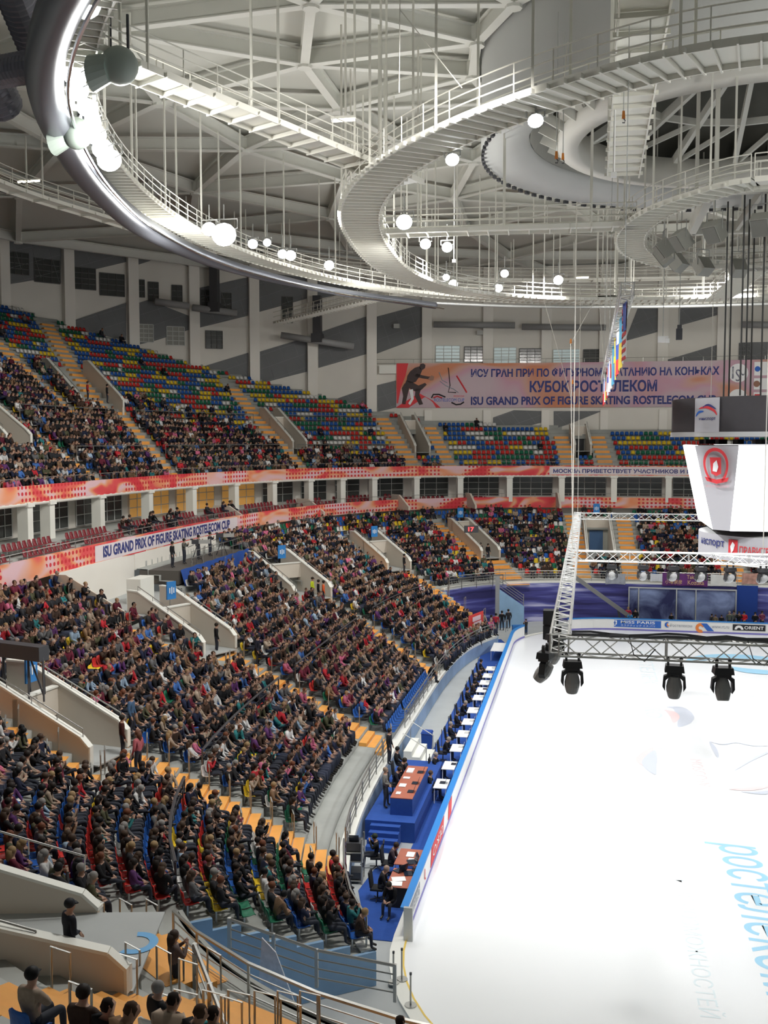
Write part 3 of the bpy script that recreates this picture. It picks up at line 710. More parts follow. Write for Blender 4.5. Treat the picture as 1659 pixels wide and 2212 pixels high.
pale_band = mat('pale_pink_band', (0.74, 0.66, 0.68), 0.7, noise=0.1, nscale=0.4)
def px_u(P, x, y): return P.hit(x, y)[0]
ua, ub = px_u(PL, 205, 1190), px_u(PL, 512, 1126)
arc_strip(PL, ua, ub, 9.33, 10.3, 0.012, pale_band, 'title_panel', fas_low)
ua, ub = px_u(PL, 222, 1186), px_u(PL, 496, 1135)
text_obj('band_lettering', 'ISU GRAND PRIX OF FIGURE SKATING ROSTELECOM CUP', lambda x, y: PL.P(ua+x, 9.50+y, 0.03), navy_txt, fit=(ub-ua, 0.70), parent=fas_low, bold=0.035)
uc, ud = px_u(PU, 1195, 1015), px_u(PU, 1600, 1015)
arc_strip(PU, uc-0.4, ud, 12.85, 13.7, 0.012, pale_band, 'title_panel', fas_up)
ue = px_u(PU, 1475, 1015)
Wt = (ue-uc)*41/33.5
text_obj('band_lettering', 'МОСКВА ПРИВЕТСТВУЕТ УЧАСТНИКОВ И ГОСТЕЙ', lambda x, y: PU.P(uc+x, 13.02+y, 0.03), navy_txt, fit=(Wt, 0.56), parent=fas_up, bold=0.03)
# guard rails above both fascias
def rail_along(P, u0, u1, z, h=0.55, step=1.6, n=2, off=-0.1, r=0.025, zf=None):
    q = MB(); us = np.arange(u0, u1, step)
    zz = (lambda u: z) if zf is None else zf
    for k in range(n):
        q.tube([P.P(u, zz(u)+h*(k+1)/n, off) for u in us], r, 5)
    for u in us[::1]: q.tube([P.P(u, zz(u), off), P.P(u, zz(u)+h, off)], r, 5)
    return q
o = rail_along(PU, 0.5, PU.L-1, 13.8, 0.45, 1.8, 1).build('guard_rail', rail_m); tag(o, 'thin steel rail along the front of the upper tier', 'railing')
o = rail_along(PL, 0.5, PL.L-1, 10.4, 0.4, 1.8, 1).build('guard_rail', rail_m); tag(o, 'thin steel rail above the lower banner band', 'railing')
o = rail_along(curve_path(lambda T: low_xy(T, 1.0), 222, 77, 200), 0, 1, 9, .1, .5).build('x', rail_m); bpy.data.objects.remove(o)
# lower soffit / back wall of the lower stand under the balcony, terrace of the balcony
PS = curve_path(lambda T: low_xy(T, 1.045), 222, 77, 200)
vwall('wall_under_balcony', PS, 8.3, 9.4, 0.2, white_wall, kind='structure')
def ring_slab(name, fi, fo, z0i, z0o, th, mats, t0=222, t1=77, n=240):
    T = np.radians(np.linspace(t0, t1, n)); xi, yi = fi(T); xo, yo = fo(T)
    V = np.concatenate([np.c_[xi, yi, np.full(n, z0i)], np.c_[xo, yo, np.full(n, z0o)], np.c_[xi, yi, np.full(n, z0i-th)], np.c_[xo, yo, np.full(n, z0o-th)]])
    a = np.arange(n-1); Fc = np.concatenate([np.c_[a, a+1, n+a+1, n+a], np.c_[2*n+a, 3*n+a, 3*n+a+1, 2*n+a+1], np.c_[a, 2*n+a, 2*n+a+1, a+1], np.c_[n+a, n+a+1, 3*n+a+1, 3*n+a]])
    me = np_mesh(name, V, Fc); me.materials.append(mats); o = bpy.data.objects.new(name, me); C.objects.link(o); o['kind'] = 'structure'; return o
for k in range(4):
    ring_slab('balcony_step', lambda T, k=k: low_xy(T, 1.0+0.02+k*0.055), lambda T, k=k: low_xy(T, 1.075+k*0.055 if k < 3 else 1.42), 9.35+0.32*k, 9.35+0.32*k, 0.34 if k else 0.12, concrete)
ring_slab('upper_soffit', lambda T: up_xy(T, 0.0), lambda T: up_xy(T, 6.0), 12.78, 12.78, 0.2, white_wall, 215, 77)
# balcony back wall with glazing, columns
PB = curve_path(lambda T: up_xy(T, 2.6), 214, 77, 200)
vwall('wall_balcony', PB, 9.0, 12.7, 0.2, white_wall, kind='structure')
amber = mat('amber_lit_room', (0.62, 0.32, 0.08), 0.6, emit=0.25)
colpx = [(-60, 1150), (55, 1140), (103, 1130), (212, 1105), (318, 1090), (413, 1075), (505, 1065), (588, 1055), (667, 1050), (737, 1045), (806, 1045), (898, 1043), (993, 1043), (1100, 1042), (1213, 1042), (1326, 1042), (1444, 1042), (1560, 1042), (1680, 1042)]
PC = curve_path(lambda T: up_xy(T, 0.35), 214, 77, 200)
colu = [h[0] for h in (PC.hit(x, y) for x, y in colpx) if h]
widx = 1
for i, u in enumerate(colu):
    q = MB(); c = PC.pt(u); nn = PC.nrm(u); ang = math.atan2(nn[1], nn[0])
    R = Matrix.Rotation(ang, 3, 'Z'); q.box((c[0], c[1], 11.35), (0.7, 0.62, 2.9), 0, R); q.box((c[0], c[1], 12.62), (0.9, 0.8, 0.25), 0, R)
    o = q.build('trim_%d' % (10+i), coping_m, kind='structure')
    if i+1 < len(colu):
        # glazing in the bay behind (on the back wall)
        b0 = PC.pt(u+0.5); b1 = PC.pt(colu[i+1]-0.5)
        ratio = PB.L/PC.L; v0 = (u+0.55)*ratio; v1 = (colu[i+1]-0.55)*ratio
        rootw = empty('window_%d' % widx); rootw['kind'] = 'structure'; widx += 1
        gm = amber if i in (4, 5, 6) else glass_dark
        arc_strip(PB, v0, v1, 10.45, 12.5, 0.04, gm, 'glazing', rootw)
        q = MB(); nb = max(2, int((v1-v0)/1.1))
        for k in range(nb+1):
            uu = v0+(v1-v0)*k/nb; q.tube([PB.P(uu, 10.4, 0.07), PB.P(uu, 12.5, 0.07)], 0.04, 4)
        for zz in (10.42, 11.2, 11.9, 12.5): q.tube([PB.P(v0+(v1-v0)*k/4, zz, 0.07) for k in range(5)], 0.035, 4)
        q.build('frame', wframe, rootw)
# low white partition walls between boxes
for i, (x, y) in enumerate([(460, 1075), (640, 1080), (845, 1060), (1005, 1060), (1200, 1062)]):
    u = px_u(PC, x, y); q = MB(); a = PC.pt(u); nn = PC.nrm(u)
    e = a+nn*3.6
    q.prism([(*a, 9.4), (*e, 9.4), (*e, 9.75), (*(a+nn*1.6), 10.9), (*a, 10.9)], tuple(np.r_[np.array([-nn[1], nn[0]])*0.2, 0]))
    q.build('trim_%d' % (40+i), parapet_m, kind='structure')

# ------------------------------------------------------------------ outer wall with pilasters, cladding and windows
PWs = curve_path(lambda T: up_xy(T, dtop(np.degrees(T))+0.9), 205, 74, 560)
colx = [(-250, 640), (-118, 640), (5, 640), (146, 640), (286, 640), (419, 740), (548, 700), (675, 760), (803, 760)]
colx_far = [(925, 900), (1052, 900), (1178, 900), (1305, 900), (1432, 900), (1560, 900), (1690, 900), (1830, 900)]
colx = [c for c in colx if PWs.hit(*c)]; U1 = [px_u(PWs, x, y) for x, y in colx]; colx_far = [c for c in colx_far if PWs.hit(*c)]; U2 = [px_u(PWs, x, y) for x, y in colx_far]
def zbase(P):  # wall foot height from the tier
    return 14.0
PW = Path2([PWs.pt(max(U1[0]-9, 0.01))] + [PWs.pt(u) for u in U1] + [PWs.pt(u) for u in U2] + [PWs.pt(PWs.L-0.01)])
def u_at(k): return PW.c[k+1]
KL = len(colx)-1                # index of the pilaster where the back gallery starts
us = u_at(KL)
ZW = 37.3
Pa = Path2(PW.p[:KL+2]); Pb = Path2(PW.p[KL+1:])
vwall('wall_left', Pa, 12.0, ZW, 0.3, white_wall, kind='structure')
ZB0 = 25.2
vwall('wall_back', Pb, 12.0, ZB0, 0.3, white_wall, kind='structure')
rec = 4.0
Pb2 = Path2([Pb.P(u, 0, -rec)[:2] for u in np.linspace(0.01, Pb.L-0.01, 24)])
vwall('wall_back_upper', Pb2, ZB0-0.3, ZW, 0.3, white_wall, kind='structure')
q = MB(); n = 24
vs = []
for u in np.linspace(0.01, Pb.L-0.01, n): vs += [Pb.P(u, ZB0-0.25, 0), Pb.P(u, ZB0-0.25, -rec)]
q.add(vs, [(2*i, 2*i+2, 2*i+3, 2*i+1) for i in range(n-1)]); q.build('gallery_floor', floor_m, kind='structure')
q = MB(); a = Pb.P(0.02, 0, 0)[:2]; c = Pb.P(0.02, 0, -rec)[:2]
q.prism([(*a, ZB0-0.3), (*c, ZB0-0.3), (*c, ZW), (*a, ZW)], (0.1, 0.0, 0)); q.build('wall_gallery_end', white_wall, kind='structure')

clad_m = mat('grey_cladding', (0.16, 0.165, 0.17), 0.7, noise=0.1, nscale=0.6); seam_m = mat('cladding_joint', (0.30, 0.31, 0.31), 0.7)
def wall_poly(P, pxs, off, mats, name, seams=True, **kw):
    pts = []
    for x, y in pxs:
        h = P.hit(x, y)
        if h is None: return None
        pts.append(h)
    pts3 = [P.P(u, z, 0) for u, z in pts]; um = sum(u for u, z in pts)/len(pts); nn = P.nrm(um)
    root = empty(name); 
    for k, v in kw.items(): root[k] = v
    q = MB(); q.prism([(p[0]+nn[0]*0.01, p[1]+nn[1]*0.01, p[2]) for p in pts3], (nn[0]*off, nn[1]*off, 0)); q.build('panel', mats, root)
    if seams:
        q = MB(); us_ = [u for u, z in pts]; zs = [z for u, z in pts]; lo, hi = min(us_), max(us_)
        def clip(line_pts):      # clip segment (u,z)-(u,z) to the polygon by sampling
            A, B_ = line_pts; ins = []
            for t in np.linspace(0, 1, 60):
                u = A[0]+(B_[0]-A[0])*t; z = A[1]+(B_[1]-A[1])*t; c_ = False; j = len(pts)-1
                for i in range(len(pts)):
                    if (pts[i][1] > z) != (pts[j][1] > z) and u < (pts[j][0]-pts[i][0])*(z-pts[i][1])/(pts[j][1]-pts[i][1]+1e-12)+pts[i][0]: c_ = not c_
                    j = i
                if c_: ins.append((u, z))
            if len(ins) > 2: q.bar(P.P(ins[0][0], ins[0][1], off+0.02), P.P(ins[-1][0], ins[-1][1], off+0.02), 0.05, 0.02)
        for k in range(-3, 14):
            z0 = min(zs)+k*1.6; clip(((lo, z0), (hi, z0+(hi-lo)*0.36)))
            u0 = lo+k*1.9; clip(((u0+2.0, min(zs)), (u0, max(zs))))
        if q.v: q.build('joint', seam_m, root)
    return root
CL = [[(15, 510), (70, 490), (131, 488), (131, 612), (92, 602), (15, 615)], [(159, 500), (220, 484), (272, 497), (272, 566), (205, 582), (159, 576)],
      [(298, 505), (400, 540), (407, 576), (345, 557), (298, 572)], [(159, 692), (272, 654), (272, 735), (159, 712)], [(298, 655), (320, 648), (407, 682), (407, 713), (335, 736), (298, 745)],
      [(431, 622), (536, 599), (536, 682), (431, 708)], [(560, 588), (663, 600), (663, 645), (560, 674)], [(431, 794), (536, 762), (536, 820), (470, 812), (431, 812)],
      [(560, 760), (663, 729), (663, 803), (560, 829)], [(688, 719), (791, 684), (791, 765), (688, 795)], [(703, 870), (791, 839), (791, 885), (720, 885)], [(686, 600), (791, 612), (791, 625), (686, 646)]]
for pxs in CL: wall_poly(Pa, pxs, 0.08, clad_m, 'cladding_panel', kind='structure')
CLB = [[(815, 832), (856, 822), (856, 880), (815, 890)], [(1006, 922), (1044, 911), (1044, 925), (1006, 930)], [(1065, 902), (1110, 886), (1172, 888), (1172, 912), (1100, 932), (1065, 934)], [(1196, 888), (1300, 888), (1230, 916), (1196, 927)], [(1352, 950), (1425, 926), (1425, 948), (1380, 952)]]
for pxs in CLB: wall_poly(Pb, pxs, 0.08, clad_m, 'cladding_panel', kind='structure')
CLU = [[(814, 684), (916, 657), (916, 726), (814, 764)], [(1350, 737), (1378, 665), (1424, 665), (1424, 716)], [(1466, 662), (1552, 662), (1552, 680), (1466, 704)], [(1418, 784), (1552, 744), (1552, 782)], [(1600, 740), (1690, 738), (1690, 776), (1600, 778)]]
for pxs in CLU: wall_poly(Pb2, pxs, 0.08, clad_m, 'cladding_panel', kind='structure')
def wall_window(P, x0, y0, x1, y1, gm, name, dy=0.0, nx=3, ny=4):
    global widx
    if not P.hit((x0+x1)/2, y0): return
    h0 = P.hit(x0, (y0+y1)/2+0); h1 = P.hit(x1, (y0+y1)/2+dy)
    if h0 is None or h1 is None: return
    ua, ub = h0[0], h1[0]; zt = P.hit((x0+x1)/2, y0+dy/2)[1]; zb = P.hit((x0+x1)/2, y1+dy/2)[1]
    root = empty('window_%d' % widx); widx += 1; root['kind'] = 'structure'
    arc_strip(P, ua, ub, zb, zt, 0.10, gm, 'pane', root)
    q = MB()
    for k in range(nx+1): q.bar(P.P(ua+(ub-ua)*k/nx, zb, 0.13), P.P(ua+(ub-ua)*k/nx, zt, 0.13), 0.07, 0.07)
    for k in range(ny+1): q.bar(P.P(ua, zb+(zt-zb)*k/ny, 0.13), P.P(ub, zb+(zt-zb)*k/ny, 0.13), 0.07, 0.07)
    q.build('frame', mat('dark_window_frame', (0.10, 0.10, 0.10), 0.5) if gm is glass_dark else wframe, root)
pale_glass = mat('pale_shutter', (0.30, 0.30, 0.27), 0.7)
for x0, y0, x1, y1, gm, dy in [(15, 542, 61, 590, glass_dark, 6), (73, 557, 128, 608, glass_dark, 6), (160, 575, 206, 622, glass_dark, 7), (215, 588, 268, 636, glass_dark, 7), (299, 603, 312, 641, glass_dark, 3), (320, 608, 342, 650, glass_dark, 3), (371, 615, 393, 652, glass_dark, 3),
        (433, 625, 453, 662, glass_dark, 3), (478, 631, 499, 670, glass_dark, 3), (299, 699, 331, 737, pale_glass, 4), (360, 704, 398, 744, pale_glass, 4), (444, 713, 480, 751, glass_dark, 4), (609, 640, 632, 696, glass_dark, 2)]:
    wall_window(Pa, x0, y0, x1, y1, gm, '', dy, 2 if x1-x0 < 30 else 3, 3 if x1-x0 < 30 else 4)
for x0, y0, x1, y1, gm in [(941, 747, 993, 782, glass_lit), (1003, 749, 1044, 782, glass_dark), (1067, 751, 1115, 785, glass_lit), (1122, 753, 1172, 785, glass_dark), (1195, 755, 1252, 785, glass_lit), (1260, 755, 1300, 785, glass_dark), (1596, 741, 1625, 782, glass_dark)]:
    wall_window(Pb2, x0, y0, x1, y1, gm, '', 0, 3, 5)
# pilasters
pil_m = mat('pilaster_plaster', (0.82, 0.79, 0.73), 0.85, noise=0.04, nscale=0.5)
for k in range(len(colx)):
    u = Pa.c[k+1]; z0, z1 = 12, 37.2
    pr = Pa.P(min(u+0.001, Pa.L-0.001), 0, 0.35); nn = Pa.nrm(max(u-0.01, 0)); ang = math.atan2(nn[1], nn[0])
    q = MB(); q.box((pr[0], pr[1], (z0+z1)/2), (0.8, 1.15, z1-z0), 0, Matrix.Rotation(ang, 3, 'Z')); q.build('trim_%d' % (60+k), pil_m, kind='structure')
for k in range(len(colx_far)):
    u = Pb.c[k+1]; nn = Pb.nrm(u-0.01); ang = math.atan2(nn[1], nn[0])
    pr = Pb.P(u, 0, 0.2); q = MB(); q.box((pr[0], pr[1], 16.1), (0.3, 0.9, 7.9), 0, Matrix.Rotation(ang, 3, 'Z')); q.build('trim_%d' % (72+k), pil_m, kind='structure')
    pr = Pb.P(u, 0, -rec+0.3); q = MB(); q.box((pr[0], pr[1], 31.0), (0.7, 1.2, 12.4), 0, Matrix.Rotation(ang, 3, 'Z')); q.build('trim_%d' % (84+k), pil_m, kind='structure')
# ledge at the end of the gallery
h = Pb.hit(816, 790); h2 = Pb.hit(856, 795)
q = MB(); q.prism([Pb.P(h[0]+0.2, ZB0-0.9, 0.0), Pb.P(h2[0], ZB0-0.9, 0.0), Pb.P(h2[0], ZB0+0.1, 0.0), Pb.P(h[0]+0.2, ZB0+0.1, 0.0)], (Pb.nrm(h[0])[0]*0.7, Pb.nrm(h[0])[1]*0.7, 0)); q.build('trim_96', coping_m, kind='structure')

# the large banner on the gallery front
def banner_mat():
    M = bpy.data.materials.new('banner_print'); M.use_nodes = True; nt = M.node_tree; b = nt.nodes['Principled BSDF']; b.inputs['Roughness'].default_value = 0.8
    L = nt.links.new; tc = nt.nodes.new('ShaderNodeTexCoord'); mp = nt.nodes.new('ShaderNodeMapping'); mp.inputs['Scale'].default_value = (0.11, 0.11, 0.22); L(tc.outputs['Object'], mp.inputs[0])
    n = nt.nodes.new('ShaderNodeTexNoise'); n.inputs['Scale'].default_value = 1.0; n.inputs['Detail'].default_value = 1.0; n.inputs['Distortion'].default_value = 0.8; L(mp.outputs[0], n.inputs['Vector'])
    r = nt.nodes.new('ShaderNodeValToRGB'); e = r.color_ramp.elements
    e[0].position = 0.38; e[0].color = (0.62, 0.25, 0.14, 1); e[1].position = 0.62; e[1].color = (0.56, 0.44, 0.48, 1)
    x = e.new(0.46); x.color = (0.60, 0.36, 0.30, 1); x = e.new(0.53); x.color = (0.58, 0.34, 0.42, 1)
    L(n.outputs['Fac'], r.inputs[0]); L(r.outputs[0], b.inputs['Base Color']); return M
bm_ = banner_mat()
u0, u1 = Pb.hit(856, 840)[0], Pb.hit(1720, 830)[0]
zb0 = Pb.hit(860, 881)[1]; zt0 = Pb.hit(860, 785)[1]
def bP(px, f, off=0.22):      # px measured, f height fraction
    u = Pb.hit(px, 840)[0]; return Pb.P(u, zb0+(zt0-zb0)*f, off)
ban = arc_strip(Pb, u0, u1, zb0, zt0, 0.16, bm_, 'event_banner'); tag(ban, 'wide pink and orange event banner with navy lettering at the far end', 'banner')
HB = zt0-zb0
def btext(s, x0, x1, f0, f1, mt=navy_txt, bold=0.035, nm='banner_lettering'):
    ua, ub = Pb.hit(x0, 840)[0], Pb.hit(x1, 840)[0]
    return text_obj(nm, s, lambda x, y: Pb.P(ua+x, zb0+HB*f0+y, 0.19), mt, fit=(ub-ua, HB*(f1-f0)), parent=ban, bold=bold)
btext('ИСУ ГРАН ПРИ ПО ФИГУРНОМУ КАТАНИЮ НА КОНЬКАХ', 1017, 1553, 0.68, 0.88)
btext('КУБОК РОСТЕЛЕКОМ', 1144, 1419, 0.34, 0.60)
btext('ISU GRAND PRIX OF FIGURE SKATING ROSTELECOM CUP', 1017, 1547, 0.06, 0.25)
btext('ROSTELECOM CUP', 938, 1003, 0.14, 0.21, blue_p, 0.0)
btext('MOSCOW', 980, 1003, 0.24, 0.28, red_p, 0.0)
def bpoly(pts, mt, name='banner_figure', off=0.18):
    q = MB(); q.add([bP(x, f, off) for x, f in pts], [tuple(range(len(pts)))]); q.build(name, mt, ban)
bpoly([(857, 1.0), (882, 1.0), (876, 0.72), (866, 0.45), (860, 0.1), (857, 0.1)], red_p)
bpoly([(857, 0.02), (905, 0.33), (935, 0.16), (952, 0.0), (857, 0.0)], red_p)
skp = mat('figure_print', (0.07, 0.05, 0.05), 0.8)
# plain generic skater figure crouched over bent knees
for pts in ([(880, 0.72), (886, 0.82), (896, 0.90), (906, 0.93), (912, 0.84), (906, 0.70), (898, 0.58), (888, 0.55), (878, 0.60)], [(905, 0.90), (908, 0.98), (914, 0.995), (919, 0.96), (918, 0.89), (913, 0.85), (908, 0.86)],
            [(896, 0.70), (912, 0.66), (926, 0.64), (935, 0.66), (936, 0.71), (926, 0.70), (912, 0.73), (900, 0.77)], [(878, 0.62), (890, 0.58), (904, 0.50), (918, 0.56), (922, 0.52), (910, 0.40), (898, 0.36), (884, 0.44), (874, 0.52)],
            [(874, 0.55), (884, 0.44), (880, 0.26), (876, 0.08), (868, 0.08), (871, 0.26), (868, 0.44)], [(898, 0.42), (910, 0.44), (906, 0.30), (914, 0.08), (906, 0.06), (896, 0.26)]):
    bpoly(pts, skp)
bpoly([(884, 0.40), (892, 0.42), (894, 0.2), (886, 0.06), (882, 0.1), (888, 0.2)], white_txt, off=0.2)
bpoly([(925, 0.66), (932, 0.73), (938, 0.70), (936, 0.62), (929, 0.61)], mat('figure_skin_print', (0.35, 0.2, 0.15), 0.8), off=0.2)
def bline(pts, mt, r=0.05):
    q = MB(); q.tube([bP(x, f, 0.2) for x, f in pts], r, 4); q.build('banner_line', mt, ban)
bline([(968, 0.90), (970, 0.70), (972, 0.5), (968, 0.35), (985, 0.34)], black_p); bline([(986, 0.72), (996, 0.55), (1006, 0.38), (1008, 0.34)], red_p, 0.09); bline([(950, 0.6), (962, 0.5), (980, 0.42), (990, 0.34)], grey_p); bline([(948, 0.8), (955, 0.62), (966, 0.56)], grey_p)
bline([(932, 0.22), (936, 0.30), (948, 0.30), (962, 0.24)], black_p, 0.08); bline([(936, 0.22), (944, 0.26), (955, 0.22)], red_p, 0.08); bline([(975, 0.12), (985, 0.07), (995, 0.08), (1002, 0.13)], black_p, 0.08)
def bdisc(px, f, r, mt, off=0.19, name='banner_roundel'):
    u = Pb.hit(px, 840)[0]; z = zb0+HB*f; q = MB(); q.add([Pb.P(u+r*math.cos(2*PI*k/28), z+r*math.sin(2*PI*k/28), off) for k in range(28)], [tuple(range(28))]); q.build(name, mt, ban)
bdisc(1594, 0.72, 1.05, white_txt); btext('I', 1580, 1584, 0.60, 0.86, navy_txt, 0.0); btext('S', 1588, 1598, 0.54, 0.80, navy_txt, 0.0); btext('U', 1599, 1609, 0.66, 0.92, navy_txt, 0.0)
bdisc(1594, 0.18, 1.0, white_txt)
for f0, f1, mt in ((0.66, 0.95, white_txt), (0.36, 0.60, white_txt), (0.04, 0.30, white_txt)):
    bpoly([(1628, f0), (1700, f0), (1700, f1), (1628, f1)], mt, 'banner_logo_panel', 0.185)
btext('Ростелеком', 1642, 1700, 0.74, 0.84, navy_txt, 0.0); bdisc(1635, 0.80, 0.3, blue_p, 0.2); bdisc(1634, 0.48, 0.35, mat('emblem_brown', (0.3, 0.15, 0.1), 0.7), 0.2); bpoly([(1630, 0.08), (1641, 0.08), (1641, 0.26), (1630, 0.26)], red_p, 'banner_logo_panel', 0.2)
btext('МОСКОМСПОРТ', 1645, 1690, 0.12, 0.2, red_p, 0.0); btext('МИНСПОРТ', 1645, 1690, 0.42, 0.5, grey_p, 0.0)
o = rail_along(Pb, 0.5, Pb.L-0.5, ZB0-0.2, 1.0, 2.2, 2, off=0.0).build('guard_rail', rail_m); tag(o, 'steel rail of the gallery above the big far banner', 'railing')

# ------------------------------------------------------------------ roof: panels, diagrid beams, central ring
def zroof(x, y):
    r2 = (x*x+(y-2)**2)/75.0**2; return 36.9+1.6*(1-r2)
RR = [15.8, 25, 35, 46, 58, 72]; NS = 20
def node(i, k):
    a = 2*PI*(k+(0.5 if i % 2 else 0))/NS; x, y = RR[i]*math.cos(a), 2+RR[i]*math.sin(a); return (x, y, zroof(x, y)-0.6)
q = MB(); nr, na = 12, 72; vs = []
for i in range(nr+1):
    r = 15.2+(84-15.2)*i/nr
    for k in range(na):
        a = 2*PI*k/na; x, y = r*math.cos(a), 2+r*math.sin(a); vs.append((x, y, zroof(x, y)+0.15))
q.add(vs, [(i*na+k, i*na+(k+1) % na, (i+1)*na+(k+1) % na, (i+1)*na+k) for i in range(nr) for k in range(na)])
q.build('ceiling', roof_m, kind='structure')
def ibeam(q, a, b_, h=0.85, w=0.5):
    a = Vector(a); b_ = Vector(b_)
    q.bar(a, b_, 0.10, h); q.bar(a-Vector((0, 0, h/2)), b_-Vector((0, 0, h/2)), w, 0.07); q.bar(a+Vector((0, 0, h/2)), b_+Vector((0, 0, h/2)), w, 0.07)
bi = 97
for i in range(len(RR)):
    q = MB(); ang = 0
    for k in range(NS):
        a = node(i, k); b_ = node(i, k+1)
        if min(a[1], b_[1]) < -58: continue
        ibeam(q, a, b_)
        if i+1 < len(RR):
            for kk in ((k, k-1) if i % 2 == 0 else (k, k+1)): ibeam(q, a, node(i+1, kk))
    q.build('trim_%d' % bi, beam_m, kind='structure'); bi += 1
# gusset boxes at the nodes
q = MB()
for i in range(len(RR)):
    for k in range(NS):
        a = node(i, k)
        if a[1] > -58: q.tube([(a[0], a[1], a[2]-0.6), (a[0], a[1], a[2]+0.5)], 0.42, 8)
q.build('trim_%d' % bi, beam_m, kind='structure'); bi += 1
# central ring: fabric cone, panelled band, ring duct, lantern above
smooth_grey = mat('grey_ring_skin', (0.52, 0.53, 0.52), 0.6, noise=0.06, nscale=0.3)
def ring_band(name, prof, mats, n=72, smooth_=True, cy=2.0, a0=0, a1=360, **props):
    q = MB(); vs = []; m_ = len(prof); full = (a1-a0) >= 360; cnt = n if full else n+1
    for k in range(cnt):
        a = rad(a0+(a1-a0)*k/n)
        for r, z in prof: vs.append((r*math.cos(a), cy+r*math.sin(a), z))
    fs = [(k*m_+j, k*m_+j+1, ((k+1) % cnt)*m_+j+1, ((k+1) % cnt)*m_+j) for k in range(n) for j in range(m_-1)]
    q.add(vs, fs); return q.build(name, mats, smooth=smooth_, **props)
o = ring_band('ring_soffit', [(15.2, 42), (15.2, 32.9), (15.0, 32.6), (12.6, 33.3), (12.5, 33.6)], smooth_grey); tag(o, 'smooth grey conical ring hanging at the middle of the roof', 'ceiling ring')
q = MB()
for k in range(120):
    a = 2*PI*k/120; q.box((15.1*math.cos(a), 2+15.1*math.sin(a), 32.5), (0.16, 0.35, 0.2), 0, Matrix.Rotation(a, 3, 'Z'))
q.build('edge_clips', darkm, o, kind='stuff')
root = empty('ring_duct'); tag(root, 'thick white ring around the dark lantern in the roof centre', 'ceiling ring')
o = ring_band('ring_duct_skin', [(10.9, 33.6), (10.9, 33.0), (9.8, 32.9), (9.8, 34.6), (10.9, 34.9)], mat('ring_white', (0.78, 0.77, 0.72), 0.6)); o.parent = root
o = ring_band('panel_band', [(12.5, 33.6), (12.0, 35.0), (11.2, 34.9)], mat('panel_grey', (0.42, 0.42, 0.39), 0.7), n=36, smooth_=False); o.parent = root
q = MB()
for k in range(36):
    q = MB(); a = 2*PI*(k+.5)/36; p = Vector((11.9*math.cos(a), 2+11.9*math.sin(a), 34.0)); p2 = Vector((10.4*math.cos(a), 2+10.4*math.sin(a), 33.2)); q.bar(p, p2, 0.12, 0.5); q.build('bracket', beam_m, root)
lroof = mat('lantern_roof', (0.16, 0.16, 0.14), 0.9, noise=0.3, nscale=0.5)
o = ring_band('lantern_roof', [(12.6, 35.2), (9, 37.8), (4, 39.6), (0.01, 40.2)], lroof); o['kind'] = 'structure'
q = MB()
for k in range(16):
    a = 2*PI*k/16; q.bar((10.3*math.cos(a), 2+10.3*math.sin(a), 34.3), (0.6*math.cos(a), 2+0.6*math.sin(a), 38.8), 0.28, 0.5)
    a2 = a+2*PI/16
    q.bar((7*math.cos(a), 2+7*math.sin(a), 36.0), (7*math.cos(a2), 2+7*math.sin(a2), 36.0), 0.2, 0.4); q.bar((7*math.cos(a), 2+7*math.sin(a), 36.0), (10.3*math.cos(a2), 2+10.3*math.sin(a2), 34.3), 0.16, 0.3)
q.build('trim_%d' % bi, beam_m, kind='structure'); bi += 1

# ------------------------------------------------------------------ catwalks
def catwalk(label, pts, w_=1.4, closed=False, rib=0.65, rail_n=3, hang=7.0, hmax=1.0, flat=False, name='catwalk', rails=(1, 1), zr=None):
    """pts: 3D centre line"""
    root = empty(name); tag(root, label, 'catwalk')
    P3 = [np.array(p, float) for p in pts]
    if closed: P3 = P3+[P3[0]]
    P = Path2([p[:2] for p in P3]); zc = lambda u: float(np.interp(u, P.c, [p[2] for p in P3]))
    n = int(P.L/0.8)+2; us = np.linspace(0, P.L-1e-4, n)
    L = []; R = []
    for u in us:
        nn = (P.nrm(min(u+0.4, P.L-1e-4))+P.nrm(max(u-0.4, 0))); nn /= np.hypot(*nn); c = P.pt(u); z = zc(u)
        L.append(np.array([*(c-nn*w_/2), z])); R.append(np.array([*(c+nn*w_/2), z]))
    q = MB()
    vs = []
    for a, b_ in zip(L, R): vs += [tuple(a), tuple(b_), tuple(a-[0, 0, .05]), tuple(b_-[0, 0, .05])]
    q.add(vs, [f for i in range(n-1) for f in ((4*i, 4*i+1, 4*i+5, 4*i+4), (4*i+2, 4*i+6, 4*i+7, 4*i+3))])
    for S in (L, R):
        for a, b_ in zip(S[:-1], S[1:]): q.bar(a-[0, 0, .10], b_-[0, 0, .10], 0.06, 0.24)
    k = int(P.L/rib)
    for i in range(k):
        u = rib*(i+0.5); nn = P.nrm(u); c = P.pt(u); z = zc(u)-0.16; q.bar((*(c-nn*w_*0.60), z), (*(c+nn*w_*0.60), z), 0.06, 0.16)
    q.build('deck', catw_m, root); q = MB()
    for si, S in enumerate((L, R)):
        if not rails[si]: continue
        for h in np.linspace(hmax/rail_n, hmax, rail_n): q.tube([tuple(p+[0, 0, h]) for p in S], 0.028, 4, caps=False)
        for p in S[::2]: q.bar(p, p+[0, 0, hmax], 0.04, 0.04)
    q.build('guard_rail', catw_m, root)
    if hang:
        k = max(1, int(P.L/hang))
        for i in range(k):
            j = min(int((i+0.5)/k*n), n-1)
            for S in (L, R):
                p = S[j]; q = MB(); q.bar(p-[0, 0, .2], (p[0], p[1], zroof(p[0], p[1])-0.9), 0.09, 0.09); q.build('hanger', catw_m, root)
    return root
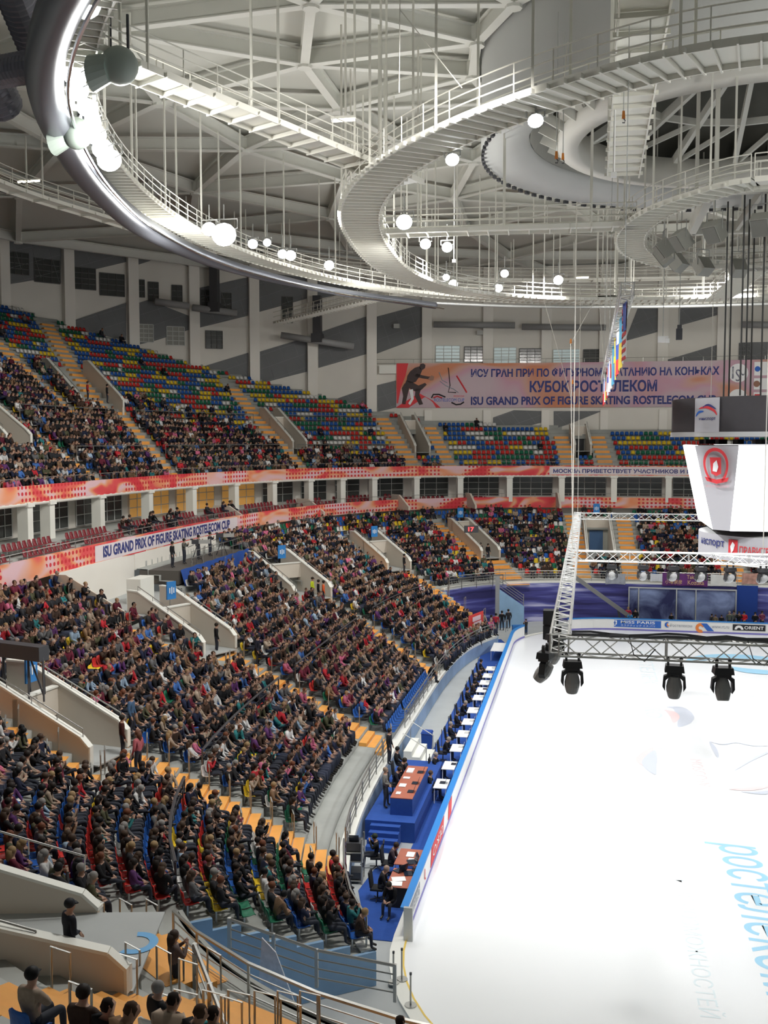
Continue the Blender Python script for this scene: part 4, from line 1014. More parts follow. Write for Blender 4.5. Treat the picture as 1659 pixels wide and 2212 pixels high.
def mirror_ring(left):      # left half from near to far, mirrored about x = 0.3
    return [tuple(p) for p in left]+[(0.6-p[0], p[1], p[2]) for p in left[::-1]]
def sm3(pts, n=5):
    P = smooth([p[:2] for p in pts], n); z = pts[0][2]; return [(p[0], p[1], z) for p in P]
def closed_sm(pts, n=5):
    z = pts[0][2]; a = [np.array(p[:2]) for p in pts]; N = len(a); out = []
    for i in range(N):
        p0, p1, p2, p3 = a[i-1], a[i], a[(i+1) % N], a[(i+2) % N]
        for k in range(n):
            t = k/n; v = 0.5*((2*p1)+(-p0+p2)*t+(2*p0-5*p1+4*p2-p3)*t*t+(-p0+3*p1-3*p2+p3)*t**3); out.append((v[0], v[1], z))
    return out
Z1, Z2, Z3 = 29.5, 28.0, 28.0
r1 = [(-7, -42.5), (-16, -37.5), (-22.5, -31), (-26.2, -25.6), (-29.6, -18.6), (-31.9, -10.5), (-33.1, -1.5), (-33.0, 7.5), (-31.4, 16), (-28.4, 24), (-23.0, 32), (-15, 38), (-6, 41)]
ring1 = catwalk('outermost of the three white ring catwalks, carrying the brightest floodlights', closed_sm(mirror_ring([(x, y, Z1) for x, y in r1])), 1.6, True, 0.6, 3, 6.5)
r2 = [(-3.9, -26.0), (-8.5, -24.3), (-13.7, -20.0), (-17.6, -14.6), (-20.3, -7.5), (-21.6, 2.0), (-21.5, 11.5), (-18.8, 20.5), (-12.5, 26.0), (-5, 28.0)]
ring2 = catwalk('middle white ring catwalk with ribbed underside above the ice', closed_sm(mirror_ring([(x, y, Z2) for x, y in r2])), 1.9, True, 0.62, 3, 5.0)
r3 = [(-1.9, -9.8), (-4.0, -7.8), (-5.9, -4.4), (-6.8, 0.5), (-6.3, 6.0), (-4.2, 10.6), (-1.5, 13.2)]
ring3 = catwalk('innermost ring catwalk around the hanging loudspeakers', closed_sm(mirror_ring([(x, y, Z3) for x, y in r3])), 1.5, True, 0.62, 3, 4.0)
o = catwalk('outer catwalk along the left wall below the roof', sm3([(-40.5, -20, 33), (-44.6, -10, 33), (-46.2, 2, 33), (-44.3, 13, 33), (-42.2, 22, 33), (-38.6, 32, 33), (-34, 37.5, 33), (-28, 43, 33), (-18, 48, 33), (-6, 50, 33), (10, 50.5, 33)]), 1.3, False, 2.4, 3, 6.0)
catwalk('straight catwalk crossing from the outer ring to the middle ring at upper left', [(-26.0, -27.0, Z1+0.05), (-17.2, -10.5, Z1-1.0)], 1.5, False, 1.1, 3, 5)
catwalk('short catwalk running from the ring to the left wall', [(-24.6, 30, Z1), (-42.5, 50.5, Z1)], 1.2, False, 0.7, 2, 0)
catwalk('near straight catwalk at the top right passing over the middle ring', [(-7.5, -34, Z1+0.4), (-7.5, -22.5, Z1+0.2), (-7.5, -6, Z1)], 1.5, False, 1.4, 3, 4)
catwalk('level catwalk joining the middle ring to the innermost ring', [(-20.5, -2.2, Z2), (-6.7, -1.6, Z2)], 1.3, False, 1.1, 3, 4)
catwalk('far catwalk leading from the middle ring to the outer ring', [(-7.6, 27, Z2+0.2), (-7.6, 40.6, Z1)], 1.6, False, 0.6, 3, 4)
catwalk('diagonal catwalk at the right edge behind the loudspeakers', [(1.8, 12.5, Z3), (1.2, 27.8, Z2)], 1.6, False, 0.6, 3, 4)
# big curved pipes
def pipe(label, pts, r, mt, name='ventilation_pipe', cat='pipe', closed=False, n=12):
    q = MB(); q.tube(pts, r, n, closed=closed); o = q.build(name, mt, smooth=True); tag(o, label, cat); return o
pr_ = [(-15, -40, 28.6), (-22, -33, 28.6), (-26.6, -26.6, 28.6), (-29.6, -20.0, 28.6), (-32.2, -11.6, 28.6), (-33.9, -2.0, 28.6), (-33.6, 9.7, 28.6), (-29.8, 22.0, 28.6), (-24.5, 30.5, 28.6), (-22.6, 33.5, 28.6)]
q = MB(); pp = sm3(pr_, 6); q.tube(pp, [0.62 if p[1] < -5 else max(0.3, 0.62-0.32*(p[1]+5)/25) for p in pp], 12); o = q.build('ventilation_duct', duct_m, smooth=True); tag(o, 'dark curved ventilation duct hanging along the outer ring at left', 'duct')
pp2 = sm3([(x+0.75, y+0.2, 28.35) for x, y, _ in pr_], 6); q = MB(); q.tube(pp2, 0.07, 6); q.build('chrome_rail', mat('bright_pipe', (0.7, 0.72, 0.75), 0.15, metal=1), o)
o = pipe('thin double rail crossing under the far ring', sm3([(-23.5, 33.5, 28.9), (-17, 37, 28.9), (-10, 39.2, 28.9), (0, 40.6, 28.9), (12, 40.0, 28.9)]), 0.16, gal_m, 'track_rail', 'rail', n=8)
pipe('pipe running beside the outer catwalk at left', sm3([(-43.3, -18, 34.6), (-46.8, -8, 34.6), (-48.2, 3, 34.6), (-46.3, 14, 34.6), (-43.6, 24, 34.6), (-38, 35, 34.6), (-30, 44, 34.6)]), 0.30, gal_m)
pipe('slim dark cable trunk beside the outer catwalk', sm3([(-44.6, -18, 33.9), (-48.2, -8, 33.9), (-49.6, 3, 33.9), (-47.6, 14, 33.9), (-44.8, 24, 33.9), (-39, 36, 33.9)]), 0.2, duct_m)
# ribbed ducts at the top left corner
def ribbed(label, a, b_, r):
    a = np.array(a, float); b_ = np.array(b_, float); n = 40; pts = []; rs = []
    for k in range(n*2+1): pts.append(tuple(a+(b_-a)*k/(2*n))); rs.append(r*(1.0 if k % 2 else 0.93))
    q = MB(); q.tube(pts, rs, 14); o = q.build('ribbed_duct', mat('ribbed_duct_skin', (0.20, 0.20, 0.24), 0.4, metal=0.4), smooth=False); tag(o, label, 'duct')
p = at(15, 120, 30.5); ribbed('dark ribbed duct at the top left corner', p+np.array([-1, -4, 3]), p+np.array([-2, 3, -0.8]), 0.8)
p = at(75, 60, 31.2); ribbed('second ribbed duct right of the corner one', p+np.array([0.5, -5, 3]), p+np.array([-0.8, 2.5, -1.0]), 0.7)
p = at(10, 140, 29.6); ribbed('horizontal ribbed duct joining the dark curved duct', p+np.array([-5, 1.5, 0]), at(88, 140, 29.2), 0.55)
# ------------------------------------------------------------------ floodlights
def floodlight(px, py, z, r, strong, tgt, label, grp):
    p = at(px, py, z); root = empty('floodlight', tuple(p)); tag(root, label, 'floodlight', grp)
    d = Vector(tgt)-Vector(tuple(p)); d.normalize(); Rm = d.to_track_quat('Z', 'Y').to_matrix()
    q = MB()
    prof = [(0.15*r, -1.1*r), (0.75*r, -0.95*r), (0.9*r, -0.3*r), (1.05*r, 0.0)]
    vs = []; n = 12
    for rr, zz in prof:
        for k in range(n): vs.append(Rm @ Vector((rr*math.cos(2*PI*k/n), rr*math.sin(2*PI*k/n), zz)))
    fs = [(i*n+k, i*n+(k+1) % n, (i+1)*n+(k+1) % n, (i+1)*n+k) for i in range(3) for k in range(n)]+[tuple(range(n-1, -1, -1))]
    q.add(vs, fs); o = q.build('housing', gal_m, root); 
    q = MB(); q.add([Rm @ Vector((r*math.cos(2*PI*k/16), r*math.sin(2*PI*k/16), 0.01)) for k in range(16)], [tuple(range(16))]); q.build('lens', lamp_big if strong else lamp_m, root)
    q = MB(); q.tube([(0.5*r, 0, 0.1), (1.2*r, 0, 0.5*r), (1.2*r, 0, 1.3*r)], 0.04, 5); q.tube([(-0.5*r, 0, 0.1), (-1.2*r, 0, 0.5*r), (-1.2*r, 0, 1.3*r)], 0.04, 5); q.tube([(-1.2*r, 0, 1.3*r), (1.2*r, 0, 1.3*r)], 0.04, 5); q.tube([(0, 0, 1.3*r), (0, 0, 1.3*r+0.9)], 0.04, 5); q.build('yoke', gal_m, root)
FLg = 'floodlights on the ring catwalks'
fl = [(185, 12, 29.3, 0.42, 1, 'at the very top left of the picture'), (163, 163, 29.2, 0.40, 1, 'topmost of the bright left column'), (167, 195, 29.0, 0.40, 1, 'second in the bright left column'), (187, 232, 28.8, 0.35, 1, 'beside the dark curved duct, third down the bright column'), (194, 262, 29.0, 0.42, 1, 'fourth down the bright left column'),
      (207, 292, 29.0, 0.42, 1, 'fifth down the bright left column'), (222, 322, 29.0, 0.44, 1, 'sixth down the bright left column'), (236, 346, 29.0, 0.52, 1, 'largest and lowest of the bright left column'), (452, 495, 29.3, 0.42, 1, 'left one of the bright pair on the left ring'), (484, 507, 29.2, 0.72, 1, 'brightest, right one of the pair on the left ring'),
      (546, 527, 29.6, 0.32, 0, 'right of the brightest pair on the ring'), (577, 524, 29.9, 0.26, 0, 'small tilted one above the ring rail'), (610, 549, 29.6, 0.32, 0, 'left one of the twin lamps lower on the ring'), (628, 552, 29.5, 0.36, 0, 'right one of the twin lamps lower on the ring'), (711, 573, 29.7, 0.36, 0, 'alone before the rings seem to meet'),
      (873, 480, 27.6, 0.40, 1, 'big one inside the middle ring bend'), (919, 527, 27.6, 0.30, 0, 'left one of two under the level catwalk'), (966, 534, 27.6, 0.30, 0, 'right one of two under the level catwalk'), (977, 345, 27.5, 0.26, 0, 'under the rising side of the middle ring'), (1157, 261, 27.5, 0.26, 0, 'highest under the rising side of the middle ring'),
      (964, 599, 29.0, 0.26, 0, 'small one left on the far ring'), (979, 614, 28.8, 0.36, 0, 'bright one left on the far ring'), (1090, 591, 29.3, 0.30, 0, 'white hooded one on the far ring'), (1077, 622, 28.7, 0.32, 0, 'lower one below the hooded lamp'), (1206, 605, 29.0, 0.36, 0, 'rightmost bright one on the far ring')]
for px, py, z, r, st, lab in fl:
    p = at(px, py, z); tgt = (p[0]*0.3+CAM[0]*0.5, p[1]*0.35+CAM[1]*0.6, 4.0)
    floodlight(px, py, z, r, st, tgt, 'lit floodlight ' + lab, FLg)
def tube_lamp(px, py, z, L, label):
    p = at(px, py, z); root = empty('tube_lamp', tuple(p)); tag(root, label, 'lamp')
    q = MB(); q.tube([(-L/2, 0, 0), (L/2, 0, 0)], 0.06, 6); q.build('tube', tube_m, root)
    q = MB(); q.box((0, 0, 0.12), (L+0.1, 0.16, 0.1)); q.build('holder', catw_m, root)
tube_lamp(742, 260, 30.2, 1.0, 'lit fluorescent tube on the straight upper left catwalk'); tube_lamp(62, 392, 34.0, 1.6, 'lit fluorescent tube on the outer catwalk at left'); tube_lamp(1258, 600, 30.0, 1.0, 'small lit tube on the far ring catwalk')
# round loudspeaker horns on the outer ring
def horn(px, py, z, r, label):
    p = at(px, py, z); root = empty('loudspeaker_horn', tuple(p)); tag(root, label, 'loudspeaker')
    q = MB(); q.ball((0, 0, 0), r, 0, 16, 10, (1, 1, 1)); q.build('dome', mat('grey_green_shell', (0.28, 0.33, 0.30), 0.5), root, smooth=True)
    q = MB(); n = 16; vs = []
    for k in range(n):
        a = 2*PI*k/n; vs += [(-0.4*r+0.0, 0.7*r*math.cos(a)-0.3*r, 0.7*r*math.sin(a)-0.2*r), (-1.3*r, 0.95*r*math.cos(a)-0.5*r, 0.95*r*math.sin(a)-0.5*r)]
    q.add(vs, [(2*k, 2*((k+1) % n), 2*((k+1) % n)+1, 2*k+1) for k in range(n)]); q.build('horn_mouth', mat('grey_green_shell', (0, 0, 0)), root)
    q = MB(); q.tube([(-0.5*r, 0, r*0.8), (-0.5*r, 0, r*2.6)], 0.05, 5); q.tube([(0.5*r, 0, r*0.8), (0.5*r, 0, r*2.6)], 0.05, 5); q.build('hanger', darkm, root)
horn(258, 142, 28.9, 0.62, 'grey round loudspeaker horn hanging under the upper left catwalk'); horn(165, 288, 28.3, 0.6, 'grey round loudspeaker horn tucked by the dark curved duct')

# ------------------------------------------------------------------ people
SEATED = dict(pel=(0, 0, .53), sp=(0, -.04, .72), ch=(0, -.03, .92), nb=(0, .0, 1.05), nk=(0, .02, 1.10), jw=(0, .05, 1.16), hd=(0, .045, 1.235), tp=(0, .03, 1.305), ns=(0, .155, 1.195),
              sl=(-.19, -.02, 1.0), el=(-.25, .08, .76), wl=(-.10, .27, .64), hl=(-.05, .33, .63), sr=(.19, -.02, 1.0), er=(.25, .08, .76), wr=(.10, .27, .64), hr=(.05, .33, .63),
              pl=(-.10, .04, .52), kl=(-.13, .46, .54), al=(-.13, .48, .12), tl=(-.14, .64, .05), pr=(.10, .04, .52), kr=(.13, .46, .54), ar=(.13, .48, .12), tr=(.14, .64, .05))
RADII = dict(pel=.15, sp=.155, ch=.175, nb=.10, nk=.06, jw=.07, hd=.094, tp=.065, ns=.014, sl=.088, el=.062, wl=.034, hl=.036, sr=.088, er=.062, wr=.034, hr=.036, pl=.10, kl=.068, al=.045, tl=.038, pr=.10, kr=.068, ar=.045, tr=.038)
BONES = [('pel', 'sp', 1), ('sp', 'ch', 1), ('ch', 'nb', 1), ('nb', 'nk', 0), ('nk', 'jw', 0), ('jw', 'hd', 0), ('hd', 'tp', 0), ('jw', 'ns', 0), ('ch', 'sl', 1), ('sl', 'el', 1), ('el', 'wl', 1), ('wl', 'hl', 0), ('ch', 'sr', 1), ('sr', 'er', 1), ('er', 'wr', 1), ('wr', 'hr', 0),
         ('pel', 'pl', 2), ('pl', 'kl', 2), ('kl', 'al', 2), ('al', 'tl', 3), ('pel', 'pr', 2), ('pr', 'kr', 2), ('kr', 'ar', 2), ('ar', 'tr', 3)]
def pose(**kw):
    d = dict(SEATED); d.update(kw); return d
def lean(d, a, turn=0.0, drop=0.0):
    """lean the upper body forward by a radians and turn the head"""
    o = dict(d); c, s = math.cos(a), math.sin(a)
    for k in ('sp', 'ch', 'nb', 'nk', 'jw', 'hd', 'tp', 'ns', 'sl', 'sr'):
        x, y, z = o[k]; y0, z0 = y, z-.53; o[k] = (x, y0*c+z0*s, .53+z0*c-y0*s)
    hx, hy, hz = o['nk']
    for k in ('jw', 'hd', 'tp', 'ns'):
        x, y, z = o[k]; dx, dy = x-hx, y-hy; o[k] = (hx+dx*math.cos(turn)-dy*math.sin(turn), hy+dx*math.sin(turn)+dy*math.cos(turn), z)
    return o
STAND = dict(pel=(0, 0, .95), sp=(0, -.02, 1.10), ch=(0, -.02, 1.30), nb=(0, -.01, 1.45), nk=(0, 0, 1.50), jw=(0, .03, 1.56), hd=(0, .025, 1.635), tp=(0, .01, 1.71), ns=(0, .135, 1.595),
             sl=(-.20, -.01, 1.40), el=(-.26, -.02, 1.12), wl=(-.25, .08, .88), hl=(-.24, .12, .80), sr=(.20, -.01, 1.40), er=(.26, -.02, 1.12), wr=(.25, .08, .88), hr=(.24, .12, .80),
             pl=(-.09, 0, .90), kl=(-.12, .02, .50), al=(-.13, -.02, .09), tl=(-.15, .13, .04), pr=(.09, 0, .90), kr=(.12, .02, .50), ar=(.13, -.02, .09), tr=(.15, .13, .04))
POSES = [pose(), lean(pose(wl=(-.12, .40, .62), hl=(-.06, .46, .60), wr=(.12, .40, .62), hr=(.06, .46, .60), el=(-.22, .25, .66), er=(.22, .25, .66)), .38), lean(pose(wl=(.08, .20, .82), hl=(.14, .17, .80), wr=(-.08, .20, .86), hr=(-.14, .17, .84), el=(-.24, .10, .80), er=(.24, .10, .80)), -.05, .35),
         lean(pose(wl=(-.07, .26, 1.08), hl=(-.03, .27, 1.15), wr=(.07, .26, 1.08), hr=(.03, .27, 1.15), el=(-.24, .14, .84), er=(.24, .14, .84)), .05), lean(pose(hl=(.02, .34, .64), kl=(-.08, .46, .54), kr=(.09, .46, .54)), .12, -.5), lean(pose(kl=(-.2, .42, .54), kr=(.16, .44, .62), ar=(-.05, .50, .50), tr=(-.12, .62, .48)), -.12, .25)]
SPOSES = [dict(STAND), dict(STAND, wl=(-.08, .28, 1.36), hl=(-.04, .30, 1.44), el=(-.26, .12, 1.18), wr=(.08, .28, 1.36), hr=(.04, .30, 1.44), er=(.26, .12, 1.18)), dict(STAND, wl=(.02, .2, .98), hl=(.04, .22, .96), wr=(-.02, .2, 1.0), hr=(-.04, .22, .98), kl=(-.16, .06, .5), al=(-.18, .08, .09), tl=(-.2, .23, .04))]
def skin_mesh(jp, sub, fingers):
    names = list(jp.keys()); vs = [jp[k] for k in names]; idx = {k: i for i, k in enumerate(names)}; ed = [(idx[a], idx[b_]) for a, b_, _ in BONES]; rd = [RADII[k] for k in names]
    segs = [(np.array(jp[a]), np.array(jp[b_]), c) for a, b_, c in BONES]
    if fingers:
        for h, w_, sx in (('hl', 'wl', 1), ('hr', 'wr', -1)):
            H = np.array(jp[h]); W_ = np.array(jp[w_]); d = (H-W_)/max(np.linalg.norm(H-W_), 1e-6); side = np.cross(d, (0, 0, 1.0)); side /= max(np.linalg.norm(side), 1e-6); dn = np.cross(side, d)
            for k, (o_, L_) in enumerate(((-.028, .065), (-.010, .078), (.009, .072), (.027, .058))):
                p0 = H+side*o_; p1 = p0+d*L_*.55; p2 = p1+d*L_*.35-np.array([0, 0, 1])*L_*.35
                n = len(vs); vs += [tuple(p0), tuple(p1), tuple(p2)]; rd += [.012, .0095, .008]; ed += [(idx[h], n), (n, n+1), (n+1, n+2)]; segs.append((p0, p2, 0))
            p0 = W_+(H-W_)*.5+side*.03*sx; p1 = p0+side*.025*sx+d*.03; n = len(vs); vs += [tuple(p1), tuple(p1+d*.03)]; rd += [.012, .009]; ed += [(idx[h], n), (n, n+1)]; segs.append((p0, p1+d*.03, 0))
    me = bpy.data.meshes.new('body'); me.from_pydata(vs, ed, []); o = bpy.data.objects.new('body', me); C.objects.link(o)
    md = o.modifiers.new('s', 'SKIN'); md.use_smooth_shade = True; md.branch_smoothing = 0.3
    sk = me.skin_vertices[0].data
    for i, r in enumerate(rd): sk[i].radius = (r, r*(0.72 if names[i] in ('sp', 'ch', 'pel') and i < len(names) else 1.0) if i < len(names) else r)
    sk[idx['pel']].use_root = True
    if sub: o.modifiers.new('u', 'SUBSURF').levels = sub; o.modifiers['u'].render_levels = sub
    dg = bpy.context.evaluated_depsgraph_get(); out = bpy.data.meshes.new_from_object(o.evaluated_get(dg)); bpy.data.objects.remove(o); bpy.data.meshes.remove(me)
    V = np.array([v.co[:] for v in out.vertices])
    dist = np.stack([np.linalg.norm(V-(a+(b_-a)*np.clip(((V-a)@(b_-a))/((b_-a)@(b_-a)), 0, 1)[:, None]), axis=1) for a, b_, c in segs]); cls = np.array([c for _, _, c in segs])[dist.argmin(0)]
    return out, V, cls
def body_mesh(jp, name):
    out, V, cls = skin_mesh(jp, 2, True); out.name = name
    out.materials.clear()
    for mt in (skin_m, cloth_m, trouser_m, shoe_m): out.materials.append(mt)
    mi = [int(np.bincount(cls[list(p.vertices)]).argmax()) for p in out.polygons]
    out.polygons.foreach_set('material_index', mi); out.polygons.foreach_set('use_smooth', [True]*len(mi)); return out
def hair_meshes(jp):
    hd = np.array(jp['hd']); ns = np.array(jp['ns'])-np.array(jp['jw']); ns[2] = 0; f = ns/np.linalg.norm(ns); c = hd-f*.022+np.array([0, 0, .018]); R = Matrix.Rotation(math.atan2(f[1], f[0])-PI/2, 3, 'Z')
    res = []
    for kind in ('short', 'long', 'cap'):
        q = MB()
        if kind == 'cap':
            q.ball(tuple(c+[0, 0, .02]), .112, 0, 14, 9, (1, 1.05, .95)); b0 = c+f*.12+np.array([0, 0, .0]); q.box(tuple(b0), (.15, .09, .015), 0, R)
        else: q.ball(tuple(c), .108, 0, 14, 9, (1.0, 1.06, 1.04))
        if kind == 'long':
            b0 = c-f*.045; q.tube([tuple(b0+[0, 0, .02]), tuple(b0-f*.03+[0, 0, -.10]), tuple(b0-f*.03+[0, 0, -.22]), tuple(b0-f*.01+[0, 0, -.33])], [.095, .10, .09, .04], 10)
        res.append(q.mesh('hair_'+kind, hair_m, True))
    return res
BODY = [(body_mesh(j, 'seated_body'), hair_meshes(j)) for j in POSES]; SBODY = [(body_mesh(j, 'standing_body'), hair_meshes(j)) for j in SPOSES]
COATS = [('black', (.012, .012, .014), 30), ('charcoal', (.028, .028, .032), 16), ('dark navy', (.016, .02, .045), 10), ('dark brown', (.05, .03, .022), 9), ('maroon', (.12, .018, .035), 6), ('grey', (.12, .12, .125), 6), ('beige', (.33, .26, .20), 5), ('white', (.60, .60, .60), 5), ('red', (.42, .025, .035), 4), ('blue', (.05, .13, .36), 3), ('pink', (.50, .13, .22), 2), ('purple', (.10, .035, .13), 4), ('teal', (.03, .17, .18), 2), ('olive', (.08, .08, .045), 4), ('pale blue', (.30, .40, .52), 2), ('tan', (.20, .12, .07), 4)]
HAIRS = [('dark', (.018, .012, .010), 34), ('brown', (.055, .032, .02), 30), ('blond', (.30, .20, .10), 12), ('grey', (.24, .23, .22), 8), ('auburn', (.14, .045, .02), 9), ('black', (.006, .006, .007), 14)]
def pick(L): return L[rng.choice(len(L), p=np.array([x[2] for x in L])/sum(x[2] for x in L))]
def person(loc, rz, label, kind='seat', pi=None, coat=None, hair=None, hk=None, group=None, sc=1.0):
    B_, H_ = (BODY if kind == 'seat' else SBODY)[pi if pi is not None else int(rng.integers(len(BODY if kind == 'seat' else SBODY)))]
    o = bpy.data.objects.new('person', B_); C.objects.link(o); o.location = tuple(map(float, loc)); o.rotation_euler = (0, 0, rz); o.scale = (sc, sc, sc)
    o.color = (*(coat or pick(COATS)[1]), 1)
    h = bpy.data.objects.new('hair' if hk != 2 else 'cap', H_[hk if hk is not None else int(rng.choice(3, p=[.55, .38, .07]))]); C.objects.link(h); h.parent = o; h.color = (*(hair or pick(HAIRS)[1]), 1)
    tag(o, label, 'person', group); return o

# ------------------------------------------------------------------ seat positions
PLATBOX = None
CORNER_HEADS = [(30, 2065), (92, 2120), (150, 2135), (178, 2160), (243, 2172), (262, 2190), (335, 2150), (352, 2188), (450, 2190), (75, 2190), (20, 2150), (395, 2205), (545, 2170), (738, 2192), (857, 2207)]
CHOSEN = []
def corner_far(x, y, z):
    d = np.c_[x-CAM[0], y-CAM[1], np.full(len(x), z-CAM[2]+1.2)]; zz = d@FW; px = CX+F*(d@RT)/zz; py = CY-F*(d@UP)/zz
    keep = np.zeros(len(x), bool)
    for hx, hy in CORNER_HEADS: keep |= (np.hypot(px-hx, py-hy) < 26) & (zz > 5)
    return ~keep
def seat_positions():
    out = []
    for su, rows, t0, t1 in (('L', LROWS[:22], 77, 263), ('U', UROWS, 77, 196)):
        for ri, (p0, p1, z, zp) in enumerate(rows):
            pm = p0+(p1-p0)*0.62
            T = np.radians(np.linspace(t1, t0, 6000)); x, y = sxy(su, T, pm); cum = np.r_[0, np.cumsum(np.hypot(np.diff(x), np.diff(y)))]
            s = np.arange(0.3, cum[-1], 0.53); th = np.interp(s, cum, T); x, y = sxy(su, th, pm)
            x2, y2 = sxy(su, th+1e-4, pm); tx, ty = x2-x, y2-y; L_ = np.hypot(tx, ty); nx, ny = -ty/L_, tx/L_   # inward: theta grows anticlockwise
            td = np.degrees(th); ok = ~in_voms(su, x, y, 0.42, 0.9) & ~in_aisles(su, x, y, np.full_like(x, pm), 0.34)
            if su == 'L':
                ok &= p0 >= s_front(td)-0.005
                ok &= ~((td > 227.5) & (td < 232) & (p0 < 0.36))
                ok &= ~((ri >= 16) & (x < -30) & (y > -7.5) & (y < 2.5)); ok &= ~((ri >= 18) & (x < -30) & (y > 2.0) & (y < 17.5))
                ok &= ~((ri <= 1) & (y > -22.5) & (y < -9.3)); ok &= ~((td > 227) & (pm < 0.47)); ok &= ~((td > 234.5) & (y < -36.6) & corner_far(x, y, z))
            else: ok &= (p1 < dtop(td)+0.1)
            ok &= proj_ok(x, y, z)
            for i in np.nonzero(ok)[0]: out.append((su, ri, td[i], x[i], y[i], z, nx[i], ny[i]))
    return out
def proj_ok(x, y, z):
    d = np.c_[x-CAM[0], y-CAM[1], np.full(len(x), z-CAM[2]+.6)]; zz = d@FW; px = CX+F*(d@RT)/zz; py = CY-F*(d@UP)/zz
    return (zz > 3) & (px > -150) & (px < 1809) & (py > 300) & (py < 2380)
SEATS = seat_positions()
SA = np.array([(0 if s[0] == 'L' else 1, *s[1:]) for s in SEATS])      # su,row,theta,x,y,z,nx,ny
d_ = SA[:, 3:6]-CAM+np.array([0, 0, .8]); DEP = d_@FW; PXX = CX+F*(d_@RT)/DEP; PYY = CY-F*(d_@UP)/DEP
occ = np.zeros(len(SA)); th_ = SA[:, 2]; row = SA[:, 1]; low_ = SA[:, 0] == 0; dd_ = row*RD
occ[low_] = np.where(th_[low_] > 150, 0.93, np.where(th_[low_] > 126, 0.84, np.where(th_[low_] > 104, 0.66, 0.84)))
lim = np.interp(th_, [77, 118, 128, 140, 150, 160, 168, 180, 196], [0, 0.5, 2, 4, 6, 8.5, 14, 19, 19])
u_ = ~low_; occ[u_] = np.where(dd_[u_] < lim[u_], 0.9, np.where(dd_[u_] < lim[u_]*1.35+.5, 0.3, 0.015)); occ[u_ & (th_ < 118)] = 0.02
corner_ = low_ & (SA[:, 2] > 234.5) & (SA[:, 4] < -36.6); occ[corner_] = 0
occ[low_ & (row >= 18) & (th_ < 165)] *= 0.55; occ[low_ & (th_ < 150) & (th_ > 128) & (row > 13) & (row < 18)] *= 0.8
# empty patch in the stand curve and the row of empty blue seats
OCC = rng.random(len(SA)) < occ
d2_ = SA[:, 3:6]-CAM+np.array([0, 0, 1.2]); z2_ = d2_@FW; hx_ = CX+F*(d2_@RT)/z2_; hy_ = CY-F*(d2_@UP)/z2_
for a_, b2_ in CORNER_HEADS:
    e_ = np.where(corner_, np.hypot(hx_-a_, hy_-b2_), 1e9)
    if e_.min() < 40: OCC[int(np.argmin(e_))] = True
blue_row = low_ & (row < 1.5) & (SA[:, 4] > -7.0) & (SA[:, 4] < 6.0); OCC[blue_row & (row < 0.5)] = False
SEATCOL = [('blue', (.02, .10, .38), .30), ('green', (.015, .14, .075), .20), ('red', (.55, .035, .03), .21), ('white', (.72, .72, .70), .13), ('yellow', (.72, .50, .03), .16)]
cidx = np.zeros(len(SA), int); i = 0
while i < len(SA):
    n = int(rng.integers(1, 5)); cidx[i:i+n] = rng.choice(5, p=[x[2] for x in SEATCOL]); i += n
cidx[blue_row & (row < .5)] = 0
RZ_ = np.arctan2(SA[:, 7], SA[:, 6])-PI/2
# rank of each seat from its nearest stairs, for the descriptions
near_a = np.full(len(SA), 1e9); name_a = np.zeros(len(SA), int)
for k, (nm, l, hw, s_, p0, p1) in enumerate(AL):
    if 'upper' in nm or s_ == 'U': continue
    d = pl_dist(l, SA[:, 3], SA[:, 4])-hw; d[~low_] = 1e9; mm = d < near_a; near_a[mm] = d[mm]; name_a[mm] = k
# ---- seats
def seat_mb(detail):
    q = MB(); n = 5 if detail else 2
    prof = [(.20, .43), (.16, .455), (0.0, .42), (-.17, .43), (-.215, .50), (-.25, .64), (-.275, .78), (-.275, .82)] if detail else [(.20, .45), (-.17, .43), (-.25, .66), (-.275, .82)]
    vs = []; 
    for j, (y, z) in enumerate(prof):
        wv = .215 if j < len(prof)-1 else .15
        for k in range(n+1):
            f = -1+2*k/n; bul = .03*(f*f) if detail else 0.0
            vs.append((wv*f, y+(bul if z > .5 else 0), z+(bul if z <= .5 else 0)))
    m_ = len(vs)
    vs += [(x, y-.018, z-.02) for x, y, z in vs]; W_ = n+1; J = len(prof)
    fs = []
    for j in range(J-1):
        for k in range(n):
            a = j*W_+k; fs.append((a, a+1, a+W_+1, a+W_)); fs.append((m_+a, m_+a+W_, m_+a+W_+1, m_+a+1))
    for j in range(J-1):
        a = j*W_; fs.append((a, a+W_, m_+a+W_, m_+a)); a = j*W_+n; fs.append((a, m_+a, m_+a+W_, a+W_))
    for k in range(n):
        fs.append((k, m_+k, m_+k+1, k+1)); a = (J-1)*W_+k; fs.append((a, a+1, m_+a+1, m_+a))
    q.add(vs, fs); return q
hs = seat_mb(True); seat_me = hs.mesh('seat_shell', seat_m, True)
bq = MB(); bq.bar((0, -.1, .41), (0, -.1, .0), .05, .05); bq.box((0, -.1, .012), (.2, .14, .02)); brk_me = bq.mesh('seat_bracket', gal_m)
inframe = (PXX > -5) & (PXX < 1664) & (PYY > 0) & (PYY < 2225)
order = np.argsort(DEP + np.where(inframe, 0, 1e4) + np.where(OCC, 6.0, 0))
IND_S = set(order[:300].tolist())
cnt_used = {}
def where_text(i):
    k = name_a[i]; nm, l = AL[k][0], AL[k][1]
    P = Path2(l); ts = np.linspace(0, P.L-1e-3, 60); pts = np.array([P.pt(t) for t in ts]); j = int(np.argmin(np.hypot(pts[:, 0]-SA[i, 3], pts[:, 1]-SA[i, 4])))
    side = 'left' if proj((SA[i, 3], SA[i, 4], SA[i, 5]))[0] < proj((*pts[j], SA[i, 5]))[0] else 'right'
    return ordw(int(row[i])+1), side, nm
WT = {}
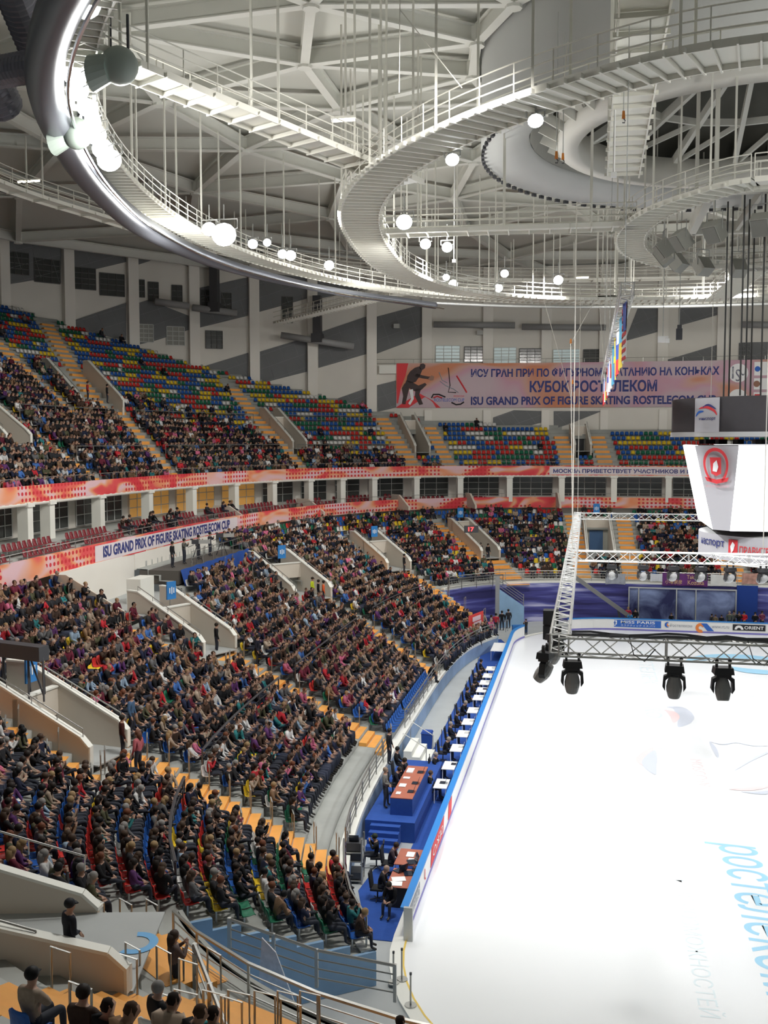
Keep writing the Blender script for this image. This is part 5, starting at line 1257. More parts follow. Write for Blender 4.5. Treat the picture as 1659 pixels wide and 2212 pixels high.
grp = {}
INDP = [i for i in np.argsort(DEP + np.where(inframe, 0, 1e4)) if OCC[i]][:288]
for i in set(list(IND_S)+INDP):
    WT[i] = where_text(i); grp.setdefault(WT[i], []).append(i)
allg = {}
for key in grp:      # rank among all seats of the row on that side of those stairs
    r_ = ORD.index(key[0])-1
    cand = [i for i in np.nonzero(low_ & (row == r_) & (name_a == [a[0] for a in AL].index(key[2])))[0]]
    cand = [i for i in cand if (WT[i] if i in WT else where_text(i))[1] == key[1]]
    cand.sort(key=lambda i: near_a[i])
    for n, i in enumerate(cand): allg[i] = n+1
def wtxt(i): r_, sd, nm = WT[i]; return '%s row, %s seat %s of the %s stairs' % (r_, ordw(allg.get(i, 1)), sd, nm)
proto_s = None
for i in sorted(IND_S):
    cn, cv, _ = SEATCOL[cidx[i]]
    o = bpy.data.objects.new('stadium_seat', seat_me); C.objects.link(o); b2 = bpy.data.objects.new('bracket', brk_me); C.objects.link(b2); b2.parent = o
    o.location = tuple(SA[i, 3:6]); o.rotation_euler = (0, 0, RZ_[i]); o.color = (*cv, 1)
    tag(o, '%s plastic seat, %s' % (cn, wtxt(i)), 'seat', 'plastic seats in the lower stand')
def mass(name, tV, tF, tC, idx, cols, scale, label, cat):
    """copies of one small mesh at the seats idx as one mesh; cols: per copy (classes,3)"""
    n = len(idx); aj = RZ_[idx]+(rng.normal(0, .22, n) if name == 'c' else 0); c, s = np.cos(aj)[:, None], np.sin(aj)[:, None]
    X = (tV[None, :, 0]*scale[:, None]); Y = tV[None, :, 1]*scale[:, None]; Z = tV[None, :, 2]*scale[:, None]
    V = np.stack([SA[idx, 3][:, None]+X*c-Y*s, SA[idx, 4][:, None]+X*s+Y*c, SA[idx, 5][:, None]+Z], -1).reshape(-1, 3)
    return V, (tF[None]+(np.arange(n)*len(tV))[:, None, None]).reshape(-1, tF.shape[1]), cols[:, tC].reshape(-1, 3)
sV = np.array(seat_mb(False).v); sF = np.array(seat_mb(False).f)
rest = np.array([i for i in range(len(SA)) if i not in IND_S]); cv = np.array([x[1] for x in SEATCOL])[cidx[rest]]
V, Fc, cc = mass('s', sV, sF, np.zeros(len(sV), int), rest, cv[:, None, :], np.ones(len(rest)), '', '')
me = np_mesh('seat_rows', V, Fc); ca = me.color_attributes.new('Col', 'FLOAT_COLOR', 'POINT'); ca.data.foreach_set('color', np.c_[cc, np.ones(len(cc))].astype(np.float32).ravel())
seat_mass_m = attr_mat('seat_plastic_mixed', 'Col', 0.5); me.materials.append(seat_mass_m)
o = bpy.data.objects.new('seat_rows', me); C.objects.link(o); o['kind'] = 'stuff'; tag(o, 'thousands of small coloured plastic seats filling both tiers', 'seats')
# ---- spectators
PG = 'seated spectators in the lower stand'
INDset = set(INDP)
for i in INDP:
    cn, ccol, _ = pick(COATS); hn, hcol, _ = pick(HAIRS); k = int(rng.choice(3, p=[.55, .38, .07])); gn = ['jacket', 'coat', 'sweater'][int(rng.integers(3))]
    a, b_, cw = wtxt(i).partition(' row, ')
    person((SA[i, 3]+SA[i, 6]*.02, SA[i, 4]+SA[i, 7]*.02, SA[i, 5]), RZ_[i]+float(rng.normal(0, .24)), ('%s-haired person in %s %s, %s' % (hn, cn, gn, wtxt(i))) if k < 2 else ('person in cap and %s %s, %s' % (cn, gn, wtxt(i))), 'seat', None, ccol, hcol, k, PG, float(rng.uniform(.93, 1.05)))
crowd = np.array([i for i in range(len(SA)) if OCC[i] and i not in INDset])
Vs, Fs, Cs = [], [], []; off = 0
tpl = []
for j in POSES:
    out, V0, cls = skin_mesh(j, 0, False)
    Fq = [list(p.vertices) for p in out.polygons]; F3 = []
    for f in Fq:
        for t in range(1, len(f)-1): F3.append((f[0], f[t], f[t+1]))
    q = MB(); hd = np.array(j['hd']); q.ball(tuple(hd+[0, -.02, .02]), .108, 0, 6, 4, (1, 1.05, 1.05)); hv = np.array(q.v); hf = []
    for f in q.f: hf += [(f[0], f[1], f[2]), (f[0], f[2], f[3])]
    tpl.append((np.concatenate([V0, hv]), np.concatenate([np.array(F3), np.array(hf)+len(V0)]), np.concatenate([cls, np.full(len(hv), 4)])))
pc = rng.choice(len(POSES), len(crowd), p=[.3, .2, .12, .08, .2, .1]); cp = np.array([x[1] for x in COATS]); cw = np.array([x[2] for x in COATS], float); hp = np.array([x[1] for x in HAIRS]); hw_ = np.array([x[2] for x in HAIRS], float)
sk = np.array([(.36, .21, .15), (.32, .185, .13), (.42, .26, .19)])
for k, (tV, tF, tC) in enumerate(tpl):
    idx = crowd[pc == k]; n = len(idx)
    if not n: continue
    cols = np.stack([sk[rng.integers(3, size=n)], cp[rng.choice(len(cp), n, p=cw/cw.sum())]*rng.uniform(.8, 1.3, (n, 1)), np.tile([[.022, .026, .042]], (n, 1))*rng.uniform(.5, 2.2, (n, 1)), np.tile([[.02, .018, .016]], (n, 1)), hp[rng.choice(len(hp), n, p=hw_/hw_.sum())]], 1)
    V, Fc, cc = mass('c', tV, tF, tC, idx, cols, rng.uniform(.92, 1.06, n), '', '')
    Vs.append(V); Fs.append(Fc+off); Cs.append(cc); off += len(V)
V = np.concatenate(Vs); Fc = np.concatenate(Fs); cc = np.concatenate(Cs)
me = np_mesh('spectator_crowd', V, Fc, True); ca = me.color_attributes.new('Col', 'FLOAT_COLOR', 'POINT'); ca.data.foreach_set('color', np.c_[cc, np.ones(len(cc))].astype(np.float32).ravel()); me.materials.append(attr_mat('crowd_clothes', 'Col', 0.85))
o = bpy.data.objects.new('spectator_crowd', me); C.objects.link(o); o['kind'] = 'stuff'; tag(o, 'dense crowd of seated spectators in mostly dark winter clothes', 'crowd')
print('SEATS', len(SA), 'crowd', len(crowd), 'verts', len(V))

# ------------------------------------------------------------------ rails in the stands
def path_rail(label, P, u0, u1, zf, h=1.0, n=4, step=1.5, off=0.0, r=0.028, mt=None, top=0.04, name='guard_rail'):
    q = MB(); us = list(np.arange(u0, u1, step))+[u1]
    for k in range(n):
        f = (k+1)/n; q.tube([P.P(u, zf(u)+h*f, off) for u in us], top if k == n-1 else r*0.7, 5)
    for u in us: q.bar(P.P(u, zf(u), off), P.P(u, zf(u)+h, off), 0.055, 0.055)
    o = q.build(name, mt or rail_m); tag(o, label, 'railing'); return o
PF = curve_path(lambda T: low_xy(T, 0.0), 226.5, 138.5, 220)
def uof(P, y): 
    k = int(np.argmin(np.abs(P.p[:, 1]-y))); return P.c[k]
path_rail('steel front rail of the lower stand facing the judges, far half', PF, uof(PF, -5), PF.L-0.3, lambda u: 1.05, 0.95, 4, 1.6, off=-0.2)
path_rail('short steel front rail beside the blue platform', PF, uof(PF, -21.5), uof(PF, -9), lambda u: 1.05, 0.95, 4, 1.8, off=-0.2)
o = path_rail('steel front rail with dark supporter cloths at the near corner', PF, 0.2, uof(PF, -22.5), lambda u: 1.05, 0.95, 3, 2.0, off=-0.2)
cloths = [('dark purple supporter cloth lowest on the near corner rail', (.06, .035, .09), 0.6, 2.6), ('dark red printed supporter cloth on the near corner rail', (.22, .05, .07), 2.9, 2.0), ('grey purple supporter cloth upper on the near corner rail', (.13, .10, .16), 5.0, 1.2)]
for lab, c_, u_0, ln in cloths:
    q = MB(); q2 = []
    for k in range(9):
        u = u_0+ln*k/8; wv = 0.03*math.sin(k*1.7); q2 += [PF.P(u, 1.98, -0.13+wv), PF.P(u, 1.12+0.04*math.sin(k), -0.11-wv)]
    q.add(q2, [(2*i, 2*i+1, 2*i+3, 2*i+2) for i in range(8)]); o = q.build('supporter_cloth', mat(lab[:14], c_, 0.85, noise=0.5, nscale=5)); tag(o, lab, 'cloth', 'supporter cloths on the near rail')
# rail on the cross aisle between lower and upper rows
PM = curve_path(lambda T: low_xy(T, 0.3185), 224, 118, 300)
def blocks(P, p):
    us = np.linspace(0, P.L, 900); pts = np.array([P.pt(u) for u in us]); m_ = in_aisles('L', pts[:, 0], pts[:, 1], np.full(900, p), 0.25); out = []; st = None
    for u, b_ in zip(us, m_):
        if not b_ and st is None: st = u
        if b_ and st is not None: out.append((st, u)); st = None
    if st is not None: out.append((st, us[-1]))
    return [x for x in out if x[1]-x[0] > 3]
bl = blocks(PM, 0.3185)
wb = ['nearest the camera', 'between the second and third stairs', 'between the third and fourth stairs', 'between the fourth and fifth stairs', 'towards the far corner', 'in the far corner']
dark_rail = mat('dark_rail', (0.12, 0.12, 0.13), 0.4, metal=0.5)
for k, (a, b_) in enumerate(bl): path_rail('dark steel barrier dividing the lower stand rows, ' + wb[min(k, 5)], PM, a+0.2, b_-0.2, lambda u: low_z(7/22), 1.0, 3, 1.8, off=0.02, mt=dark_rail, top=0.055, name='row_barrier')
# near corner rails
def seg_rail(label, pts, h=1.05, n=4, step=1.7, top=0.045, mt=None, name='guard_rail'):
    q = MB(); pts = [np.array(p, float) for p in pts]
    for k in range(n):
        f = (k+1)/n; q.tube([tuple(p+[0, 0, h*f]) for p in pts], top if k == n-1 else 0.022, 6)
    for a, b_ in zip(pts[:-1], pts[1:]):
        L = np.linalg.norm(b_-a); m_ = max(1, int(round(L/step)))
        for j in range(0 if a is pts[0] else 1, m_+1):
            p = a+(b_-a)*j/m_; q.bar(p, p+[0, 0, h+0.04], 0.09, 0.09)
    o = q.build(name, mt or rail_m); tag(o, label, 'railing'); return o
zr = low_z(7/22)
seg_rail('steel end rail of the near corner rows above light blue cladding', [(-14.1, -30.9, 0.85), (-16.1, -31.9, 1.6), (-18.2, -33.0, 2.8)])
P = curve_path(lambda T: low_xy(T, 0.362), 263, 231.5, 60)
path_rail('long steel rail along the bottom edge of the picture', P, 0.5, P.L-0.4, lambda u: zr+0.1, 1.0, 4, 2.1, off=-0.1, top=0.05)
seg_rail('sloping steel handrail running off the bottom of the picture', [(-17.6, -36.9, 4.1), (-15.6, -40.2, 4.25), (-13.9, -43.2, 4.4)], 1.05, 3, 2.0, 0.05)
sc_ = MB(); sc_.prism([(-17.1, -33.9, 2.6), (-16.0, -34.1, 1.0), (-15.5, -34.2, 1.0), (-16.6, -34.0, 3.6), (-17.0, -33.9, 3.9)], (0.0, 0.04, 0)); o = sc_.build('white_screen', mat('white_scroll_print', (0.72, 0.70, 0.74), 0.7, noise=0.3, nscale=6)); tag(o, 'narrow white printed panel hanging inside the near corner rails', 'panel')
# short hoop rails beside the stairs
hoop_m = rail_m
hq = MB(); hq.tube([(0, -0.22, 0), (0, -0.22, 0.92), (0, 0.22, 0.97), (0, 0.22, 0.0)], 0.027, 5); hoop_me = hq.mesh('hoop', hoop_m)
hn = 0
for nm, l, hw, su, p0, p1 in AL:
    if su != 'L' or 'upper' in nm or nm in ('seventh', 'eighth'): 
        if nm not in ('second upper', 'third upper', 'fourth upper'): continue
    P = Path2(l); us = np.linspace(0, P.L-1e-3, 500); pts = np.array([P.pt(u) for u in us])
    cnt = [0, 0]
    for ri in range(22):
        if ri % 2 and nm not in ('second', 'corner', 'nearest'): continue
        pm = (ri+0.5)/22
        if pm < p0 or pm > p1: continue
        T = np.radians(np.linspace(82, 263, 1500)); x, y = low_xy(T, pm); k = int(np.argmin(pl_dist(l, x, y)))
        t = (x[k+1]-x[k-1], y[k+1]-y[k-1]); L_ = math.hypot(*t); t = (t[0]/L_, t[1]/L_)
        for sd in (-1, 1):
            hx, hy = x[k]+t[0]*sd*(hw+0.12), y[k]+t[1]*sd*(hw+0.12)
            if in_voms('L', np.array([hx]), np.array([hy]), 0.25)[0] or not inview((hx, hy, low_z(ri/22)), 60): continue
            o = bpy.data.objects.new('stair_hoop_rail', hoop_me); C.objects.link(o); o.location = (hx, hy, low_z(ri/22)); o.rotation_euler = (0, 0, math.atan2(t[1], t[0])+0.25 + PI/2)
            px_side = 'left' if proj((hx, hy, 3))[0] < proj((x[k], y[k], 3))[0] else 'right'
            tag(o, 'short steel hoop rail, %s row, %s side of the %s stairs' % (ordw(ri+1), px_side, nm.replace('upper', 'upper side')), 'handrail', 'hoop rails beside the orange stairs'); hn += 1
print('hoops', hn)

# ------------------------------------------------------------------ balcony boxes: red seats and guests
bs = []
Tt = np.radians(np.linspace(221, 78, 5000))
for k in range(3):
    x, y = low_xy(Tt, 1.047+k*0.055); cum = np.r_[0, np.cumsum(np.hypot(np.diff(x), np.diff(y)))]
    s = np.arange(0.3, cum[-1], 0.56); th = np.interp(s, cum, Tt); x, y = low_xy(th, 1.047+k*0.055); x2, y2 = low_xy(th+1e-4, 1.047+k*0.055)
    for i in range(len(s)):
        if (s[i] % 7.3) < 1.5: continue
        tx, ty = x2[i]-x[i], y2[i]-y[i]; L_ = math.hypot(tx, ty); nx, ny = -ty/L_, tx/L_
        if inview((x[i], y[i], 9.8), 60): bs.append((x[i], y[i], 9.35+0.32*k, math.atan2(ny, nx)-PI/2))
bs = np.array(bs); n = len(bs); c, s_ = np.cos(bs[:, 3])[:, None], np.sin(bs[:, 3])[:, None]
V = np.stack([bs[:, 0][:, None]+sV[None, :, 0]*c-sV[None, :, 1]*s_, bs[:, 1][:, None]+sV[None, :, 0]*s_+sV[None, :, 1]*c, bs[:, 2][:, None]+sV[None, :, 2]], -1).reshape(-1, 3)
Fc = (sF[None]+(np.arange(n)*len(sV))[:, None, None]).reshape(-1, 4); me = np_mesh('red_box_seats', V, Fc); me.materials.append(redseat)
o = bpy.data.objects.new('red_box_seats', me); C.objects.link(o); o['kind'] = 'stuff'; tag(o, 'rows of small dark red seats in the balcony boxes', 'seats')
near_b = [i for i in range(n) if 255 < proj(bs[i, :3])[0] < 385 and bs[i, 2] > 9.6 or 440 < proj(bs[i, :3])[0] < 505 and bs[i, 2] > 9.9]
rng.shuffle(near_b)
for j, i in enumerate(sorted(near_b[:15], key=lambda i: proj(bs[i, :3])[0])):
    cn, ccol, _ = pick(COATS[:4]); person(bs[i, :3], bs[i, 3], 'guest in %s seated in the amber balcony boxes, %s from the left' % (cn, ordw(j+1)), 'seat', None, ccol, None, None, 'guests in the balcony boxes')

# ------------------------------------------------------------------ camera stand with blue drape
root = empty('camera_platform'); tag(root, 'camera stand draped in blue under the white title band', 'platform')
q = MB(); q.box((-36.0, 9.6, 7.75), (2.7, 13.0, 0.9)); q.build('deck', mat('stage_deck', (0.10, 0.09, 0.08), 0.7), root)
q = MB(); vs = []
for k in range(40):
    y = 3.2+13.3*k/39; xx = -34.55+0.04*math.sin(k*1.3); vs += [(xx, y, 8.25+0.02*math.sin(k)), (xx+0.35, y, 7.0)]
q.add(vs, [(2*i, 2*i+1, 2*i+3, 2*i+2) for i in range(39)]); q.build('drape', blue_carpet, root)
q = MB()
for z in (8.75, 9.2): q.tube([(-34.7, 5.5, z), (-34.7, 15.5, z)], 0.025, 5)
for k in range(6): q.tube([(-34.7, 5.5+2*k, 8.2), (-34.7, 5.5+2*k, 9.2)], 0.025, 5)
q.build('handrail', rail_m, root)
for k, (y, lab, c_) in enumerate(((4.6, 'standing man in black jacket and jeans, leftmost on the camera stand', (.012, .012, .014)), (6.6, 'cameraman in grey behind the left camera on the blue draped stand', (.10, .10, .09)), (9.2, 'cameraman in black between the two cameras on the draped stand', (.014, .014, .016)), (11.4, 'cameraman in dark jacket at the right camera on the draped stand', (.03, .03, .04)))):
    person((-35.7, y, 8.2), -PI/2, lab, 'stand', 1 if k else 0, c_, (.02, .015, .01), 0 if k < 3 else 2)
for k, (y, lab) in enumerate(((7.4, 'television camera on tripod, left one on the draped stand'), (12.2, 'long lens television camera on tripod, right one on draped stand'))):
    root = empty('television_camera', (-35.1, y, 8.2), -PI/2+0.35); tag(root, lab, 'camera', 'television cameras on the draped stand')
    for a in (0, 120, 240):
        q = MB(); q.tube([(0, 0, 1.15), (0.45*math.cos(rad(a)), 0.45*math.sin(rad(a)), 0)], 0.03, 5); q.build('leg', darkm, root)
    q = MB(); q.box((0, 0, 1.22), (.16, .2, .14)); q.build('tripod_head', darkm, root)
    q = MB(); q.box((0, -.1, 1.45), (.22, .5, .3)); q.box((0, -.35, 1.62), (.14, .18, .1)); q.build('camera_body', darkm, root)
    q = MB(); q.box((0, .48, 1.45), (.24, .7, .26)); q.box((0, .86, 1.47), (.28, .1, .3)); q.build('lens_box', mat('lens_grey', (.4, .4, .38), .5), root)
    q = MB(); q.tube([(0.1, -.2, 1.25), (0.2, -.6, 1.1)], 0.02, 5); q.build('pan_bar', darkm, root)
q = MB(); q.box((-35.3, -1.2, 7.6), (0.9, 1.9, 1.5)); o = q.build('press_booth', coping_m); tag(o, 'small white booth above the third entrance', 'booth')

q = MB(); q.prism([(-33.0, -7.6, 6.8), (-38.6, -7.6, 6.8), (-38.9, 3.0, 6.8), (-33.2, 3.0, 6.8)], (0, 0, .06)); q.build('press_floor', floor_m, kind='structure')
q = MB(); q.prism([(-37.35, -7.6, 6.8), (-37.65, 3.0, 6.8), (-37.65, 3.0, 9.3), (-37.35, -7.6, 9.3)], (-.1, 0, 0)); q.build('wall_press', pil_m, kind='structure')
q = MB(); q.prism([(-33.2, -7.6, 6.6), (-37.5, -7.6, 6.6), (-37.5, -7.6, 9.3), (-36.6, -7.6, 9.3), (-33.2, -7.6, 7.4)], (0, -.12, 0)); q.build('wall_press_side', parapet_m, kind='structure')
PSW = curve_path(lambda T: low_xy(T, 1.0), 180, 160, 60)
vwall('wall_camera_stand', PSW, 8.2, 9.3, 0.05, pil_m, u0=uof(PSW, 3.2), u1=uof(PSW, 17), kind='structure')
# thin barriers across the upper tier
for d_u, lab in ((3.6, 'lower'), (8.7, 'upper')):
    Pq = curve_path(lambda T: up_xy(T, d_u), 178, 121, 200)
    us = np.linspace(0, Pq.L, 700); pts = np.array([Pq.pt(u) for u in us]); m_ = in_aisles('U', pts[:, 0], pts[:, 1], np.full(700, d_u), .3) | in_voms('U', pts[:, 0], pts[:, 1], .3); st = None; k = 0
    for u, b_ in zip(us, m_):
        if not b_ and st is None: st = u
        if (b_ or u == us[-1]) and st is not None:
            if u-st > 4: path_rail('%s thin barrier rail across the upper tier, %s block from left' % (lab, ordw(k+1)), Pq, st, u-.2, lambda u: up_z(d_u), 1.0, 2, 2.4, off=0, top=.035, name='row_barrier'); k += 1
            st = None
# ------------------------------------------------------------------ rinkside: carpets, tables, judges, platform
def carpet(label, poly, z=-0.055, h=0.02):
    q = MB(); q.prism([(x, y, z) for x, y in poly], (0, 0, h)); o = q.build('blue_carpet', blue_carpet); tag(o, label, 'carpet')
carpet('long blue carpet under the judges tables by the boards', [(-14.95, -8.9), (-14.95, 23.5), (-15.9, 26.5), (-17.3, 26.0), (-16.9, 20), (-16.95, -8.9)])
carpet('blue carpet between the raised platform and the boards', [(-14.95, -18.6), (-14.95, -8.9), (-15.85, -8.9), (-15.85, -18.6)])
carpet('near blue carpet under the commentary tables', [(-14.95, -25.8), (-14.95, -18.62), (-16.05, -18.62), (-16.9, -20.3), (-17.1, -22.3), (-16.0, -25.8)])
root = empty('raised_platform'); tag(root, 'raised blue carpeted platform with steps beside the boards', 'platform')
q = MB(); q.box((-16.85, -13.4, 0.375), (2.1, 8.2, 0.85)); q.build('deck', blue_carpet, root)
for k in range(4):
    q = MB(); q.box((-17.0, -17.5-0.14-0.30*k, 0.32-0.09*k), (1.25, 0.32, 0.74-0.18*k)); q.build('step', blue_carpet, root)
def laptop(q, c, rz, s=1.0):
    R = Matrix.Rotation(rz, 3, 'Z'); q.box(Vector(c)+R @ Vector((0, 0, .015)), (.34*s, .24*s, .02), 0, R)
    q.add([Vector(c)+R @ Vector(p) for p in ((-.17*s, .12*s, .02), (.17*s, .12*s, .02), (.17*s, .2*s, .25*s), (-.17*s, .2*s, .25*s), (-.17*s, .135*s, .02), (.17*s, .135*s, .02), (.17*s, .215*s, .25*s), (-.17*s, .215*s, .25*s))], [(0, 1, 2, 3), (7, 6, 5, 4), (0, 4, 5, 1), (1, 5, 6, 2), (2, 6, 7, 3), (3, 7, 4, 0)])
def table(name, c, sx, sy, z, top_m, label, cloth=None, group=None, legm=None):
    root = empty(name, (c[0], c[1], z)); tag(root, label, 'table', group)
    q = MB(); q.box((0, 0, 0.735), (sx, sy, 0.03)); q.build('tabletop', top_m, root)
    if cloth: 
        q = MB(); q.box((sx/2-0.02, 0, 0.36), (0.03, sy, 0.72)); q.box((0, -sy/2+0.02, 0.36), (sx, 0.03, 0.72)); q.build('skirt', cloth, root)
    for a, b_ in ((-1, -1), (1, -1), (1, 1), (-1, 1)):
        q = MB(); q.tube([(a*(sx/2-.05), b_*(sy/2-.06), 0), (a*(sx/2-.05), b_*(sy/2-.06), .72)], 0.018, 5); q.build('leg', legm or whitep, root)
    return root
def thing_on(name, c, fn, mt, label, cat, group=None):
    q = MB(); fn(q); o = q.build(name, mt); o.location = tuple(c); tag(o, label, cat, group); return o
def chair(loc, rz, label, group=None):
    root = empty('office_chair', loc, rz); tag(root, label, 'chair', group)
    q = MB(); q.box((0, 0, .44), (.48, .46, .07)); q.build('seat', black_cloth, root)
    q = MB(); q.box((0, -.25, .78), (.44, .06, .55), 0, Matrix.Rotation(0.12, 3, 'X')); q.build('backrest', black_cloth, root)
    q = MB(); q.tube([(0, 0, .06), (0, 0, .42)], .03, 6)
    q.build('pole', darkm, root)
    for a in range(0, 360, 72):
        q = MB(); q.tube([(0, 0, .07), (.27*math.cos(rad(a)), .27*math.sin(rad(a)), .03)], .02, 5); q.build('leg', darkm, root)
JY = [12.1, 9.9, 7.9, 5.9, 3.9, 0.9, -1.6, -4.0, -6.6, -9.5, -12.2]
jn = ['farthest', 'second farthest', 'third farthest', 'fourth farthest', 'fifth farthest', 'middle', 'fifth nearest', 'fourth nearest', 'third nearest', 'second nearest', 'nearest']
zc = -0.03
for k, y in enumerate(JY):
    if k == 10: continue
    table('judge_table', (-15.42, y), 0.62, 1.25, zc, whitep, 'white judges table at the boards, %s of the line' % jn[k], group='white tables along the boards')
    thing_on('paper_sheets', (-15.5, y-0.1, zc+0.75), lambda q: (q.box((0, 0, .006), (.3, .42, .012)), q.box((.05, .35, .006), (.2, .28, .012), 0, Matrix.Rotation(.3, 3, 'Z'))), paper_m, 'white papers lying on the %s judges table' % jn[k], 'paper', 'papers on the judges tables')
    thing_on('monitor', (-15.25, y+0.2, zc+0.75), lambda q: laptop(q, (0, 0, 0), -PI/2, 0.9), screen_m if k in (3, 9) else mat('light_monitor', (.6, .6, .58), .5), 'small screen standing on the %s judges table' % jn[k], 'screen', 'screens on the judges tables')
    chair((-16.15, y, zc), -PI/2, 'black office chair at the %s judges table' % jn[k], 'chairs of the judges')
    hn_ = ['dark', 'brown', 'grey', 'brown', 'dark', 'grey', 'dark', 'grey', 'bald grey', 'grey', 'dark'][k]
    person((-16.12, y, zc+0.02), -PI/2+float(rng.normal(0, .12)), 'judge in dark suit with %s hair at the %s table' % (hn_, jn[k]), 'seat', [0, 1, 4, 1, 0, 1, 4, 0, 1, 0, 1][k], (.012, .013, .018) if k not in (1, 3) else (.05, .035, .03), (.35, .30, .26) if 'grey' in hn_ else (.03, .02, .015), 0, 'judges seated along the boards')
table('judge_table', (-15.5, 19.6), 1.0, 3.2, zc, whitep, 'long white table at the far end of the boards')
table('judge_table', (-15.42, -12.2), 0.62, 1.3, zc, whitep, 'white table beside the raised platform, closest to the camera')
chair((-16.0, -12.4, zc), -PI/2, 'black high office chair between platform and nearest white table')
person((-15.95, -12.3, zc+0.02), -PI/2, 'person in black at the white table beside the platform', 'seat', 0, (.012, .012, .014), (.10, .06, .04), 0)
thing_on('laptop', (-15.4, -12.1, zc+.75), lambda q: laptop(q, (0, 0, 0), -PI/2), screen_m, 'dark laptop on the white table beside the platform', 'laptop')
# platform table
table('commentary_table', (-16.5, -14.6), 0.95, 4.3, 0.8, wood_m, 'long red brown table on the raised blue platform', cloth=blue_carpet)
for k, y in enumerate((-13.3, -14.8, -15.9)):
    thing_on('laptop', (-16.25, y, 1.55), lambda q: laptop(q, (0, 0, 0), -PI/2), screen_m, 'dark laptop on the platform table, %s from the far end' % ordw(k+1), 'laptop', 'laptops on the platform table')
for k, (y, sx, sy) in enumerate(((-13.2, .3, .6), (-14.2, .3, .25), (-15.2, .3, .4), (-16.2, .2, .3))):
    thing_on('paper_stack', (-16.72, y, 1.55), lambda q, sx=sx, sy=sy, k=k: q.box((0, 0, .02), (sx, sy, .05 if k == 0 else .015)), paper_m, 'white paper stack on the platform table, %s from the far end' % ordw(k+1), 'paper', 'papers on the platform table')
for k, (x, y, c_, hc, pi_, kd, lab) in enumerate(((-17.3, -13.0, (.012, .012, .016), (.02, .015, .01), 1, 'seat', 'man in black suit seated farthest at the platform table'), (-17.3, -14.3, (.014, .016, .03), (.03, .02, .015), 1, 'seat', 'man in dark suit seated second at the platform table'), (-17.35, -15.9, (.16, .16, .15), (.25, .18, .13), 2, 'stand', 'person in grey jacket standing at the near end of the platform table'), (-17.65, -11.6, (.01, .01, .012), (.01, .01, .01), 0, 'seat', 'person in black at the back edge of the platform'))):
    person((x, y, 0.80), -PI/2, lab, kd, pi_, c_, hc, 0)
for k, y in enumerate((-13.0, -14.3)): chair((-17.33, y, 0.8), -PI/2, 'black office chair, %s on the raised platform' % ['far one', 'near one'][k])
# near tables
table('commentary_table', (-15.45, -20.7), 0.95, 1.5, zc, wood_m, 'red brown table with open binder nearest the platform steps')
table('commentary_table', (-15.4, -22.6), 0.9, 1.6, zc, wood_m, 'red brown table with screens at the near bend of the boards', cloth=black_cloth)
thing_on('open_binder', (-15.45, -20.5, zc+.755), lambda q: (q.box((0, 0, .01), (.3, .45, .02)), q.box((.1, -.5, .01), (.22, .3, .01))), paper_m, 'open white binder on the table by the platform steps', 'binder')
for k, (x, y, rz_, lab) in enumerate(((-15.3, -21.2, -1.2, 'dark laptop near the open binder'), (-15.6, -22.0, -2.2, 'left dark screen on the nearest red brown table'), (-15.25, -22.2, -1.3, 'right dark screen on the nearest red brown table'))):
    thing_on('laptop', (x, y, zc+.755), lambda q, rz_=rz_: laptop(q, (0, 0, 0), rz_, 1.25), screen_m, lab, 'laptop')
for k, (x, y, rz_, lab) in enumerate(((-15.5, -22.75, .3, 'open white book on the nearest red brown table'), (-15.55, -23.15, .1, 'white paper sheets at the near edge of the red brown table'))):
    thing_on('papers', (x, y, zc+.755), lambda q, rz_=rz_: q.box((0, 0, .012), (.5, .36, .02), 0, Matrix.Rotation(rz_, 3, 'Z')), paper_m, lab, 'paper')
person((-16.25, -20.7, zc), -PI/2, 'person in dark grey coat writing at the table by the platform steps', 'seat', 1, (.07, .05, .06), (.03, .02, .015), 0); chair((-16.28, -20.7, zc), -PI/2, 'black office chair at the table by the platform steps')
person((-16.2, -22.9, zc), -PI/2+.1, 'man in black sweater with headset at the nearest table', 'seat', 1, (.012, .012, .014), (.35, .25, .2), 0); chair((-16.25, -22.9, zc), -PI/2, 'black office chair at the nearest table in the bend')
person((-15.5, -23.9, zc), PI*0.9, 'person in black lying forward at the near end of the table', 'seat', 1, (.008, .008, .009), (.02, .015, .01), 0)
person((-16.85, -20.2, zc), PI*0.55, 'operator in black cap reaching to the equipment rack', 'seat', 3, (.012, .012, .012), (.02, .03, .02), 2); chair((-16.85, -20.2, zc), PI*0.55, 'black office chair of the rack operator')
root = empty('equipment_rack', (-17.45, -21.4, -0.06), 0.1); tag(root, 'tall metal rack of black audio equipment below the stand rail', 'rack')
for a, b_ in ((-1, -1), (1, -1), (1, 1), (-1, 1)):
    q = MB(); q.bar((a*.32, b_*.36, 0), (a*.32, b_*.36, 1.75), .045, .045); q.build('upright', rail_m, root)
for z in (.12, .85, 1.2): q = MB(); q.box((0, 0, z), (.66, .74, .03)); q.build('shelf', rail_m, root)
for z, hh in ((.3, .25), (1.02, .28), (1.4, .3)): q = MB(); q.box((0, 0, z), (.55, .6, hh)); q.build('equipment_box', darkm, root)
q = MB(); laptop(q, (0, 0, 1.56), PI, 1.1); q.build('mixer', screen_m, root)
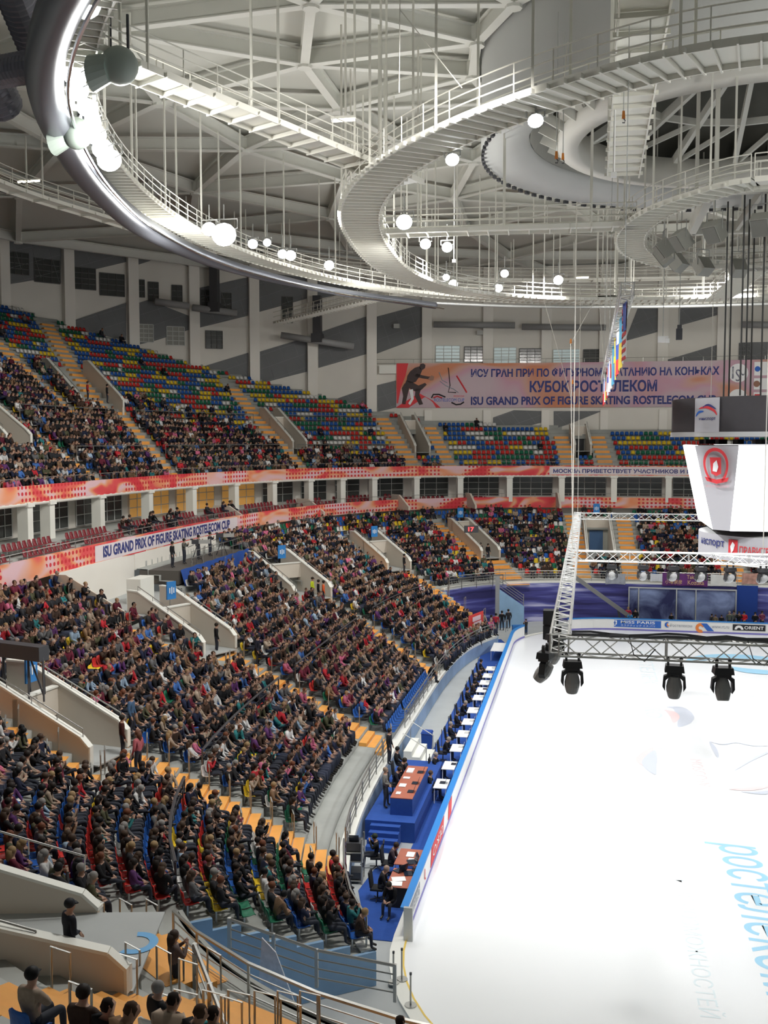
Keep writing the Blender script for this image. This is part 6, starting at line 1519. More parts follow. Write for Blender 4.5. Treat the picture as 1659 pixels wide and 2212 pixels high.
# white steps, blue bin, posts along the gangway
root = empty('white_steps'); tag(root, 'pale steps from the stand front down to the gangway', 'steps')
for k in range(3):
    q = MB(); q.box((-17.75+0.42*k, -6.9, (0.9-0.28*k)/2-0.06), (0.42, 2.4, 0.9-0.28*k)); q.build('step', coping_m, root)
q = MB()
for y in (-5.75, -8.05): q.tube([(-18.0, y, 0.8), (-18.0, y, 1.75), (-16.8, y, 1.05), (-16.8, y, 0)], 0.025, 6)
q.build('handrail', rail_m, root)
root = empty('waste_bin', (-17.3, -4.6, -0.06)); tag(root, 'blue plastic bin standing against the stand front', 'bin')
bm1 = mat('blue_bin_plastic', (.01, .06, .32), .45); q = MB(); q.box((0, 0, .45), (.5, .5, .9), 0, None, 1.1); q.build('body', bm1, root); q = MB(); q.box((0, 0, .94), (.62, .62, .1), 0, None, .85); q.build('lid', bm1, root)
for k, y in enumerate((-10.2+1.6, -6.6, -4.2, -1.5, 1.2, 4.0, 7.2, 10.5, 14.5)):
    root = empty('barrier_post', (-16.55, y, -0.06)); tag(root, 'thin dark barrier post at the carpet edge, %s from the near end' % ordw(k+1), 'post', 'thin barrier posts along the gangway')
    q = MB(); q.tube([(0, 0, .03), (0, 0, 1.0)], .022, 6); q.build('pole', darkm, root); q = MB(); q.tube([(0, 0, 0), (0, 0, .03)], .14, 12); q.build('base', rail_m, root)
for k, (px, py) in enumerate(((887, 2142), (849, 2125), (868, 2118))):
    p = at(px if k != 1 else 850, py+32 if k == 0 else py, 0.0); root = empty('stanchion', (p[0], p[1], 0.03)); tag(root, ['nearest', 'left', 'middle'][k]+' steel stanchion at the open gate of the rink', 'stanchion', 'stanchions at the rink gate')
    q = MB(); q.tube([(0, 0, .03), (0, 0, .95)], .028, 8); q.build('pole', rail_m, root); q = MB(); q.tube([(0, 0, 0), (0, 0, .03)], .18, 14); q.build('base', rail_m, root); q = MB(); q.tube([(0, 0, .93), (0, 0, 1.0)], .036, 8); q.build('belt_head', darkm, root)
q = MB(); q.bar((-14.62, -25.75, 0.0), (-14.62, -25.75, 1.15), 0.3, 0.12, up=(0, 1, 0)); o = q.build('gate_post', gal_m); tag(o, 'grey gate post ending the long rink board', 'post')
q = MB(); q.box((-14.55, 29.6, .35), (1.3, .35, .62), 0, Matrix.Rotation(.35, 3, 'Z')); o = q.build('blue_barrier_box', mat('blue_box', (.02, .16, .5), .5)); tag(o, 'low blue box in the gap of the far left boards', 'box')
o = None
# people on the floor and in the stand gangways
def stand_px(px, py, z, rz, label, c_, hc=(.02, .015, .01), pi_=0, hk=0, sc=1.0):
    p = at(px, py, z); person((p[0], p[1], z), rz, label, 'stand', pi_, c_, hc, hk, None, sc)
BK = (.012, .012, .014)
stand_px(1033, 1416, -0.06, -0.5, 'steward in black standing on the gangway by light blue wall', BK)
stand_px(1061, 1372, -0.06, -1.2, 'man in suit with white shirt front standing at the far corner', BK, pi_=2); stand_px(1071, 1368, -0.06, 0, 'person in red top standing at the far corner', (.45, .03, .05)); stand_px(1084, 1362, -0.06, 0, 'person in black standing before the stair cladding at the far corner', BK)
stand_px(1098, 1358, -0.06, .4, 'person in dark coat right of the group at the far corner', (.03, .03, .035)); stand_px(1136, 1372, -0.06, 2.4, 'photographer crouched by the gap in the boards', (.03, .03, .035), pi_=1, sc=.8)
for px, c_, lab in ((1357, (.5, .02, .06), 'person in red sweater behind the far boards at left'), (1372, BK, 'person in black beside the red sweater behind the far boards'), (1360.5, (.05, .25, .55), 'crouching person in light blue behind the far boards'), (1450, BK, 'photographer behind the far boards in front of blue panels'), (1538, (.05, .05, .06), 'photographer left in the pair behind the far boards'), (1545, (.2, .16, .1), 'photographer in tan behind the far boards'), (1558, BK, 'dark dressed photographer behind the far boards'), (1575, (.10, .12, .10), 'person in grey green jacket behind the far boards'), (1586, (.12, .13, .14), 'person in grey jacket behind the far boards'), (1596, BK, 'person in black beside the red jacket behind the far boards'), (1607, (.55, .02, .03), 'person in bright red jacket behind the far boards'), (1630, BK, 'dark person near the right edge behind the far boards'), (1648, (.2, .05, .1), 'person in plum top at the right edge behind the far boards')):
    p = aty(px, 1340, 34.4); person((p[0], 34.4+float(rng.uniform(-.3, .5)), -0.06), PI+float(rng.normal(0, .3)), lab, 'stand', int(rng.integers(3)), c_, None, 0, None, .8 if 'crouch' in lab or 'photographer' in lab else 1.0)
def stair_person(px, py, th, p_, rz, label, c_, hc=(.02, .015, .01), pi_=0, hk=0):
    ri = int(p_*22); z = low_z(ri/22); p = at(px, py, z+0.05); person((p[0], p[1], z+0.02), rz, label, 'stand', pi_, c_, hc, hk)
S_ = [(285, 1590, .5, -1.5, 'person in blue denim jacket standing by the second entrance', (.06, .12, .22), 1), (299, 1675, .42, 1.4, 'long haired woman in pink jacket walking up the second stairs', (.45, .12, .14), 1), (240, 1560, .53, -1.2, 'man in olive coat standing at the mouth of the second entrance', (.06, .05, .035), 0), (265, 1640, .47, -1.0, 'person in black with orange scarf below the second entrance', (.05, .012, .01), 0),
      (468, 1412, .52, -1.0, 'man in black standing at the mouth of the third entrance', BK, 0), (557, 1437, .45, -1.6, 'man in dark suit and tie standing on the third stairs', (.014, .016, .03), 0), (675, 1297, .52, -1.6, 'steward in yellow vest at the mouth of the fourth entrance', (.55, .65, .03), 2), (699, 1305, .5, -1.3, 'steward in orange vest beside the fourth entrance', (.75, .12, .03), 0), (688, 1303, .5, -1.3, 'man in black beside the orange vested steward', BK, 0),
      (843, 1218, .52, -1.8, 'person in black standing left of the fifth entrance mouth', BK, 0), (873, 1238, .5, -1.6, 'person in black standing on the fifth stairs', BK, 0), (1038, 1210, .5, -2.2, 'person in black walking out of the far corner entrance', BK, 0), (1054, 1212, .5, -2.2, 'person in dark coat right of the other at far corner entrance', BK, 0)]
for px, py, p_, rz_, lab, c_, hk in S_: stair_person(px, py, 0, p_, rz_, lab, c_, hk=hk, hc=(.12, .05, .03) if hk == 1 else (.02, .015, .01))
p = at(378, 2172, 3.75); person((p[0], p[1], 3.77), -0.8, 'woman in grey brown coat with fur hood on the nearest stairs', 'stand', 1, (.13, .10, .095), (.05, .035, .03), 1)
pp_ = at(150, 1956, 7.04)
person((pp_[0], pp_[1], 5.42), -0.7, 'policeman in dark uniform and cap inside the nearest entrance', 'stand', 2, (.012, .014, .022), (.012, .014, .02), 2)
person((-18.15, -10.9, 1.05), -1.7, 'man in black suit standing at the stand front above the platform', 'stand', 0, BK, (.02, .015, .01), 0)
for px, py, lab, c_ in ((232, 872, 'person in black standing above the leftmost upper stairs', BK), (286, 890, 'person in dark jacket standing on the long upper stairs', BK), (190, 868, 'person in red jacket beside the upper parapet wall', (.3, .02, .02))):
    best = None
    for ri in range(2, 22):
        z = UROWS[ri][2]; p = at(px, py, z); 
        T = np.radians(np.linspace(150, 180, 400)); x, y = up_xy(T, UROWS[ri][0]+.4); e = np.min(np.hypot(x-p[0], y-p[1]))
        if best is None or e < best[0]: best = (e, p, z)
    person((best[1][0], best[1][1], best[2]+.02), -1.2, lab, 'stand', 0, c_, None, 0)

# ------------------------------------------------------------------ hanging light rig
alu = mat('truss_aluminium', (0.66, 0.66, 0.64), 0.35, metal=0.35)
def truss(label, a, b_, s=0.42, seg=0.55, name='lighting_truss', mt=None):
    a = np.array(a, float); b_ = np.array(b_, float); d = b_-a; L = np.linalg.norm(d); d /= L
    up_v = np.array([0, 0, 1.0]) if abs(d[2]) < .9 else np.array([1.0, 0, 0]); r = np.cross(d, up_v); r /= np.linalg.norm(r); u = np.cross(r, d)
    root = empty(name, tuple(a)); tag(root, label, 'truss')
    cs = [(r*i+u*j)*s/2 for i, j in ((-1, -1), (1, -1), (1, 1), (-1, 1))]
    q = MB()
    for c in cs: q.tube([tuple(c), tuple(c+d*L)], 0.028, 6)
    q.build('chord', mt or alu, root)
    q = MB(); n = max(2, int(L/seg))
    for k in range(n):
        p0 = d*(L*k/n); p1 = d*(L*(k+1)/n)
        for f in range(4):
            c0, c1 = cs[f], cs[(f+1) % 4]
            q.tube([tuple(p0+(c0 if k % 2 else c1)), tuple(p1+(c1 if k % 2 else c0))], 0.014, 4, caps=False)
        if k % 5 == 0:
            for f in range(4): q.tube([tuple(p0+cs[f]), tuple(p0+cs[(f+1) % 4])], 0.016, 4, caps=False)
    q.build('lattice', mt or alu, root)
    return root
XT, ZT = -9.62, 11.62
truss('near lighting truss carrying the moving lamps across the ice', (XT, -33.2, ZT), (9, -33.2, ZT), 0.44, 0.5)
truss('second lighting truss, white against the far crowd', (XT, -11.8, ZT-.2), (9, -11.8, ZT-.2), 0.44, 0.5)
truss('third and farthest lighting truss seen left of the scoreboard', (XT, 13.2, ZT-.25), (9, 13.2, ZT-.25), 0.42, 0.55)
truss('side truss running away along the left end of the light rig', (XT, -33.0, ZT), (XT, 13.4, ZT-.22), 0.44, 0.55)
truss('slanting truss behind the second lighting truss', (-3.2, -9.5, ZT-.45), (6, -15.5, ZT-.55), 0.35, 0.5)
bw = mat('lamp_body_black', (0.055, 0.055, 0.06), 0.4); bg_ = mat('lamp_head_grey', (0.42, 0.42, 0.42), 0.4)
def moving_head(loc, tilt, pan, label, sc=1.0, grp='moving head lamps under the rig'):
    root = empty('moving_head_lamp', loc, pan); tag(root, label, 'stage lamp', grp); root.scale = (sc, sc, sc)
    q = MB()
    for x in (-.15, .15): q.box((x, 0, -.02), (.05, .08, .14)); q.tube([(x, -.03, .06), (x, .03, .06)], .045, 8)
    q.build('clamp', bw, root)
    q = MB(); q.box((0, 0, -.17), (.46, .34, .16), 0, None, .9); q.box((0, 0, -.28), (.34, .26, .08)); o = q.build('base_box', bw, root)
    q = MB()
    for x in (-1, 1): q.prism([(x*.13, -.09, -.30), (x*.25, -.09, -.36), (x*.27, -.07, -.62), (x*.21, -.07, -.72), (x*.20, -.07, -.46), (x*.10, -.09, -.36)], (0, .16, 0))
    q.build('yoke', bw, root)
    q = MB(); R = Matrix.Rotation(tilt, 3, 'X'); vs = []; n = 14
    prof = [(.05, .22), (.12, .20), (.16, .08), (.185, -.05), (.18, -.16), (.145, -.30), (.13, -.33), (.10, -.335)]
    for rr, zz in prof:
        for k in range(n): vs.append(R @ Vector((rr*math.cos(2*PI*k/n), rr*math.sin(2*PI*k/n), zz))+Vector((0, 0, -.56)))
    q.add(vs, [(i*n+k, i*n+(k+1) % n, (i+1)*n+(k+1) % n, (i+1)*n+k) for i in range(len(prof)-1) for k in range(n)]+[tuple(range(n)), tuple((len(prof)-1)*n+k for k in range(n-1, -1, -1))]); q.build('lamp_head', bg_, root)
    return root
def rigx(px): d = ray(px, 1400); return CAM[0]+d[0]*((-33.2-CAM[1])/d[1])
for k, (px, t, pn) in enumerate(((1237, 0.15, .1), (1458, 0.1, -.05), (1563, -0.25, 0.1))):
    moving_head((rigx(px), -33.2, ZT-.27), t, pn, 'black moving head lamp hanging from the near truss, %s from left' % ordw(k+1), 1.0)
moving_head((XT-.35, -32.6, ZT-.2), 0.65, 1.3, 'black moving head lamp tilted at the left corner of the near truss', 1.0)
moving_head((XT-.15, -31.0, ZT-.05), 0.4, .8, 'black moving head lamp tucked behind the rig corner', 1.0)
def px_at_y(px, Y): d = ray(px, 1200); return CAM[0]+d[0]*((Y-CAM[1])/d[1])
for k, px in enumerate((1322, 1390, 1455, 1515, 1578, 1650)): moving_head((px_at_y(px, -11.8), -11.8, ZT-.48), 1.2, .1*k, 'black lamp hanging from the second truss, %s from left' % ordw(k+1), 1.0)
for k, (y, z) in enumerate(((-28.3, 11.03), (-28.3, 11.47))):
    q = MB(); q.box((0, 0, 0), (.44, .4, .40)); q.box((0, -.21, 0), (.38, .02, .34)); o = q.build('loudspeaker_box', darkm); o.location = (XT-.36, y, z); tag(o, ['lower', 'upper'][k]+' black loudspeaker box on the side truss', 'loudspeaker')
q = MB()
random.seed(3)
pts = [(XT+.3+k*.45, -33.2+random.uniform(-.1, .1), ZT+.27+random.uniform(0, .05)) for k in range(26)]
q.tube(pts, .035, 5); q.tube([(x, y+.12, z+random.uniform(-.02, .05)) for x, y, z in pts], .03, 5)
for k in (3, 9, 11, 15, 20): x, y, z = pts[k]; q.tube([(x, y, z), (x+.1, y-.22, z-.4), (x+.35, y-.23, z-.55), (x+.6, y-.2, z-.25)], .014, 4)
o = q.build('cable_bundle', darkm); tag(o, 'black cable bundle lying along the near lighting truss', 'cable')
# chain hoists and wires
chain_m = mat('black_chain', (0.03, 0.03, 0.03), 0.5); wire_m = mat('pale_rope', (0.62, 0.60, 0.54), 0.6); orange_hook = mat('orange_hook', (0.75, 0.25, 0.03), 0.4)
def wire(label, pts, r=0.02, mt=None, name='wire', cat='wire', group=None):
    q = MB(); q.tube(pts, r, 5); o = q.build(name, mt or wire_m); tag(o, label, cat, group); return o
for k, (x, y) in enumerate(((XT, -33.2), (XT, -11.8), (XT, 13.2), (-1.5, -11.8), (-1.0, 13.2))):
    z0 = ZT if y > -30 else ZT
    if y < -30: continue
    wire('lifting chain of the light rig at %s' % ['', 'the second truss corner', 'the farthest truss corner', 'the middle of the second truss', 'the middle of the farthest truss'][k], [(x, y, z0), (x, y, 27.0)], 0.022, wire_m, 'lifting_chain', 'chain')
q = MB(); 
def sling(px1, py1, px2, py2, Y, label, r=.018): wire(label, [tuple(aty(px1, py1, Y)), tuple(aty(px2, py2, Y))], r, wire_m, 'rope', 'rope')
sling(1165, 612, 1234, 860, 8, 'long pale rope slanting from the middle ring to the flag area')
sling(1290, 640, 1233, 742, 0, 'pale rope joining the far ring beam to an orange hook')
sling(1233, 742, 1237, 1180, -11.5, 'straight rope dropping to the second truss corner')
sling(1295, 660, 1306, 800, 5, 'thin rope hanging beside the flag frame')
sling(865, 22, 998, 190, -22, 'pale diagonal rope from the roof at top centre'); sling(864, 0, 862, 200, -24, 'thin vertical rope at top centre'); sling(1227, 90, 1202, 318, -20, 'pale rope holding the left orange hook')
for k, (px, py, Y) in enumerate(((1202, 335, -20), (1216, 338, -14), (1347, 248, -20), (1233, 737, 0), (1237, 825, 8))):
    p = aty(px, py, Y); root = empty('crane_hook', tuple(p)); tag(root, 'small orange lifting hook ' + ['left of the pair before the grey ring', 'right of the pair before the grey ring', 'under the near top right catwalk', 'at the end of the slanting rope', 'lowest, in front of the banner'][k], 'hook')
    q = MB(); q.box((0, 0, 0), (.12, .12, .26), 0, None, .7); q.build('hook_block', orange_hook, root); q = MB(); q.tube([(0, 0, -.13), (.06, 0, -.2), (.04, 0, -.28), (-.04, 0, -.27)], .02, 6); q.build('hook', darkm, root)
    if k < 3: q = MB(); q.tube([(0, 0, .13), (0, 0, 5.0)], .018, 4); q.build('chain', gal_m, root)
for k, (px, y0, y1, Y) in enumerate(((1326, 205, 372, -16), (981, 350, 560, 0))):
    a = aty(px, y0, Y); b_ = aty(px, y1, Y); root = empty('hanging_pole', tuple(b_)); tag(root, ['white hanging pole with small sensor in the grey ring opening', 'thin hanging pole inside the middle ring'][k], 'pole')
    q = MB(); q.tube([(0, 0, 0), (0, 0, a[2]-b_[2])], .05 if k == 0 else .035, 6); q.build('rod', whitep, root); q = MB(); q.box((0, 0, -.1), (.22, .2, .18)); q.build('sensor', whitep, root)
# ------------------------------------------------------------------ scoreboard
SX, SY = 1.8, 0.0
root = empty('scoreboard', (0, 0, 0)); tag(root, 'large hanging scoreboard with white screens over the ice', 'scoreboard')
dk = mat('scoreboard_dark', (0.055, 0.05, 0.055), 0.6, noise=0.1, nscale=3); sb_grey = mat('scoreboard_grey', (0.55, 0.55, 0.55), 0.6); cloth_w = mat('white_scoreboard_cloth', (0.52, 0.51, 0.54), 0.7)
scr = mat('lit_screen', (1, 1, 1), 0.4, emit=1.8)
def cyl(name, r0, z0, r1, z1, mt, a0=0, a1=360, n=64, parent=None):
    o = ring_band(name, [(r0, z0), (r1, z1)], mt, n=n, cy=0.0, a0=a0, a1=a1); o.parent = parent or root; o.location = (SX, SY, 0); return o
cyl('upper_ring', 6.3, 16.95, 6.3, 18.75, dk); cyl('upper_ring_cap', 6.3, 18.75, 0.01, 19.0, dk); cyl('upper_ring_base', 6.35, 16.75, 6.35, 17.0, sb_grey); cyl('upper_ring_under', 6.3, 16.76, 0.01, 16.76, dk)
cyl('lower_ring', 4.75, 10.35, 4.75, 11.65, cloth_w); cyl('lower_ring_top', 4.75, 11.65, 3.6, 11.9, sb_grey)
def oc(h, ch, z): return [(-h+ch, -h, z), (h-ch, -h, z), (h, -h+ch, z), (h, h-ch, z), (h-ch, h, z), (-h+ch, h, z), (-h, h-ch, z), (-h, -h+ch, z)]
T_ = [(x+SX, y*0.97+SY, z) for x, y, z in oc(5.4, 1.9, 16.3)]; B_ = [(x+SX, y*.97+SY, z) for x, y, z in oc(4.45, .75, 12.0)]
for k in range(8):
    a, b_, c, d = T_[k], T_[(k+1) % 8], B_[(k+1) % 8], B_[k]; nn = (Vector(b_)-Vector(a)).cross(Vector(d)-Vector(a)).normalized()
    q = MB(); q.prism([a, d, c, b_], tuple(nn*0.15)); q.build('corner_cloth' if k % 2 else 'screen', cloth_w if k % 2 else scr, root)
q = MB(); q.add(T_+B_, [tuple(range(8)), tuple(range(15, 7, -1))]); q.build('inner_housing', dk, root)
q = MB()
for k in range(24):
    a = 2*PI*k/24; q.box((SX+4.6*math.cos(a), SY+4.6*math.sin(a), 16.5), (.5, .3, .25), 0, Matrix.Rotation(a, 3, 'Z'))
q.build('lamp_row', darkm, root)
def ring_pt(px, r):   # point of the ring in front, seen at pixel column px
    d = ray(px, 1000)[:2]; d = d/np.linalg.norm(d); o_ = CAM[:2]-np.array([SX, SY]); b_ = o_@d; c_ = o_@o_-r*r; t = -b_-math.sqrt(max(b_*b_-c_, 0)); p = o_+d*t; return math.atan2(p[1], p[0])
def on_ring(r, a0, z0): return lambda x, y: (SX+r*math.cos(a0+x/r), SY+r*math.sin(a0+x/r), z0+y)
a0 = ring_pt(1499, 6.35); a1 = ring_pt(1552, 6.35)
q = MB(); fn = on_ring(6.36, a0, 16.98); Wp = (a1-a0)*6.36; vs = []
for k in range(9): vs += [fn(Wp*k/8, 0), fn(Wp*k/8, 1.74)]
q.add(vs, [(2*i, 2*i+2, 2*i+3, 2*i+1) for i in range(8)]); q.build('logo_panel', cloth_w, root)
fn = on_ring(6.39, a0, 16.98)
def rib(fn, pts, w_, mt, par=None, name='logo_stroke'):
    P = Path2(smooth(pts, 5)); n = len(P.p); vs = []; q = MB()
    for i in range(n):
        t = P.d[min(i, n-2)]/P.l[min(i, n-2)]; f = math.sin(PI*(i+.2)/(n-.6))**.7; nn = np.array([-t[1], t[0]])*w_/2*max(f, .1); vs += [fn(*(P.p[i]+nn)), fn(*(P.p[i]-nn))]
    q.add(vs, [(2*i, 2*i+1, 2*i+3, 2*i+2) for i in range(n-1)]); q.build(name, mt, par or root)
rib(fn, [(.35*Wp, 1.25), (.6*Wp, 1.38), (.9*Wp, 1.15)], .1, navy_txt); rib(fn, [(.2*Wp, 1.2), (.5*Wp, 1.27), (.8*Wp, 1.1), (.93*Wp, .85)], .14, red_p); rib(fn, [(.07*Wp, .8), (.2*Wp, 1.02), (.42*Wp, 1.06)], .12, blue_p)
text_obj('ring_lettering', 'минспорт', on_ring(6.39, a0+.22*Wp/6.36, 17.56), navy_txt, fit=(Wp*.66, .16), parent=root, bold=.01)
a2 = ring_pt(1519, 4.78); a3 = ring_pt(1569, 4.78); z_ = 11.05
text_obj('ring_lettering', 'наспорт', on_ring(4.79, a2, 10.93), navy_txt, fit=((a3-a2)*4.79, .42), parent=root, bold=.015)
a4 = ring_pt(1578, 4.78); a5 = ring_pt(1598, 4.78); fn = on_ring(4.79, a4, 10.62); q = MB(); Wq = (a5-a4)*4.79
q.add([fn(0, .15), fn(Wq/2, 0), fn(Wq, .15), fn(Wq, .85), fn(0, .85)], [(0, 1, 2, 3, 4)]); q.build('ring_emblem', red_p, root)
fn2 = on_ring(4.82, a4, 10.62); q = MB(); q.add([fn2(Wq*.35, .15), fn2(Wq*.6, .3), fn2(Wq*.75, .6), fn2(Wq*.5, .75), fn2(Wq*.25, .5)], [(0, 1, 2, 3, 4)]); q.build('ring_emblem', white_txt, root)
a6 = ring_pt(1602, 4.78); text_obj('ring_lettering', 'ПРАВИТЕЛЬСТВО МОСКВЫ', on_ring(4.79, a6, 10.78), red_p, fit=(4.6, .4), parent=root, bold=.012)
# emblem on the corner cloth
a, b_, c, d = [Vector(v) for v in (T_[7], T_[0], B_[0], B_[7])]; nn = (b_-a).cross(d-a).normalized()
if nn.dot(Vector((0, -1, 0))) < 0: nn = -nn
def on_c(x, y): 
    top = a.lerp(b_, x); bot = d.lerp(c, x); return tuple(top.lerp(bot, y)+nn*0.2)
q = MB(); n = 32; vs = []
for k in range(n+1):
    t = rad(-60+300*k/n)
    for rr in (.33, .27): vs.append(on_c(.52+rr*math.cos(t), .235-rr*.66*math.sin(t)))
q.add(vs, [(2*i, 2*i+1, 2*i+3, 2*i+2) for i in range(n)]); q.build('cloth_emblem', red_p, root)
q = MB(); q.add([on_c(*p) for p in ((.38, .13), (.66, .13), (.66, .32), (.52, .35), (.38, .32))], [(0, 1, 2, 3, 4)]); q.add([on_c(*p) for p in ((.18, .36), (.52, .39), (.88, .36), (.84, .41), (.52, .44), (.22, .41))], [(0, 1, 4, 5), (1, 2, 3, 4)]); q.build('cloth_emblem', red_p, root)
nn2 = nn*0.23
q = MB(); q.add([tuple(Vector(on_c(*p))+nn*0.04) for p in ((.44, .29), (.47, .2), (.56, .16), (.6, .24), (.55, .3))], [(0, 1, 2, 3, 4)]); q.build('cloth_emblem', white_txt, root)
text_obj('cloth_lettering', 'МОСКОМСПОРТ', lambda x, y: on_c(.16+x, .485-y), mat('pale_red_print', (.72, .35, .38), .7), fit=(.76, .03), parent=root)
# chains down to the scoreboard and platform frame above it
for k, (px, Y) in enumerate(((1555, -3.2), (1566, -2.0), (1590, -4.5), (1601, -3.5), (1612, -1), (1634, -4.5))):
    x = px_at_y(px, Y); wire('black lifting chain of the scoreboard, %s from left' % ordw(k+1), [(x, Y, 18.8), (x, Y, 28.6)], .045, chain_m, 'lifting_chain', 'chain', 'black chains over the scoreboard')
root = empty('hoist_platform', (SX, 0, 28.9)); tag(root, 'square white hoist platform above the scoreboard chains', 'platform')
q = MB()
for s1 in (-1, 1): q.bar((-5.0, s1*5, 0), (5, s1*5, 0), .4, .7); q.bar((s1*5.0, -5, 0), (s1*5, 5, 0), .4, .7)
for k in range(-1, 2): q.bar((k*2.5, -5, 0), (k*2.5, 5, 0), .2, .45)
q.build('beam', catw_m, root)
q = MB(); 
for s1 in (-1, 1):
    for s2 in (-1, 1): q.bar((s1*4.8, s2*4.8, .3), (s1*4.8, s2*4.8, 8.2), .2, .2)
q.build('hanger', catw_m, root)
# ring of loudspeakers
spk_m = mat('grey_loudspeaker_mesh', (0.20, 0.20, 0.18), 0.7)
for k in range(18):
    a = 2*PI*k/18+.12; r = 6.9; root = empty('hanging_loudspeaker', (SX+r*math.cos(a), 1.2+r*math.sin(a), 27.0)); 
    px, py, _ = proj(root.location)
    root.rotation_euler = (0, 0, a); tag(root, 'grey box loudspeaker in the hanging ring, %s around' % ordw(k+1), 'loudspeaker', 'ring of grey loudspeakers over the scoreboard')
    R = Matrix.Rotation(.65, 3, 'Y')
    q = MB(); q.box((0, 0, 0), (.7, .85, .95), 0, R); q.build('cabinet', mat('speaker_cabinet', (.42, .42, .38), .6), root)
    q = MB(); q.box(R @ Vector((.37, 0, 0)), (.04, .76, .86), 0, R); q.build('grille', spk_m, root)
    q = MB(); q.tube([(0, .45, .1), (0, .45, 1.0), (0, -.45, 1.0), (0, -.45, .1)], .03, 5); q.tube([(0, 0, 1.0), (0, 0, 1.9)], .03, 5); q.build('bracket', gal_m, root)
# ------------------------------------------------------------------ row of flags on a long frame
XF, ZF = -7.9, 21.1
truss('long hanging frame carrying the row of flags', (XF, -26.3, ZF), (XF, 22.5, ZF), 0.38, 0.6, 'flag_frame')
for k, y in enumerate((-24, 0, 20)): wire('thin wire holding the flag frame, %s from the camera' % ordw(k+1), [(XF, y, ZF+.2), (XF, y, 36)], .015, gal_m)
W, R_, B2, Y_, G_, LB, K_ = (.8, .8, .8), (.6, .03, .04), (.03, .08, .42), (.8, .6, .05), (.03, .3, .1), (.1, .45, .7), (.02, .02, .02)
flags = [('striped red and white flag with blue canton', [(0, 0, 1, 1, W)]+[(0, i/7, 1, (i+.5)/7, R_) for i in range(7)]+[(0, .5, .4, 1, B2)]), ('yellow and light blue flag', [(0, 0, 1, .5, Y_), (0, .5, 1, 1, LB)]), ('white blue and red flag', [(0, .66, 1, 1, W), (0, .33, 1, .66, B2), (0, 0, 1, .33, R_)]), ('blue flag with yellow cross', [(0, 0, 1, 1, B2), (.3, 0, .45, 1, Y_), (0, .42, 1, .58, Y_)]),
         ('light blue flag', [(0, 0, 1, 1, LB)]), ('white flag with red disc', [(0, 0, 1, 1, W), (.38, .3, .62, .7, R_)]), ('blue white and red upright striped flag', [(0, 0, .33, 1, B2), (.33, 0, .66, 1, W), (.66, 0, 1, 1, R_)]), ('white flag with blue cross', [(0, 0, 1, 1, W), (.28, 0, .42, 1, B2), (0, .4, 1, .58, B2)]), ('red flag with white cross', [(0, 0, 1, 1, R_), (.4, .2, .6, .8, W)]),
         ('black red and yellow flag', [(0, .66, 1, 1, K_), (0, .33, 1, .66, R_), (0, 0, 1, .33, Y_)]), ('green white and red flag', [(0, 0, .33, 1, G_), (.33, 0, .66, 1, W), (.66, 0, 1, 1, R_)]), ('blue over red flag', [(0, .5, 1, 1, B2), (0, 0, 1, .5, R_)]), ('white over red flag', [(0, .5, 1, 1, W), (0, 0, 1, .5, R_)])]
for k, (lab, fl_) in enumerate(flags):
    y0 = -25.6+k*3.7; root = empty('national_flag', (XF, y0, ZF-.2)); tag(root, lab + ', %s from the camera in the row' % ordw(k+1), 'flag', 'row of flags on the long frame')
    for j, (a0_, b0_, a1_, b1_, c_) in enumerate(fl_):
        q = MB(); off = -0.004*(j+1); vs = []; n = 6
        for i in range(n+1):
            yy = (a0_+(a1_-a0_)*i/n)*3.3
            for zz in (b0_, b1_): vs.append((off+.05*math.sin(yy*2.2+zz), yy, -1.75*(1-zz)))
        q.add(vs, [(2*i, 2*i+2, 2*i+3, 2*i+1) for i in range(n)]); q.build('flag_field', mat('flag_%.2f_%.2f_%.2f' % c_, c_, .8), root)
# ------------------------------------------------------------------ heaters and ducts on the wall
def heater(P, x0, y0, x1, y1, off, label, stem=None):
    h0, h1 = P.hit(x0, y0), P.hit(x1, y1); root = empty('radiant_heater', P.P(h0[0], h0[1], off)); tag(root, label, 'heater'); o_ = np.array(P.P(h0[0], h0[1], off))
    e = np.array(P.P(h1[0], h1[1], off))-o_; q = MB(); q.tube([(0, 0, 0), tuple(e)], .38, 10); q.build('tube', mat('heater_grey', (.30, .30, .30), .5), root, smooth=True)
    if stem:
        m_ = e/2; q = MB(); q.box((m_[0], m_[1], m_[2]+.3), (1.2, 1.2, 1.0)); q.bar(tuple(m_), (m_[0], m_[1], stem-o_[2]), .9, .9); q.build('duct_stem', mat('stem_dark', (.06, .06, .065), .5), root)
heater(Pa, 330, 655, 403, 665, 1.6, 'grey horizontal air duct left of the dark stem on the left wall', None)
heater(Pa, 410, 668, 505, 680, 1.6, 'grey horizontal air duct with thick dark stem on the left wall', 37)
heater(Pa, 603, 728, 765, 752, 2.2, 'lower grey air duct with dark stem near the short catwalk', 33)
for k, (x0, x1, y) in enumerate(((936, 1112, 702), (1127, 1308, 707), (1600, 1700, 702))): heater(Pb2, x0, y, x1, y+2, .6, 'long radiant heater tube on the far wall, %s from left' % ordw(k+1), None)
h = Pa.hit(560, 700)
for px, py, P_, lab in ((858, 706, Pb2, 'small pale loudspeaker on the wall above the gallery end'), (1036, 720, Pb2, 'small pale device on the far wall under the heater')):
    h = P_.hit(px, py); q = MB(); q.box((0, 0, 0), (.7, .6, .5)); o = q.build('wall_speaker', mat('pale_device', (.5, .5, .48), .5)); o.location = P_.P(h[0], h[1], .7); tag(o, lab, 'loudspeaker')
